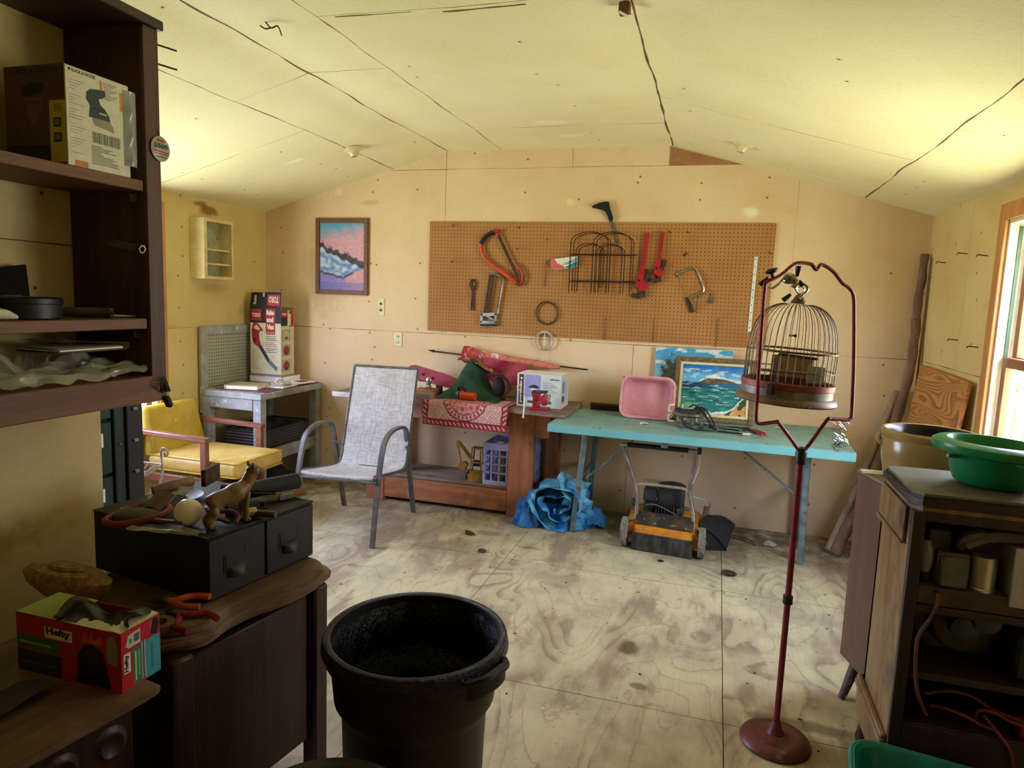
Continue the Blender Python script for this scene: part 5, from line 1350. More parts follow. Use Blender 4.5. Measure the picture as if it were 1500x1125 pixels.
p = P(); p.lathe([(0, 0), (.035, 0), (.036, .19), (.014, .24), (.014, .29), (0, .29)], (-1.22, 4.66, SH+.009), 18); part('bottle_body', p, m_black, t)
p = P(); p.lathe([(.015, .285), (.016, .31), (0, .312)], (-1.22, 4.66, SH+.009), 12); part('cap', p, m_red, t)
# ================================================================== pegboard wall
random.seed(55)
YP = YB-.012
p = P(); p.prism([(-2.118, 1.243), (.318, 1.241), (.322, 2.058), (-2.117, 2.058)], .006, frame((0, YP+.006, 0), (1, 0, 0), (0, 0, 1))); p2 = p
solo('pegboard', p, m_peg, 'wide brown hardboard pegboard on the back wall, hung with saws and wrenches', 'pegboard', origin=False)
def hang(name, label, cat, loc, group=None): return thing(name, label, cat, (loc[0], YP-.001, loc[1]), 0, group)
def wp(pts, d): return [V((a, YP-d, b)) for a, b in pts]
# bow saw
t = hang('bow_saw', 'orange bow saw hanging tilted near the pegboard top', 'saw', (-1.5, 1.62))
p = P(); p.tube(curve(wp([(-1.415, 1.62), (-1.562, 1.721), (-1.646, 1.777), (-1.688, 1.844), (-1.697, 1.897)], .025), 6), .0125, 10); part('frame_tube', p, M('orange_red_tube', 'd2481f', 'b83a1c', .4), t)
p = P(); p.tube(curve(wp([(-1.697, 1.897), (-1.677, 1.936), (-1.642, 1.965), (-1.60, 1.984)], .025), 6), .016, 10); part('black_grip', p, m_black, t)
p = P(); p.tube(wp([(-1.61, 1.985), (-1.555, 1.99)], .025), .014, 8); p.tube(wp([(-1.575, 1.985), (-1.567, 1.95)], .025), .010, 8); part('tension_lever', p, m_red, t)
p = P(); p.prism([(-1.575, 1.955), (-1.415, 1.653), (-1.395, 1.665), (-1.553, 1.965)], .002, frame((0, YP-.024, 0), (1, 0, 0), (0, 0, 1))); part('blade', p, m_iron, t)
p = P(); p.tube(curve(wp([(-1.425, 1.755), (-1.378, 1.705), (-1.366, 1.65), (-1.385, 1.612), (-1.415, 1.615)], .025), 6), .011, 8); part('hand_guard', p, M('dull_red_guard', 'a8352c', '7c2a24', .5), t)
# hacksaw
t = hang('hacksaw', 'silver hacksaw hanging upside down below the bow saw', 'saw', (-1.6, 1.32))
p = P(); p.tube(curve(wp([(-1.625, 1.678), (-1.585, 1.682), (-1.545, 1.665), (-1.528, 1.63), (-1.535, 1.55), (-1.553, 1.43), (-1.556, 1.395)], .02), 5), .01, flat=(.014, .016, (0, 1, 0))); part('frame_bow', p, m_chrome, t)
p = P(); p.prism([(-1.603, 1.665), (-1.588, 1.665), (-1.625, 1.39), (-1.645, 1.39)], .002, frame((0, YP-.018, 0), (1, 0, 0), (0, 0, 1))); p.prism([(-1.628, 1.678), (-1.612, 1.680), (-1.648, 1.388), (-1.664, 1.386)], .010, frame((0, YP-.012, 0), (1, 0, 0), (0, 0, 1))); part('blade', p, m_iron, t)
p = P()
for q in ([(-1.682, 1.392), (-1.558, 1.400), (-1.558, 1.378), (-1.68, 1.370)], [(-1.682, 1.392), (-1.664, 1.392), (-1.664, 1.322), (-1.684, 1.320)], [(-1.575, 1.40), (-1.556, 1.40), (-1.553, 1.325), (-1.572, 1.318)], [(-1.684, 1.338), (-1.553, 1.338), (-1.556, 1.316), (-1.684, 1.312)], [(-1.63, 1.378), (-1.57, 1.35), (-1.57, 1.336), (-1.645, 1.372)]):
    p.prism(q, .024, frame((0, YP-.006, 0), (1, 0, 0), (0, 0, 1)), bev=.003)
part('handle', p, M('worn_aluminium', 'b9bcb8', '8f938f', .4, .6), t)
p = P(); p.prism([(-1.684, 1.314), (-1.556, 1.318), (-1.560, 1.302), (-1.68, 1.297)], .026, frame((0, YP-.005, 0), (1, 0, 0), (0, 0, 1)), bev=.003); part('rubber_base', p, m_black, t)
# nippers
t = hang('hanging_snips', 'small dark snips hanging next to the hacksaw on the pegboard', 'snips', (-1.76, 1.41))
for s in (-1, 1):
    p = P(); p.tube(curve(wp([(-1.755+s*.004, 1.64), (-1.755+s*.021, 1.615), (-1.755+s*.018, 1.585), (-1.755+s*.003, 1.545), (-1.755+s*.009, 1.41)], .012), 5), .006, 6); part('blade_arm', p, m_iron, t)
# paddle
t = hang('paddle', 'red, white and blue printed paddle stuck beside the wire fencing', 'paddle', (-1.07, 1.72))
f = frame((0, YP-.022, 0), (1, 0, 0), (0, 0, 1)); ol = [(-1.169, 1.797), (-.977, 1.822), (-.971, 1.768), (-.978, 1.752), (-.997, 1.743), (-1.122, 1.725), (-1.162, 1.736)]
p = P(); p.prism(ol, .006, f, 'e6e0d0'); part('card', p, m_col, t)
f2 = frame((0, YP-.0286, 0), (1, 0, 0), (0, 0, 1)); p = P(); p.poly(f2, [(-1.169, 1.797), (-1.14, 1.80), (-1.12, 1.77), (-1.06, 1.745), (-1.07, 1.732), (-1.122, 1.727), (-1.162, 1.737)], 'd0606a', .0003); p.poly(f2, [(-1.06, 1.745), (-.972, 1.79), (-.971, 1.768), (-.98, 1.753), (-1.0, 1.744), (-1.06, 1.737)], '2a86a8', .0003); p.poly(f2, [(-1.09, 1.76), (-1.0, 1.80), (-.974, 1.81), (-.973, 1.795), (-1.04, 1.762)], '6ab0bc', .0005); part('print', p, m_col, t, smooth=False)
# wire coils
def coil(name, label, c, r, n, mat, tail=None, wr=.0022):
    t = hang(name, label, 'wire coil', (c[0], c[1]-r))
    p = P()
    for k in range(n):
        rr = r+random.uniform(-.006, .008); o = V((random.uniform(-.004, .004), 0, random.uniform(-.004, .004)))
        p.tube([V((c[0]+rr*math.cos(a), YP-.008-.003*(k % 4), c[1]+rr*math.sin(a)))+o for a in [i*2*PI/36 for i in range(36)]], wr, 5, True)
    part('wire_loops', p, mat, t)
    if tail: p = P(); p.tube(curve(tail, 5), wr, 5); part('tail', p, mat, t)
coil('wire_coil', 'rusty wire coil hanging at the lower middle of the pegboard', (-1.181, 1.414), .078, 5, m_wire, None, .0016)
coil('wire_coil', 'small clear plastic line coil hanging just under the pegboard edge', (-1.192, 1.213), .066, 9, M('clear_line', 'c8c2a4', 'a39c80', .3), [(-1.192, YP-.01, 1.28), (-1.192, YP-.012, 1.25), (-1.192, YP-.02, 1.06)], .0025)
# keyhole saw
t = hang('keyhole_saw', 'keyhole saw with a black pistol handle above the pegboard', 'saw', (-.79, 2.07))
p = P(); p.prism([(-.889, 2.155), (-.892, 2.168), (-.85, 2.187), (-.80, 2.197), (-.778, 2.198), (-.764, 2.15), (-.74, 2.085), (-.745, 2.066), (-.768, 2.068), (-.785, 2.11), (-.797, 2.137), (-.83, 2.150), (-.86, 2.150)], .024, frame((0, YP, 0), (1, 0, 0), (0, 0, 1)), bev=.005); part('handle', p, m_black, t)
p = P(); p.prism([(-.768, 2.07), (-.744, 2.068), (-.664, 1.835), (-.674, 1.833)], .003, frame((0, YP-.004, 0), (1, 0, 0), (0, 0, 1))); part('blade', p, m_steel, t)
# pipe wrenches
def pipe_wrench(name, label, pts, s):
    top, jaw = V((pts[0][0], 0, pts[0][1])), V((pts[1][0], 0, pts[1][1]))
    t = hang(name, label, 'pipe wrench', (jaw.x, jaw.z-.12*s)); d = (jaw-top); L_ = d.length; d.normalize(); sd = V((d.z, 0, -d.x))
    if sd.x < 0: sd = -sd
    F = lambda a, b, y=.02: V((top.x, YP-y, top.z))+d*a+sd*b
    p = P(); p.tube([F(.0, 0), F(L_*.5, 0), F(L_, 0)], .01, flat=(.022*s, .030*s, (0, 1, 0))); p.tube([F(L_*.8, 0), F(L_, 0)], .01, flat=(.026*s, .044*s, (0, 1, 0)))
    ce = F(L_+.028*s, .022*s); p.tube([ce+V((0, .014*s, 0)), ce+V((0, -.014*s, 0))], .034*s, 16); p.tube([F(L_-.01, -.012*s), F(L_+.045*s, -.012*s)], .01, flat=(.026*s, .03*s, (0, 1, 0)))
    part('handle', p, m_red, t)
    p = P(); p.tube([F(-.004, 0), F(.006, 0)], .013*s, 10); part('hanging_end', p, m_red, t)
    p = P(); p.tube([F(L_-.075*s, .050*s), F(L_+.10*s, .022*s)], .01, flat=(.020*s, .024*s, (0, 1, 0))); p.tube([F(L_-.085*s, .055*s), F(L_-.03*s, .048*s)], .01, flat=(.022*s, .036*s, (0, 1, 0)))
    p.tube([F(L_+.085*s, .045*s), F(L_+.105*s, .0), F(L_+.10*s, -.045*s)], .01, flat=(.022*s, .030*s, (0, 1, 0))); part('hook_jaw', p, m_iron, t)
    p = P(); p.tube([F(L_-.018*s, .036*s), F(L_+.0*s, .034*s)], .020*s, 12); part('adjusting_nut', p, m_iron, t)
pipe_wrench('pipe_wrench', 'larger red pipe wrench on the pegboard, next to the wire fencing', [(-.50, 1.985), (-.528, 1.66)], 1.0)
pipe_wrench('pipe_wrench', 'smaller red pipe wrench hanging close to the larger one', [(-.396, 1.995), (-.418, 1.745)], .78)
# coping saw
t = hang('coping_saw', 'coping saw with a black handle hanging askew on the pegboard', 'saw', (-.18, 1.46))
p = P(); p.tube(curve(wp([(-.287, 1.715), (-.275, 1.725), (-.185, 1.756), (-.158, 1.744), (-.13, 1.69), (-.105, 1.628), (-.115, 1.597), (-.20, 1.556)], .014), 6), .0065, 8); p.tube(wp([(-.287, 1.718), (-.279, 1.695)], .014), .005, 6); part('frame_bow', p, m_chrome, t)
p = P(); p.tube(wp([(-.281, 1.70), (-.207, 1.55)], .014), .0015, 4); part('blade', p, m_steel, t)
p = P(); p.tube(wp([(-.212, 1.56), (-.204, 1.54), (-.185, 1.505), (-.166, 1.463)], .014), [.008, .011, .014, .013], 10); part('handle', p, m_black, t)
t = hang('hanging_keys', 'small bunch of keys on a hook at the sparse end of the pegboard', 'keys', (-.053, 1.53))
for k in range(3):
    p = P(); a = -.28+.26*k; p.tube(wp([(-.053, 1.595), (-.053+.065*math.sin(a), 1.595-.07*math.cos(a))], .008+.003*k), .004, flat=(.008, .002, (1, 0, 0))); part('key', p, m_chrome, t)
p = P(); p.tube([V((-.053+.012*math.cos(a), YP-.012, 1.60+.012*math.sin(a))) for a in [i*PI/6 for i in range(12)]], .0015, 5, True); part('ring', p, m_steel, t)
p = P(); p.tube(wp([(-.134, 1.61), (-.137, 1.53), (-.141, 1.46)], .006), .0022, 5); solo('wire_strip', p, m_chrome, 'thin pale wire strip dangling by the coping saw handle', 'wire')
# ruler
t = hang('shelf_rail', 'white metal shelf strip with dark holes beside the birdcage', 'rail', (.21, 1.37))
p = P(); p.prism([(.203, 1.843), (.224, 1.843), (.218, 1.35), (.197, 1.35)], .005, frame((0, YP-.002, 0), (1, 0, 0), (0, 0, 1)), 'dfe0d8')
g = frame((0, YP-.0075, 0), (1, 0, 0), (0, 0, 1))
for k in range(10): p.poly(g, [(.2125-.0006*k*1.0+.004*math.cos(a*PI/4), 1.825-.05*k+.004*math.sin(a*PI/4)) for a in range(8)], '3a3a38', .0)
part('strip', p, m_col, t)
# folding garden fence of wire, two leaves
def fence(name, label, x0, x1, z0, z1, zt, zb, y, flip):
    t = hang(name, label, 'wire fence', ((x0+x1)/2, zb)); n = 8
    p = P()
    for z in (z0, z1): p.tube([V((x0, YP-y, z)), V((x1+.03, YP-y, z+.004))], .0036, 6)
    part('cross_wire', p, m_wire, t)
    for k in range(3):
        p = P(); w = (x1-x0); a, b = ((x0, x0+w*.62), (x0+w*.38, x1), (x0+w*.10, x0+w*.52))[k]; top = (zt, zt, zt-.08)[k]
        m_ = (a+b)/2; r = (b-a)/2
        pts = [V((a, YP-y-.003*k, zb)), V((a, YP-y-.003*k, top-r*.55))]+[V((m_-r*math.cos(q), YP-y-.003*k, top-r*.55+r*.55*math.sin(q))) for q in [PI*i/14 for i in range(1, 14)]]+[V((b, YP-y-.003*k, top-r*.55)), V((b, YP-y-.003*k, zb+.02*k))]
        p.tube(pts, .003, 6); part('arch_wire', p, m_wire, t)
    p = P(); a, b = x0+(x1-x0)*.45, x0+(x1-x0)*.86; m_ = (a+b)/2; r = (b-a)/2; top = zt-.082
    p.tube([V((a, YP-y-.009, zb)), V((a, YP-y-.009, top-r*.6))]+[V((m_-r*math.cos(q), YP-y-.009, top-r*.6+r*.6*math.sin(q))) for q in [PI*i/14 for i in range(1, 14)]]+[V((b, YP-y-.009, top-r*.6)), V((b, YP-y-.009, zb))], .003, 6); part('arch_wire', p, m_wire, t)
fence('wire_fence', 'dark arched wire garden fence piece hanging flat on the pegboard', -1.026, -.60, 1.829, 1.645, 1.99, 1.565, .032, 0)
fence('wire_fence', 'second arched wire fence piece, rustier, hung behind the first', -1.008, -.585, 1.833, 1.650, 1.982, 1.575, .018, 1)
# pegboard hooks
hk = [(-1.93, 2.03, .05), (-1.93, 1.77, .05), (-1.42, 2.02, .04), (-1.21, 1.94, .03), (-1.43, 1.87, .03), (-1.2, 1.78, .02), (-.36, 2.0, .03), (-.24, 2.0, .03), (.29, 1.87, .02), (-.24, 1.86, .015)]
for x, z, w in hk:
    p = P(); p.tube(curve([(x, YP+.001, z), (x+.004, YP-.02, z+.002), (x+.01, YP-.03, z-.012), (x+.02, YP-.035, z-.004)], 4), .0022, 6)
    solo('pegboard_hook', p, m_wire, 'small empty bent wire hook in the pegboard', 'hook', 'empty pegboard hooks')
for x, z0, z1, lb in ((-.42, 1.245, 1.42, 'thin dark vertical wire hanging below the pipe wrenches'), (.0, 1.23, 1.43, 'thin dark vertical wire hanging below the key bunch'), (-.76, 1.245, 1.40, 'faint dark wire hanging below the wire fencing'), (-1.21, 1.60, 1.775, 'thin wire hanging by the paddle above the rusty coil')):
    p = P(); p.tube(curve([(x+.01, YP-.02, z1), (x, YP-.012, z1-.02), (x+.003, YP-.009, z1-.08), (x, YP-.006, z0)], 4), .002, 5); solo('hanging_wire', p, m_wire, lb, 'wire')
p = P(); p.lathe([(0, 0), (.009, 0), (.009, .008), (0, .01)], (-.245, YP, 1.845), 10, Mx.Rotation(PI/2, 3, 'X')); solo('knot_plug', p, m_iron, 'dark round knob stuck in the pegboard above the coping saw', 'knob')  # round plug stuck in the pegboard; nothing is mounted on it

# ================================================================== teal folding table
t = thing('folding_table', 'long teal painted folding table with worn metal legs under the pegboard', 'table', (-.09, 4.45, 0))
bt = .7485
p = P(); p.prism([(-.965, 4.085), (.775, 4.035), (.80, 4.825), (-.94, 4.825)], .012, Mx.Translation((0, 0, bt-.012)), bev=.003); part('tabletop', p, m_blue, t)
p = P(); p.prism([(-.966, 4.083), (.776, 4.033), (.776, 4.065), (-.966, 4.115)], .050, Mx.Translation((0, 0, bt-.0535)), bev=.003); part('front_edge', p, m_blueedge, t)
p = P(); p.prism([(.75, 4.066), (.775, 4.066), (.80, 4.824), (.775, 4.824)], .04, Mx.Translation((0, 0, bt-.0535))); p.prism([(-.964, 4.116), (-.94, 4.116), (-.915, 4.824), (-.94, 4.824)], .04, Mx.Translation((0, 0, bt-.0535))); part('end_edge', p, m_blueedge, t)
L45 = lambda a, b, w=.036, h=.022, up=(1, 0, 0): P().tube([a, b], .01, flat=(w, h, up))
for a, b in (((-.76, 4.30, bt-.05), (-.815, 4.285, 0)), ((-.765, 4.76, bt-.05), (-.80, 4.79, 0)), ((.565, 4.27, bt-.05), (.575, 4.255, 0)), ((.60, 4.72, bt-.05), (.62, 4.74, 0))):
    part('leg', L45(a, b), m_legmetal, t)
for a, b in (((-.75, 4.35, .36), (-.40, 4.35, bt-.05)), ((.56, 4.32, .38), (.13, 4.32, bt-.05))):
    part('diagonal_brace', L45(a, b, .03, .012, (0, 1, 0)), m_legmetal, t)
for x in (-.79, .59):
    p = P(); p.tube([(x, 4.29, .36), (x, 4.76, .36)], .012, 8); part('cross_bar', p, m_legmetal, t)
p = P(); p.b2((-.27, 4.10, bt-.09), (-.23, 4.13, bt-.05), .003); part('latch_block', p, m_legmetal, t)

# things on the teal table
for k in range(3):
    p = P(); p.b2((-.82, 4.76-.012*k, bt+.0005+.0175*k), (-.45, 4.80-.012*k, bt+.0165+.0175*k), .002)
    solo('stick', p, wood('dark_stick_wood', '4e2c1c', '3a2014', 0, 8, .55), ('lowest', 'middle', 'topmost')[k]+' of three dark wooden sticks stacked behind the pink basin', 'stick', 'dark sticks behind the basin')
t = thing('wash_basin', 'pink plastic wash basin standing on its side on the teal table', 'basin', (-.41, 4.62, bt))
mb = frame((-.408, 4.56, .892), (1, .02, 0), (0, .22, .975))
def rr(w, h, r, n=6):
    o = []
    for cx, cy, a0 in ((w-r, h-r, 0), (-w+r, h-r, PI/2), (-w+r, -h+r, PI), (w-r, -h+r, 1.5*PI)):
        for i in range(n+1):
            a = a0+PI/2*i/n; o.append((cx+r*math.cos(a), cy+r*math.sin(a)))
    return o
def loft(p, secs, m, cap=True, col=None):
    rings = [[p.bm.verts.new(m @ V((x, y, z))) for x, y in rr(w, h, r)] for w, h, r, z in secs]; n = len(rings[0])
    for A, B in zip(rings, rings[1:]):
        for j in range(n): p.paint([p.bm.faces.new((A[j], A[(j+1) % n], B[(j+1) % n], B[j]))], col)
    if cap: p.bm.faces.new(rings[-1])
p = P(); loft(p, [(.145, .112, .05, -.10), (.150, .118, .055, -.095), (.165, .128, .06, .0), (.174, .136, .065, .003), (.176, .138, .065, -.004), (.168, .130, .06, -.008), (.160, .123, .055, -.004), (.143, .110, .05, -.093), (.13, .10, .05, -.0965)], mb); p.bm.faces.new([p.bm.verts.new(mb @ V((x, y, -.10))) for x, y in rr(.145, .112, .05)])
part('basin_body', p, M('pink_plastic', 'd99aa0', 'cc8a92', .45), t)
p = P(); loft(p, [(.172, .134, .06, .001), (.181, .142, .065, .001), (.181, .142, .065, -.006), (.172, .134, .06, -.006)], mb, False); part('rim', p, M('pink_plastic_rim', 'e0a6aa', 'd2939a', .45), t)
# paintings standing on the table
def beach(u, v):
    n = nz(u, v, 5)
    c = mixc('8fcbdc', '4aa6d2', sm(.45, 1, v+.1*n))
    if v > .72 and nz(u*1.4, v*4, 4, 7) > .12: c = mixc(c, 'f0f2ea', .8)
    if v < .52: c = mixc('7cb8b4', '6fae8c', sm(.2, -.2, n))
    if v < .44: c = mixc('8fb04a', 'b3c06a', .5+nz(u, v, 14))
    if v < .25: c = mixc('9a8a6c', '6d6a58', .5+nz(u, v, 16))
    if math.hypot((u-.22)/.16, (v-.55)/.38)+.5*nz(u*2, v*2, 8, 2) < .75: c = mixc('4a5a48', '7a7660', .5+nz(u, v, 24)*1.2)
    return c
t = thing('painting', 'unframed beach painting with a blue sky standing behind the framed sea painting', 'painting', (-.14, 4.82, bt))
m = frame((-.392, 4.80, bt+.0005), (1, 0, 0), (0, .045, 1)); p = P(); p.prism([(0, 0), (.508, 0), (.508, .472), (0, .466)], .012, m, 'cfc8b0'); part('board', p, m_col, t)
p = P(); p.grid(lambda a, b: m @ V((.508*a, .466*b, .0126)), 60, 60, cf=beach); part('painted_face', p, m_art, t, smooth=False)
def sea(u, v):
    n = nz(u*1.5, v, 6); n2 = nz(u*1.2, v*4, 7, 3)
    c = mixc('6ab4dc', '1f6fb8', sm(.70, 1, v+.07*n))
    if abs(v-.80+.06*(u-.5)) < .10 and nz(u*1.5, v*3, 5, 9) > .15: c = mixc(c, 'dcecf0', .55)
    hill = .635+.10*math.exp(-((u-.56)/.15)**2)+.07*math.exp(-((u-.38)/.09)**2)+.05*math.exp(-((u-.76)/.11)**2)+.07*sm(.85, 1, u)+.015*n
    cl = hill+.03+.05*math.exp(-((u-.48)/.08)**2)+.035*nz(u*3, 0, 5, 5)+.02*math.exp(-((u-.80)/.08)**2)
    if u > .26 and v < cl and v > .62: c = mixc('f2f2ea', 'c9dce6', .5+nz(u*3, v*3, 5))
    if u > .22 and v < hill: c = mixc('453a2a', '86704a', .5+nz(u, v*2, 14)*1.3)
    if v < .64+.015*n: c = mixc('17406a', '1f6c86', sm(.2, .64, u+.1*n)); 
    if v < .52: c = mixc('14505e', '2f9c8c', .45+n2*.9)
    if v < .62 and nz(u*1.3, v*6, 5, 8) > .33: c = mixc(c, 'cfe8dc', .6)
    sh = .03+.42*sm(.55, 1.05, u)**2+.03*n
    if v < sh: c = mixc('c98a4a', 'd8b070', .5+n)
    if v < sh and nz(u, v, 9, 4) > .05: c = mixc('2f5a34', '1f4028', .5+n2)
    if abs(v-sh) < .02: c = lin('d4e8dc')
    return c
framed('painting', 'framed seascape painting of a green bay leaning on the wall behind cords', (-.248, 4.635, bt+.001), (1, .02, 0), (0, .20, .98), .515, .425, .034, m_frameolive, sea, 90, 70, .025, .016)
p = P(); m = frame((-.248, 4.635, bt+.001), (1, .02, 0), (0, .20, .98))
# hotplates with cords
t = thing('hotplate', 'two small electric hotplates stacked with tangled black cords on the teal table', 'hotplate', (-.125, 4.40, bt))
c0 = V((-.125, 4.40, bt+.0005))
p = P(); p.lathe([(0, .0), (.085, 0), (.098, .012), (.102, .022), (.092, .030), (.06, .032), (0, .032)], c0, 32); part('lower_plate', p, m_chrome, t)
p = P()
for a in range(6): p.tube([c0+V((.07*math.cos(a), .07*math.sin(a), .03)), c0+V((.08*math.cos(a), .08*math.sin(a), .075))], .008, 8)
part('legs', p, m_steel, t)
p = P(); p.lathe([(0, .070), (.088, .070), (.104, .080), (.106, .092), (.095, .098), (0, .10)], c0, 32); part('upper_plate', p, m_chrome, t)
p = P(); p.lathe([(.095, .0985), (.09, .112), (.04, .116), (0, .116)], c0, 32); part('black_top', p, m_blackrough, t)
p = P(); p.lathe([(.05, .116), (.045, .14), (.02, .152), (0, .154)], c0+V((-.02, .02, 0)), 24); part('green_glass', p, M('pale_green_glass', '7fae84', '5f9468', .25), t)
for z in (.03, .09):
    p = P(); p.tube(curve([c0+V((-.095, -.02, z)), c0+V((-.128, -.03, z+.006)), c0+V((-.125, -.035, z+.04)), c0+V((-.095, -.02, z+.045))], 5), .006, 8); part('cup_handle', p, M('cream_handle', 'd8cfb0', 'c4b894', .4), t)
cords = [[(-.13, 4.36, .88), (-.09, 4.31, .90), (-.02, 4.30, .83), (.02, 4.30, .77), (.04, 4.36, .762), (-.01, 4.42, .765)], [(-.17, 4.34, .86), (-.16, 4.28, .79), (-.10, 4.24, .763), (.0, 4.24, .762), (.10, 4.28, .762)], [(-.03, 4.36, .775), (.05, 4.42, .765), (.16, 4.44, .763), (.22, 4.40, .763), (.18, 4.34, .763), (.06, 4.34, .766), (-.02, 4.30, .77)], [(-.10, 4.34, .875), (-.04, 4.34, .88), (.02, 4.33, .80), (.03, 4.27, .764), (.12, 4.24, .762), (.19, 4.24, .762)]]
for q in cords:
    p = P(); p.tube(curve([V(a) for a in q], 8), .0055, 7); part('cord', p, m_black, t)
t = thing('red_pliers', 'pliers with red grips lying at the cord ends on the teal table', 'pliers', (.24, 4.40, bt))
p = P(); p.tube([(.20, 4.455, bt+.012), (.235, 4.42, bt+.014)], [.006, .012], 8); part('jaw', p, m_iron, t)
for s in (0, 1):
    p = P(); p.tube([(.235, 4.42, bt+.012), (.27+.015*s, 4.36+.015*s, bt+.012), (.305+.02*s, 4.285+.025*s, bt+.011)], [.007, .010, .008], 8); part('grip', p, m_red, t)
for (x, y, s, lb) in ((-.40, 4.345, .022, 'small white foam crumb on the teal table before the pink basin'), (.205, 4.255, .03, 'white tag-like scrap at the end of the black cords'), (.42, 4.60, .02, 'white crumb on the teal table beneath the birdcage')):
    p = P(); p.ball((x, y, bt+s*.3), s, (1.3, .9, .3), 8); p.jitter(.008, 40, 3); solo('foam_scrap', p, M('white_foam', 'dcd8c8', 'c2bca8', .8), lb, 'scrap', 'white scraps on the teal table')

# ================================================================== mower
t = thing('lawn_mower', 'old orange push lawn mower with black engine under the teal table', 'lawn mower', (-.21, 4.35, 0))
# deck
p = P()
secs = []
ol = [(-.41, 4.17), (-.05, 4.13), (-.02, 4.18), (.01, 4.42), (-.02, 4.60), (-.16, 4.70), (-.33, 4.70), (-.45, 4.60), (-.465, 4.42), (-.44, 4.22)]
oc = curve([V((a, b, 0)) for a, b in ol], 4, True); oc = [(q.x, q.y) for q in oc]
def shrink(k, z): cx, cy = -.22, 4.43; return [V((cx+(x-cx)*k, cy+(y-cy)*k, z)) for x, y in oc]
rg = [[p.bm.verts.new(q) for q in shrink(k, z)] for k, z in ((.97, .05), (1.0, .055), (1.0, .125), (.96, .145), (.80, .165), (.55, .175))]
for A, B in zip(rg, rg[1:]):
    for j in range(len(A)): p.bm.faces.new((A[j], A[(j+1) % len(A)], B[(j+1) % len(A)], B[j]))
p.bm.faces.new(rg[-1]); part('deck', p, m_mow, t)
p = P(); p.grid(lambda u, v: (-.40+.35*u, 4.165-.030*v-.035*u, .150-.050*v+.010*math.sin(PI*v)), 12, 6); part('front_panel', p, m_mow, t)
p = P(); p.grid(lambda u, v: (-.40+.35*u, 4.30-.135*v-.035*u, .20-.046*v+.010*math.sin(PI*v)), 12, 6); part('dusty_deck_cover', p, M('grimy_deck', '2c2722', '5a4428', .75, 0, 14, 5, .35, .7, c3='c07c20', s3=20, lo3=.62, hi3=.70), t)
p = P(); p.prism([(-.41, 0), (-.045, -.0), (-.047, .088), (-.412, .088)], .012, frame((0, 4.090, .004), (1, -.09, 0), (0, 0, 1))); p.box((-.228, 4.118, .098), (.37, .02, .02), .003, Mx.Rotation(-.09, 3, 'Z')); part('trailing_flap', p, M('scuffed_rubber_flap', '24231f', '4a463c', .8, 0, 22, 5, .4, .68, stretch=(1, 1, .3)), t)
for x, y, r in ((-.463, 4.18, .092), (.005, 4.145, .092), (-.47, 4.66, .085), (.02, 4.66, .085)):
    p = P(); p.lathe([(0, -.02), (r*.55, -.022), (r*.62, -.016), (r*.93, -.020), (r, -.012), (r, .012), (r*.93, .020), (r*.62, .016), (r*.55, .022), (0, .02)], (x, y, r), 30, Mx.Rotation(PI/2, 3, 'Y') @ Mx.Identity(3)); w = part('wheel', p, m_tyre, t)
    p = P(); p.lathe([(0, -.030), (.012, -.03), (.012, .03), (0, .03)], (x, y, r), 12, Mx.Rotation(PI/2, 3, 'Y')); part('hub', p, m_steel, w)
# engine
p = P(); p.b2((-.29, 4.34, .215), (-.12, 4.50, .345), .02, seg=2); p.lathe([(.09, .33), (.088, .352), (.06, .362), (0, .364)], (-.205, 4.43, 0), 28); part('engine_shroud', p, m_engine, t)
p = P()
for k in range(5): p.lathe([(.028+.011*k, .3645-.0022*k), (.033+.011*k, .3645-.0022*k)], (-.205, 4.43, .002), 24)
part('starter_grille', p, m_steel, t)
p = P(); p.b2((-.375, 4.33, .255), (-.295, 4.43, .335), .008); p.b2((-.372, 4.328, .305), (-.297, 4.43, .312)); part('air_filter', p, m_engine, t)
p = P(); p.b2((-.37, 4.30, .175), (-.30, 4.40, .25), .008); part('carburettor', p, m_blackrough, t)
p = P()
for k in range(7): p.b2((-.29+.018*k, 4.275, .165), (-.282+.018*k, 4.34, .245), .001)
p.b2((-.285, 4.30, .17), (-.17, 4.345, .24)); part('cooling_fins', p, m_blackrough, t)
p = P(); p.b2((-.165, 4.31, .175), (-.125, 4.36, .235), .004); part('muffler', p, m_steel, t)
p = P(); p.b2((-.33, 4.36, .15), (-.12, 4.52, .215), .01); part('crankcase', p, m_engine, t)
# handle
hl = curve([(-.405, 4.24, .165), (-.405, 4.27, .27), (-.425, 4.285, .36), (-.47, 4.29, .48), (-.525, 4.30, .60), (-.52, 4.30, .617)], 6)
hr = curve([(-.045, 4.20, .14), (-.06, 4.25, .24), (-.09, 4.28, .36), (-.08, 4.29, .48), (-.07, 4.30, .60), (-.075, 4.30, .617)], 6)
p = P(); p.tube(hl, .0125, 10); part('handle_tube', p, m_tubegrey, t)
p = P(); p.tube(hr, .0125, 10); part('handle_tube', p, m_tubegrey, t)
p = P(); p.tube([(-.53, 4.30, .617), (-.06, 4.30, .617)], .0135, 12); part('cross_handle', p, m_chrome, t)
p = P(); p.tube([(-.49, 4.30, .617), (-.115, 4.30, .617)], .0165, 12); part('foam_grip', p, m_black, t)
p = P(); p.tube(curve([(-.425, 4.285, .36), (-.40, 4.285, .375), (-.25, 4.285, .378), (-.13, 4.285, .375), (-.095, 4.28, .36)], 6), .0095, 8); part('brace_bar', p, M('pale_brace', 'b8ab94', '9c8f7a', .45, .4), t)
p = P(); p.b2((-.06, 4.285, .60), (-.035, 4.315, .64), .004); part('throttle', p, m_black, t)
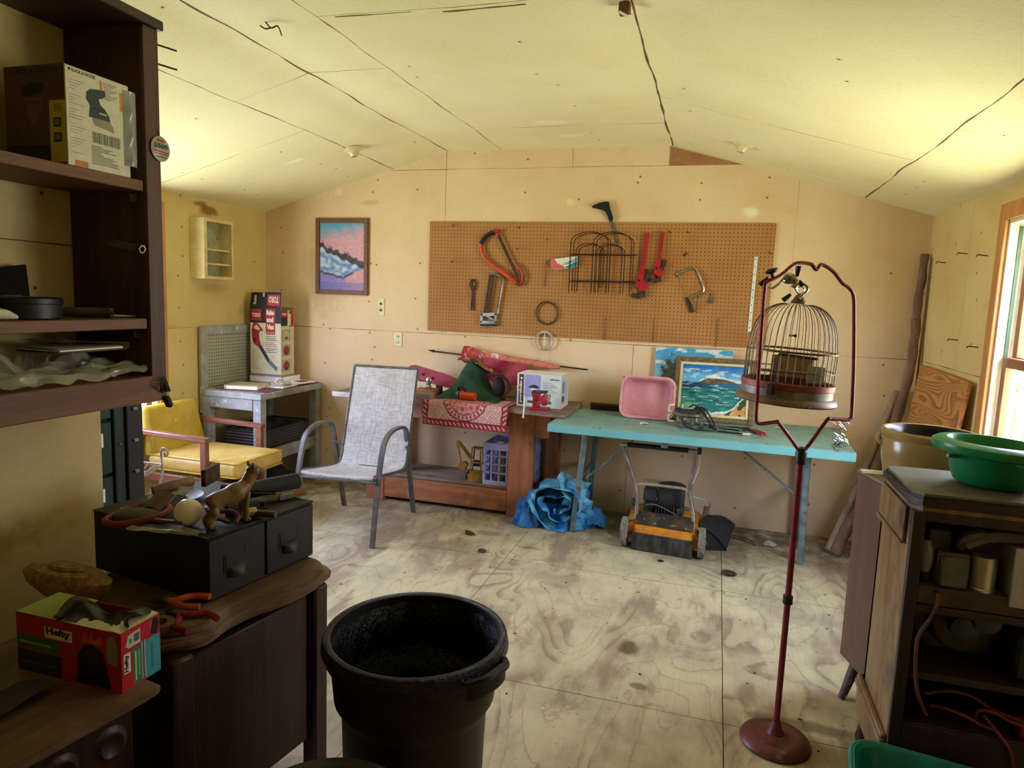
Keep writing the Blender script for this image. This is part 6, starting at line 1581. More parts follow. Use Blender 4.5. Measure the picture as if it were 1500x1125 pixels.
p = P(); p.tube(curve([(-.045, 4.30, .61), (-.045, 4.29, .52), (-.075, 4.28, .42), (-.12, 4.29, .36)], 8), .0035, 6); part('throttle_cable', p, M('white_cable', 'c9c4b4', 'a8a290', .5), t)
p = P(); p.tube(curve([(-.36, 4.28, .24), (-.30, 4.26, .26), (-.22, 4.26, .235), (-.15, 4.27, .20)], 8), .0035, 6); part('spark_lead', p, m_tubegrey, t)
p = P(); p.tube(curve([(-.08, 4.30, .33), (.0, 4.36, .30), (.04, 4.5, .24), (.03, 4.62, .16)], 8), .0035, 6); part('rear_cable', p, M('white_cable_b', 'c9c4b4', 'a8a290', .5), t)
def chf(u, v):
    a = V((-.02+.06*v, 4.26+.26*v, .155+.03*math.sin(PI*v))); b = V((.155+.05*v, 4.30+.22*v, .015+.10*v))
    q = a+(b-a)*u; q.z += .025*math.sin(PI*u); return q
p = P(); p.grid(chf, 12, 8); p.grid(lambda u, v: chf(u, 0)+V((0, .01, -v*min(.13, chf(u, 0).z-.004))), 12, 3); part('discharge_chute', p, m_blackrough, t)

# tarp
t = thing('tarp', 'crumpled bright blue tarp heaped on the floor by the teal table leg', 'tarp', (-.92, 4.45, 0))
def tarpc(u, v): return mixc('2a6cb0', '5fb0dc', sm(-.3, .4, nz(u*1.4, v*1.4, 6)))
p = P()
def tf(cx, cy, rx, ry, h, sd):
    def f(u, v):
        a = 2*PI*u; r = v**.8
        fold = .14*math.sin(a*5+sd)+.10*math.sin(a*9+sd*2+6*v)
        q = V((cx+rx*r*math.cos(a)*(1+fold*.6), cy+ry*r*math.sin(a)*(1+fold*.6), h*(1-v**2.2)*(1+fold*1.1*v*1.6)+.004))
        n = noise.noise_vector(V((q.x*11, q.y*11, sd+q.z*8)))*.035*math.sin(PI*min(1, v*.9+.05))
        q += n; q.z = max(q.z, .003); return q
    return f
def roll(u, v):
    a = -2.2+u*13.5; r = .045+.115*u+.018*math.sin(a*3)+.012*math.sin(9*v+a)
    q = V((-.925+r*1.22*math.cos(a), 4.24+.34*v+.05*(1-u), .155+r*1.0*math.sin(a)))
    q += noise.noise_vector(V((q.x*9, q.y*6, q.z*9)))*.028+noise.noise_vector(V((q.x*24, q.y*14, q.z*24)))*.010
    q.z = max(q.z, .004); return q
p.grid(roll, 150, 16, cf=lambda u, v: mixc('3a8ac8', '84cfe8', sm(-.25, .3, nz(u*9, v*2, 2.2, 4)))); part('main_roll', p, m_cloth, t, ang=1.0)
p = P(); p.grid(tf(-.93, 4.44, .24, .15, .13, 1), 72, 16, closeu=True, cf=lambda u, v: mixc('2a6cb0', '62b4dc', sm(-.25, .3, nz(math.cos(u*2*PI)*2, math.sin(u*2*PI)*2, 1.6, v*4)))); part('base_heap', p, m_cloth, t, ang=1.0)
p = P(); p.grid(tf(-1.13, 4.32, .10, .08, .17, 4), 44, 14, closeu=True, cf=lambda u, v: mixc('24589c', '4a8cc8', .5+nz(u*6, v*4, 2))); part('outer_fold', p, m_cloth, t, ang=1.0)
p = P(); p.grid(lambda u, v: V((-.90+.17*u+.03*math.sin(6*v), 4.34+.10*u-.04*math.sin(PI*v), .15+.22*v-.06*u))+noise.noise_vector(V((u*4, v*4, 9)))*.03, 12, 14, cf=lambda u, v: mixc('4aa0d4', '8fd4ea', .5+nz(u*3, v*3, 2))); part('raised_flap', p, m_cloth, t, ang=1.0)
p = P(); p.grid(lambda u, v: V((-.78+.16*u, 4.40+.16*v, .02+.10*math.sin(PI*u)*math.sin(PI*v)))+V((0, 0, abs(noise.noise(V((u*5, v*5, 2)))*.04))), 14, 10, cf=lambda u, v: mixc('2f74b8', '56a4d4', .5+nz(u*4, v*4, 3))); part('corner_fold', p, m_cloth, t, ang=1.0)
p = P(); p.ball((-.90, 4.66, .08), .13, (1.1, .8, .8), 16); p.jitter(.03, 7, 2)
for q in p.bm.verts: q.co.z = max(q.co.z, .003)
solo('dark_sack', p, m_blackrough, 'dark sack lying behind the blue tarp under the bench end', 'sack')
# ================================================================== birdcage on its stand
random.seed(77)
t = thing('cage_stand', 'red metal birdcage stand with a looped frame and round foot', 'stand', (.298, 2.41, 0))
B0 = V((.298, 2.41, 0)); th = math.radians(33); du = V((math.cos(th), math.sin(th), 0))
p = P(); p.lathe([(0, .002), (.116, .002), (.119, .010), (.112, .022), (.085, .034), (.07, .032), (.055, .030), (.030, .040), (.019, .062), (.013, .085), (0, .086)], B0, 44); part('foot', p, M('worn_maroon_foot', '6a2f2c', '54241f', .45, .1, 9, 5, c3='7c5848', s3=30), t)
p = P(); p.tube([B0+V((0, 0, .06)), B0+V((0, 0, 1.05))], .0105, 14); part('pole', p, m_cagered, t)
p = P(); p.lathe([(.0105, .512), (.0165, .514), (.0165, .524), (.0135, .527), (.0165, .530), (.0165, .541), (.0105, .543)], B0, 16); part('joint_collar', p, m_black, t)
p = P(); p.lathe([(.011, 1.0), (.017, 1.003), (.019, 1.04), (.015, 1.05), (.02, 1.056), (0, 1.06)], B0, 16); part('top_collar', p, m_black, t)
uz = [(.0, 1.035), (-.04, 1.08), (-.098, 1.140), (-.110, 1.145), (-.170, 1.140), (-.184, 1.150), (-.187, 1.168), (-.192, 1.32), (-.195, 1.479), (-.195, 1.575), (-.188, 1.592), (-.14, 1.616), (-.10, 1.648), (-.075, 1.658), (-.030, 1.656), (-.014, 1.643), (-.004, 1.641), (.006, 1.655), (.022, 1.654), (.06, 1.636), (.098, 1.602), (.128, 1.586), (.148, 1.56), (.160, 1.48), (.178, 1.32), (.188, 1.172), (.182, 1.152), (.166, 1.148), (.105, 1.152), (.09, 1.147), (.038, 1.078), (.0, 1.035)]
p = P(); p.tube(curve([B0+du*u+V((0, 0, z)) for u, z in uz], 4), .0062, 9); part('hanging_frame', p, m_cagered, t)
p = P()
for k in range(26):
    q = B0+du*(.145+random.uniform(-.018, .018))+V((random.uniform(-.012, .012), random.uniform(-.01, .01), 1.148-random.random()*.075)); p.tube(curve([q, q+V((.012, .004, -.01)), q+V((-.004, -.004, -.022)), q+V((.008, 0, -.03))], 3), .0010, 4)
tt = thing('bead_chain', 'tangle of small pale chain hanging from the birdcage frame', 'chain', tuple(B0+du*.145+V((0, 0, 1.07)))); part('chain_links', p, m_chrome, tt)

CC = V((.24, 2.47, 0)); tilt = Mx.Translation((CC.x, CC.y, 1.23)) @ Mx.Rotation(math.radians(2.6), 4, 'Y') @ Mx.Translation((-CC.x, -CC.y, -1.23))
t = thing('birdcage', 'rusty domed wire birdcage hanging inside the red stand frame', 'birdcage', tuple(CC+V((0, 0, 1.19))))
cx_, cy_ = CC.x, CC.y
RB, z0, zs, zt = .143, 1.262, 1.375, 1.538
p = P(); m_cagewire = M('rusty_cage_wire', '5c4630', '7a6242', .55, .5, 60)
def put(p): p.bm.transform(tilt); return p
nb = 40
for k in range(nb):
    a = 2*PI*k/nb; d = V((math.cos(a), math.sin(a), 0))
    pts = [CC+d*RB+V((0, 0, 1.255)), CC+d*RB+V((0, 0, zs))]
    for i in range(1, 10):
        q = PI/2*i/10; pts.append(CC+d*(RB*math.cos(q)**.85*.96+.022*(i/9))+V((0, 0, zs+(zt-.008-zs)*math.sin(q)**1.05)))
    p = P(); p.tube(pts, .0016, 5); part('bar', put(p), m_cagewire, t)
for z, r in ((zs, RB), (1.372, RB+.001), (1.31, RB)):
    p = P(); p.tube([CC+V((r*math.cos(a), r*math.sin(a), z)) for a in [i*2*PI/48 for i in range(48)]], .0022, 6, True); part('hoop', put(p), m_cagewire, t)
p = P(); p.lathe([(.026, 1.530), (.024, 1.536), (.012, 1.556), (.006, 1.562), (0, 1.563)], CC, 24); part('crown_cap', put(p), M('bronze_cap', '6e5a40', '54432e', .5, .4), t)
p = P(); p.tube([CC+V((.012*math.cos(a), 0, 1.575+.012*math.sin(a))) for a in [i*PI/10 for i in range(20)]], .0025, 6, True); part('top_ring', put(p), m_chrome, t)
p = P(); p.lathe([(.144, 1.222), (.147, 1.223), (.147, 1.250), (.150, 1.252), (.150, 1.270), (.147, 1.272), (.144, 1.272)], CC, 56, cols=['8c7a70', '8f8880', '6c4038', 'a04848', '98403f', '6c4038']); part('base_band', put(p), m_rustcol, t)
p = P(); p.lathe([(0, 1.206), (.135, 1.206), (.158, 1.200), (.163, 1.206), (.160, 1.216), (.150, 1.224), (.146, 1.226), (0, 1.224)], CC, 56); part('seed_skirt', put(p), M('rusty_skirt', '6e4e40', '7f6a58', .5, .3, 14, 5, c3='8c8478', s3=36), t)
p = P(); p.lathe([(0, 1.232), (.140, 1.232), (.140, 1.234), (0, 1.235)], CC, 40); part('floor_tray', put(p), m_iron, t)
for a in (-2.0, .25):
    p = P(); d = V((math.cos(a), math.sin(a), 0)); p.box(CC+d*.153+V((0, 0, 1.250)), (.010, .022, .038), .003, Mx.Rotation(a, 3, 'Z')); part('clip', put(p), m_iron, t)
p = P(); p.box(CC+V((.07, -.11, 1.308)), (.06, .004, .055), .001, Mx.Rotation(.45, 3, 'Z')); part('feed_cup', put(p), M('cloudy_cup', 'a8a69a', '8a887c', .3), t)
p = P(); p.tube([CC+V((-.05, -.128, 1.365)), CC+V((.068, -.122, 1.36))], .0045, 8); p.tube([CC+V((-.05, -.130, 1.365)), CC+V((-.05, -.130, 1.262))], .003, 6); part('door_frame', put(p), m_iron, t)
p = P(); p.tube([CC+V((-.09, -.02, 1.30)), CC+V((.09, .02, 1.30))], .005, 8); part('perch', put(p), m_bark, t)
p = P(); p.box(CC+V((.02, .12, 1.31)), (.14, .003, .075), 0, None); part('rear_card', put(p), M('tan_card', 'b39a78', 'a08666', .8), t)
p = P(); p.ball(CC+V((.0, -.05, 1.425)), .006, n=8); p.tube([CC+V((-.02, -.05, 1.424)), CC+V((.0, -.05, 1.425))], .003, 6); part('toy', put(p), m_black, t)

# clamp lamp bits at the top of the frame
t = thing('clamp', 'chrome spring clamp with black rubber tips holding the cage to the frame', 'clamp', (.24, 2.44, 1.55))
Y4 = 2.44
m_foil = M('crinkled_chrome', 'c4bfb2', '8d887c', .3, .9, 60, 4, .4, .6, .4)
p = P(); p.tube(curve([(.232, Y4, 1.58), (.237, Y4, 1.597), (.222, Y4, 1.612), (.20, Y4, 1.620)], 5), [.010]*5+[.013]*5+[.016]*5+[.018], 10); p.ball((.215, Y4, 1.605), .017, (1.2, .8, .8), 10); part('clamp_body', p, m_foil, t)
p = P(); p.tube(curve([(.20, Y4, 1.612), (.182, Y4, 1.590), (.165, Y4, 1.578), (.152, Y4-.01, 1.583)], 5), .0042, 8); part('bent_arm', p, m_chrome, t)
p = P(); p.tube(curve([(.248, Y4, 1.600), (.268, Y4, 1.590), (.275, Y4, 1.576), (.262, Y4, 1.560), (.252, Y4, 1.546)], 5), .0042, 8); part('bent_arm', p, m_chrome, t)
for a, b, r0, r1 in (((.240, Y4, 1.618), (.242, Y4, 1.652), .006, .011), ((.225, Y4, 1.560), (.203, Y4, 1.538), .005, .010), ((.245, Y4, 1.604), (.26, Y4, 1.588), .007, .008)):
    p = P(); p.tube([a, b], [r0, r1], 10); part('rubber_tip', p, m_black, t)
p = P(); p.tube([(.236, Y4-.004, 1.588), (.240, Y4, 1.572)], .004, 6); part('hook', p, m_steel, t)
t = thing('spring_clamp', 'black wing-shaped spring clamp gripping the shoulder of the red frame', 'clamp', (.14, 2.36, 1.60))
p = P(); p.tube([(.120, 2.32, 1.583), (.143, 2.32, 1.606)], [.009, .006], 10); part('jaw', p, m_black, t)
p = P(); p.ball((.152, 2.32, 1.628), .018, (1.15, .8, .5), 12, Mx.Rotation(-.35, 3, 'Y')); part('wing', p, m_black, t)
p = P(); p.tube([(.152, 2.32, 1.622), (.158, 2.318, 1.605), (.150, 2.315, 1.60)], .005, 8); part('stem', p, m_black, t)

# ================================================================== far corner: stick, board
t = thing('branch', 'tall bare tree branch leaning in the corner by the window', 'branch', (.95, 4.7, 0))
p = P(); bp = [(.80, 4.50, .015), (.90, 4.56, .25), (1.0, 4.62, .52), (1.10, 4.69, .85), (1.155, 4.73, 1.15), (1.175, 4.765, 1.42), (1.178, 4.785, 1.65), (1.187, 4.80, 1.872)]
bc = curve(bp, 6); p.tube([q+noise.noise_vector(q*9)*.008 for q in bc], [.036-.014*i/len(bc)+.003*math.sin(i*1.7) for i in range(len(bc))], 10); part('stem', p, m_bark, t)
for i, (z, a) in enumerate(((10, 1), (16, 3), (22, 5), (27, 2), (31, 4), (35, 1))):
    q = bc[z]; p = P(); p.tube([q, q+V((.035*math.cos(a), -.03, .02))], [.008, .004], 6); part('knot', p, m_bark, t)
p = P(); p.tube(curve([(.77, 4.53, .02), (.90, 4.64, .35), (1.02, 4.74, .70), (1.12, 4.80, 1.02)], 6), [.026]*7+[.024]*12, 10); solo('pole', p, m_paleplank, 'pale weathered pole leaning beside the tall branch in the corner', 'pole')
p = P(); p.box((1.165, 4.21, .92), (.018, .84, .56), .001, Mx.Rotation(math.radians(6), 3, 'Y') @ Mx.Rotation(0.02, 3, 'X')); p.bm.transform(Mx.Translation((0, 0, 0)))
solo('plywood_board', p, m_plyboard, 'orange fir plywood board leaning on the wall under the window', 'board')
p = P(); p.b2((1.05, 3.9, .0), (1.20, 4.6, .635), .004); solo('storage_box', p, m_tv, 'plain brown box on the floor supporting the orange plywood board', 'box')
p = P(); p.tube([(1.205, 4.745, .64), (1.213, 4.76, 1.85)], .006, 8); solo('thin_rod', p, m_bark, 'thin dark rod standing against the wall behind the tall branch', 'rod')
nl = [(4.50, 1.805, 1), (4.15, 1.83, 1), (3.86, 1.80, 0), (4.14, 1.38, 1), (3.84, 1.36, 0)]
for k, (y, z, s) in enumerate(nl):
    p = P(); p.tube([(XR+.002, y, z), (XR-.05, y-.02, z+.004), (XR-.055, y-.022, z-.006)], .0028, 6); solo('wall_nail', p, m_iron, 'bent rusty nail sticking out of the window wall', 'nail', 'bent nails in the window wall')

# ================================================================== cabinet, crock, radio, bowl
RZ = math.radians(16)
t = thing('low_cabinet', 'plain brown low cabinet on splayed legs behind the radio console', 'cabinet', (.563, 2.865, 0), RZ)
p = P(); p.b2((0, -.31, .15), (.60, 0, .895), .004); part('cabinet_body', p, m_tv, t, True)
p = P(); p.b2((-.003, -.313, .895), (.603, .003, .905), .002); part('top', p, M('dusty_cabinet_top', '8a8474', '756c58', .6), t, True)
for x, y, a, b in ((.05, -.05, -.06, -.02), (.05, -.26, -.085, -.03), (.55, -.05, .04, .04), (.55, -.26, .04, -.03)):
    p = P(); p.tube([(x, y, .155), (x+a, y+b, .0)], [.022, .014], 12); part('splayed_leg', p, M('paint_spotted_leg', '4a3a30', '5d4c40', .6, c3='a8a298', s3=40), t, True)
p = P(); p.b2((.57, 2.80, .906), (.66, 2.87, .908)); p.bm.transform(Mx.Identity(4)); solo('paper', p, M('white_paper', 'd8d4c4', None, .8), 'white paper scrap on the low cabinet corner next to the stoneware crock', 'paper')
t = thing('crock', 'tan glazed stoneware crock with dark inside behind the green bowl', 'crock', (.775, 2.82, .906))
CK = V((.775, 2.80, .9062))
p = P(); p.lathe([(0, 0), (.128, 0), (.140, .008), (.152, .08), (.156, .145), (.152, .152), (.158, .160), (.160, .176), (.153, .184), (.146, .182)], CK, 44); part('crock_body', p, m_crock, t)
p = P(); p.lathe([(.147, .181), (.140, .165), (.138, .03), (0, .02)], CK, 44); part('dark_inside', p, M('brown_glaze', '14110f', '1c1714', .2), t)
for a in (PI*.93, 0):
    d = V((math.cos(a), math.sin(a), 0)); s = V((-d.y, d.x, 0)); p = P(); p.tube(curve([CK+d*.150+s*.03+V((0, 0, .12)), CK+d*.168+s*.015+V((0, 0, .135)), CK+d*.168-s*.015+V((0, 0, .135)), CK+d*.150-s*.03+V((0, 0, .12))], 5), .009, 8); part('ear_handle', p, m_crock, t)

t = thing('radio_console', 'antique wooden radio console with its open back showing dusty parts', 'radio', (.88, 2.34, 0))
rx0, rx1, ry0, ry1, rz = .582, 1.195, 2.17, 2.53, .965
p = P(); p.prism([(rx0-.012, ry0+.03), (rx0+.018, ry0-.008), (rx1+.012, ry0-.008), (rx1+.012, ry1+.012), (rx0+.02, ry1+.012), (rx0-.012, ry1-.02)], .027, Mx.Translation((0, 0, rz)), bev=.005); part('top_slab', p, m_radiodark, t)
p = P(); p.prism([(rx0-.004, ry0+.032), (rx0+.022, ry0), (rx1+.004, ry0), (rx1+.004, ry1+.004), (rx0+.024, ry1+.004), (rx0-.004, ry1-.016)], .009, Mx.Translation((0, 0, rz+.027)), bev=.003); part('top', p, m_radiotop, t)
p = P(); p.prism([(rx0-.004, ry0+.034), (rx0+.022, ry0), (rx1+.004, ry0), (rx1+.004, ry1+.004), (rx0+.024, ry1+.004), (rx0-.004, ry1-.016)], .018, Mx.Translation((0, 0, rz-.018)), bev=.004); part('top_moulding', p, m_radio, t)
for x0, x1 in ((rx0, rx0+.02), (rx1-.02, rx1)):
    p = P(); p.b2((x0, ry0+.02, .14), (x1, ry1, rz-.018)); part('side_panel', p, m_radio, t)
p = P(); p.b2((rx0-.012, ry0+.045, .84), (rx0-.0005, ry1-.01, rz-.019), .003); p.prism([(ry0+.04, .84), (ry1-.01, .84), (ry1-.01, .825), (ry0+.04, .835)], .017, frame((rx0-.017, 0, 0), (0, 1, 0), (0, 0, 1))); part('side_frieze', p, m_radio, t)
p = P(); p.b2((rx0-.014, ry0+.02, .10), (rx0-.0005, ry1+.02, .20), .003); p.b2((rx0-.022, ry0+.015, .20), (rx0-.0005, ry1+.025, .222), .004); p.b2((rx0-.018, ry0+.018, .222), (rx0-.0005, ry1+.022, .238), .004); part('side_apron', p, m_radio, t)
p = P(); p.b2((rx0, ry1-.02, .14), (rx1, ry1, rz-.018)); part('front_panel', p, m_radiodark, t)
for x0, x1 in ((rx0, rx0+.034), (rx1-.034, rx1)):
    p = P(); p.b2((x0, ry0, .10), (x1, ry0+.022, rz-.018), .002); part('back_stile', p, m_radiodark, t)
p = P(); p.b2((rx0+.034, ry0, rz-.045), (rx1-.034, ry0+.022, rz-.018), .002); part('back_rail', p, m_radiodark, t)
p = P(); p.b2((rx0+.034, ry0, .10), (rx1-.034, ry0+.022, .295), .002); part('back_rail', p, m_radiodark, t)
for z in (.667, .462):
    p = P(); p.b2((rx0+.02, ry0+.006, z-.022), (rx1-.02, ry1-.02, z), .002); part('shelf', p, m_radiodark, t)
p = P(); p.b2((rx0+.02, ry0+.006, .285), (rx1-.02, ry1-.02, .30), .002); part('floor_board', p, m_radiodark, t)
for x, y in ((rx0+.02, ry1-.005), (rx0+.03, ry0+.03), (rx1-.02, ry1-.005), (rx1-.03, ry0+.03)):
    p = P(); p.lathe([(0, 0), (.026, 0), (.030, .02), (.022, .06), (.024, .11), (.03, .14), (.03, .24)], (x, y, 0), 10); part('turned_leg', p, m_radiodark, t)
# chassis and tubes
m_dustgrey = M('dusty_grey_metal', '77736f', '5c5856', .6, .2, 16, 4, .3, .7)
m_ch = M('dusty_chassis', '5d4c44', '4a3c36', .7, .3, 12, 5, c3='7d726a', s3=30)
p = P(); p.b2((rx0+.036, ry0+.012, .668), (rx1-.03, ry0+.19, .722), .003); ch = part('chassis', p, m_ch, t)
p = P(); p.lathe([(.0, 0), (.008, 0), (.008, .002), (0, .002)], (.667, ry0+.0115, .71), 12, Mx.Rotation(PI/2, 3, 'X')); p.tube([(.667, ry0+.012, .71), (.667, ry0+.004, .71)], .006, 8); part('cord_grommet', p, m_black, ch)
def tube_valve(x, y, h, r):
    p = P(); p.lathe([(0, .722), (r*.8, .722), (r*.8, .752), (r*.6, .754)], (x, y, 0), 16); b_ = part('valve_base', p, m_black, t)
    p = P(); p.lathe([(r*.6, .752), (r*.75, .765), (r, .79), (r, .80), (r*.8, .722+h*.85), (r*.4, .722+h), (0, .722+h)], (x, y, 0), 18); part('glass_envelope', p, m_clear, b_)
    p = P(); p.lathe([(0, .755), (r*.45, .755), (r*.45, .722+h*.75), (0, .722+h*.75)], (x, y, 0), 10); part('plate', p, m_blackrough, b_)
tube_valve(.642, ry0+.06, .125, .022); tube_valve(.70, ry0+.15, .12, .02); tube_valve(.80, ry0+.15, .12, .02)
p = P(); p.b2((.672, ry0+.022, .722), (.748, ry0+.09, .815), .008); p.b2((.668, ry0+.04, .722), (.752, ry0+.055, .822), .003); part('transformer', p, m_dustgrey, t)
p = P(); p.b2((.66, ry0+.11, .722), (.72, ry0+.17, .87), .004); part('shield_can', p, m_dustgrey, t)
p = P(); p.lathe([(0, .722), (.036, .722), (.036, .73), (.034, .732), (.034, .815), (.031, .824), (0, .825)], (.79, ry0+.055, 0), 28); part('silver_can', p, M('brushed_aluminium', 'd2ccbe', 'b8b2a4', .35, .9, 30, 3, stretch=(1, 1, .1)), t)
p = P(); p.b2((.845, ry0-.0, .70), (.99, ry0+.012, .872), .002); p.b2((.85, ry0+.012, .722), (.99, ry0+.16, .865), .003); part('metal_shield', p, M('dull_zinc', 'c6c6ca', 'b0b0b6', .5, .5, 8, 4), t)
p = P(); p.b2((.75, ry0+.10, .80), (1.05, ry0+.16, .875), .006); p.tube(curve([(.74, ry0+.06, .85), (.80, ry0+.05, .885), (.90, ry0+.05, .89), (1.0, ry0+.06, .895)], 5), .018, 8); p.tube(curve([(.735, ry0+.08, .83), (.732, ry0+.06, .86), (.745, ry0+.05, .88), (.78, ry0+.05, .89)], 5), .012, 8); part('tuning_gang', p, m_dustgrey, t)
# speaker in the lower bay
p = P(); p.lathe([(.125, 0), (.128, .012), (.10, .02), (.085, .055), (.045, .075), (0, .078)], (.80, ry0+.218, .56), 36, Mx.Rotation(PI/2, 3, 'X')); sp_ = part('speaker_cone', p, m_dustgrey, t)
p = P(); p.lathe([(.034, .075), (.040, .08), (.040, .125), (.03, .13), (0, .131)], (.78, ry0+.218, .575), 24, Mx.Rotation(PI/2, 3, 'X')); p.lathe([(.034, .085), (.036, .1), (.036, .14), (0, .145)], (.83, ry0+.218, .615), 24, Mx.Rotation(PI/2, 3, 'X')); part('speaker_magnet', p, M('bluish_grey_metal', '4e5460', '3e4450', .45, .4), sp_)
p = P(); p.prism([(.70, .465), (.92, .465), (.92, .66), (.70, .66)], .010, frame((0, ry0+.23, 0), (1, 0, 0), (0, 0, 1))); part('speaker_board', p, m_radiodark, t)
p = P(); p.b2((.90, ry0+.05, .463), (1.05, ry0+.18, .60), .01); part('power_unit', p, m_engine, t)
p = P(); p.box((.855, ry0+.2, .495), (.05, .003, .04), .0, Mx.Rotation(.5, 3, 'Y')); part('tag', p, M('torn_card', '8a7c68', '6e6252', .9), t)
# mains cord and red wires
p = P(); p.tube(curve([(.667, ry0+.004, .71), (.668, ry0-.006, .69), (.655, ry0-.008, .64), (.628, ry0-.006, .57), (.632, ry0-.006, .47), (.645, ry0-.006, .40), (.675, ry0+.03, .335), (.69, ry0+.05, .31)], 8), .0055, 8); part('mains_cord', p, M('brown_fabric_cord', '7a4c36', '5f3a2a', .8), t)
for k, q in enumerate([[(.70, .06, .335), (.74, .04, .345), (.79, .03, .335), (.83, .03, .318), (.86, .03, .312)], [(.69, .08, .36), (.74, .07, .385), (.80, .07, .385), (.86, .06, .36), (.92, .04, .35), (.98, .05, .34)], [(.82, .05, .32), (.815, .03, .36), (.85, .02, .37), (.90, .02, .35), (.96, .02, .34)], [(.83, .03, .35), (.86, .0, .32), (.89, -.012, .28), (.905, -.014, .22), (.91, -.02, .12), (.93, -.05, .03)]]):
    p = P(); p.tube(curve([V((a, ry0+b, c)) for a, b, c in q], 8), .005, 7); part('red_wire', p, M('faded_red_wire', '8c3a34', '742c2a', .5), t)
p = P(); p.b2((.925, ry0+.03, .302), (.99, ry0+.08, .345), .004); part('red_plug', p, m_red, t)

t = thing('green_bowl', 'wide-brimmed green plastic bowl sitting on the radio console', 'bowl', (.83, 2.36, rz+.0365))
GB = V((.83, 2.37, rz+.0368))
p = P(); p.lathe([(0, .0), (.082, 0), (.098, .008), (.112, .04), (.118, .085), (.124, .094), (.150, .096), (.166, .102), (.170, .112), (.168, .124), (.155, .132), (.128, .134), (.122, .126), (.112, .06), (.092, .014), (0, .008)], GB, 56, None, None, 1.0, .92); p.bm.transform(Mx.Translation(GB) @ Mx.Rotation(math.radians(2), 4, 'Y') @ Mx.Translation(-GB)); part('bowl_body', p, m_green, t)
for a in (3.6, 4.9, .2): p = P(); d = V((math.cos(a), math.sin(a)*.92, 0)); p.tube([GB+d*.12+V((0, 0, .088)), GB+d*.155+V((0, 0, .092))], .006, 6); part('brim_rib', p, m_green, t)
p = P(); p.lathe([(0, 0), (.045, 0), (.05, .006), (.05, .014), (.044, .012), (0, .005)], (.99, 2.36, rz+.0365), 28); solo('glass_dish', p, m_clear, 'low clear glass dish on the radio console next to the green bowl', 'dish')
t = thing('teal_tub', 'teal green plastic tub on the floor before the radio console', 'tub', (.66, 1.93, 0))
TB = Mx.Translation((.665, 1.965, 0)) @ Mx.Rotation(-.16, 4, 'Z')
p = P(); loft(p, [(.17, .13, .06, .002), (.20, .155, .07, .21), (.212, .168, .075, .215), (.214, .170, .075, .228), (.206, .162, .07, .232), (.196, .152, .068, .222), (.165, .126, .06, .012)], TB); p.bm.faces.new([p.bm.verts.new(TB @ V((x, y, .002))) for x, y in rr(.17, .13, .06)]); part('tub_body', p, m_teal, t)
p = P(); p.tube([TB @ V((x, y, .224)) for x, y in rr(.213, .169, .075)], .008, 8, True); part('rim', p, m_teal, t)

# ceiling lamp holders, hook and crack wood
def lampholder(label, c, m):
    t = thing('lamp_holder', label, 'lamp holder', c, 0, 'porcelain lamp holders')
    mm = Mx.Translation(c) @ m
    p = P(); p.lathe([(0, .0), (.060, 0), (.062, -.008), (.05, -.016), (.034, -.022), (.034, -.030), (0, -.030)], (0, 0, 0), 28); p.bm.transform(mm); part('base', p, M('cream_porcelain', 'e6dcb4', 'd4c898', .3), t)
    p = P(); p.lathe([(.034, -.028), (.030, -.034), (.026, -.050), (.020, -.052), (.020, -.03)], (0, 0, 0), 20); p.bm.transform(mm); part('socket', p, M('cream_porcelain_b', 'dccfa0', 'c8ba88', .3), t)
lampholder('empty cream lamp holder on the ceiling slope above the snow painting', (-2.393, 4.173, ceil_z(-2.393)-.004), Mx.Rotation(-math.atan(.278), 4, 'Y'))
lampholder('empty cream lamp holder on the ceiling slope nearer the window', (.072, 4.216, ceil_z(.072)-.008), Mx.Rotation(math.atan(.2877), 4, 'Y'))
t = thing('ceiling_socket', 'broken brown and white socket on the ceiling seam near the ridge', 'socket', (-.392, 2.57, 2.50))
p = P(); p.b2((-.415, 2.55, 2.527), (-.375, 2.59, 2.565), .004); part('wood_chip', p, M('raw_brown', '6a4228', '553420', .7), t)
p = P(); p.tube([(-.41, 2.545, 2.528), (-.385, 2.565, 2.52), (-.372, 2.59, 2.53)], .005, 6); part('white_edge', p, M('white_porcelain', 'e8e0cc', 'd8cfb4', .4), t)
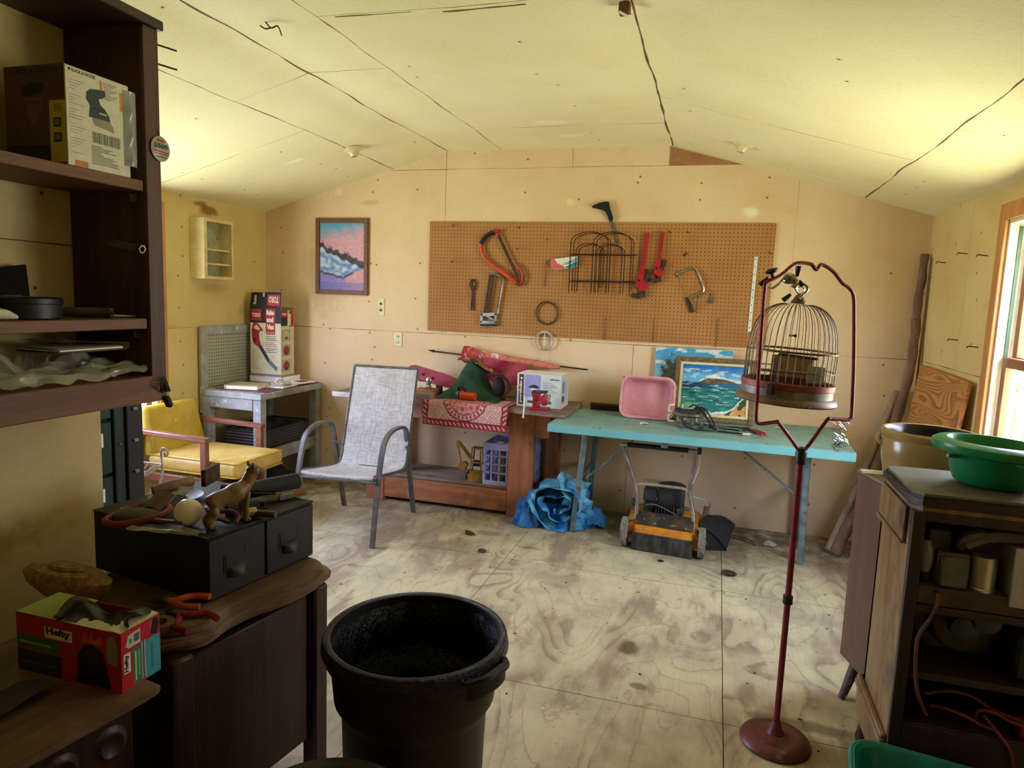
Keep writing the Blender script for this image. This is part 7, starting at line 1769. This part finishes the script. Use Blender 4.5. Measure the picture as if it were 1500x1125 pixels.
p = P(); p.tube(curve([(-1.80, 2.45, 2.562), (-1.78, 2.46, 2.54), (-1.75, 2.46, 2.545), (-1.76, 2.5, 2.525)], 4), .003, 6); p.tube(curve([(-1.78, 2.46, 2.542), (-1.79, 2.44, 2.53), (-1.81, 2.43, 2.54)], 4), .003, 6); solo('ceiling_wire', p, m_wire, 'small dark wire twist hanging from the ceiling between two seams', 'wire')

# litter on the floor
p = P()
for k in range(150):
    x, y = random.uniform(-2.2, .7), random.uniform(2.3, 4.3); s = random.uniform(.003, .009); a = random.random()*6
    p.poly(Mx.Translation((x, y, .0015)) @ Mx.Rotation(a, 4, 'Z'), [(-s, -s*.5), (s*.8, -s*.6), (s, s*.4), (-s*.4, s*.7)], random.choice(('3a3026', '4a3e30', 'd8d0b8', 'e4dcc4', '5c4a36')))
solo('floor_crumbs', p, m_cloth, 'scattered tiny chips and crumbs across the bare plywood floor', 'crumbs', kind='stuff', smooth=False)
for (x, y, s, c, nm, lb) in ((.42, 4.52, .035, 'd8d4c8', 'foam_scrap', 'white foam lump on the floor by the teal table leg'), (.165, 3.92, .035, '4a3a2c', 'dry_leaf', 'brown curled leaf on the bare floor in front of the mower'), (-1.42, 3.98, .03, '4a4038', 'dry_leaf', 'dark leaf scrap on the floor before the workbench rail'), (-1.25, 3.72, .025, '5a4a38', 'dry_leaf', 'small leaf scrap on the floor between the bench and trash can'), (-.22, 3.98, .018, '2c241c', 'dry_leaf', 'tiny dark scrap on the floor right by the mower flap')):
    p = P(); p.ball((x, y, s*.35), s, (1.2, .8, .35), 8, None, c); p.jitter(s*.5, 30, x)
    for q in p.bm.verts: q.co.z = max(q.co.z, .001)
    solo(nm, p, m_cloth, lb, 'scrap')
for k, (a, b, lb) in enumerate((((.18, 4.60, .004), (.34, 4.48, .006), 'thin dark twig on the floor beyond the mower chute'), ((.20, 4.64, .004), (.33, 4.54, .006), 'second dark twig on the floor, nearer the wall than the first'))):
    p = P(); p.tube([V(a), (V(a)+V(b))/2+V((.01, .01, .004)), V(b)], .004, 6); solo('twig', p, m_bark, lb, 'twig')
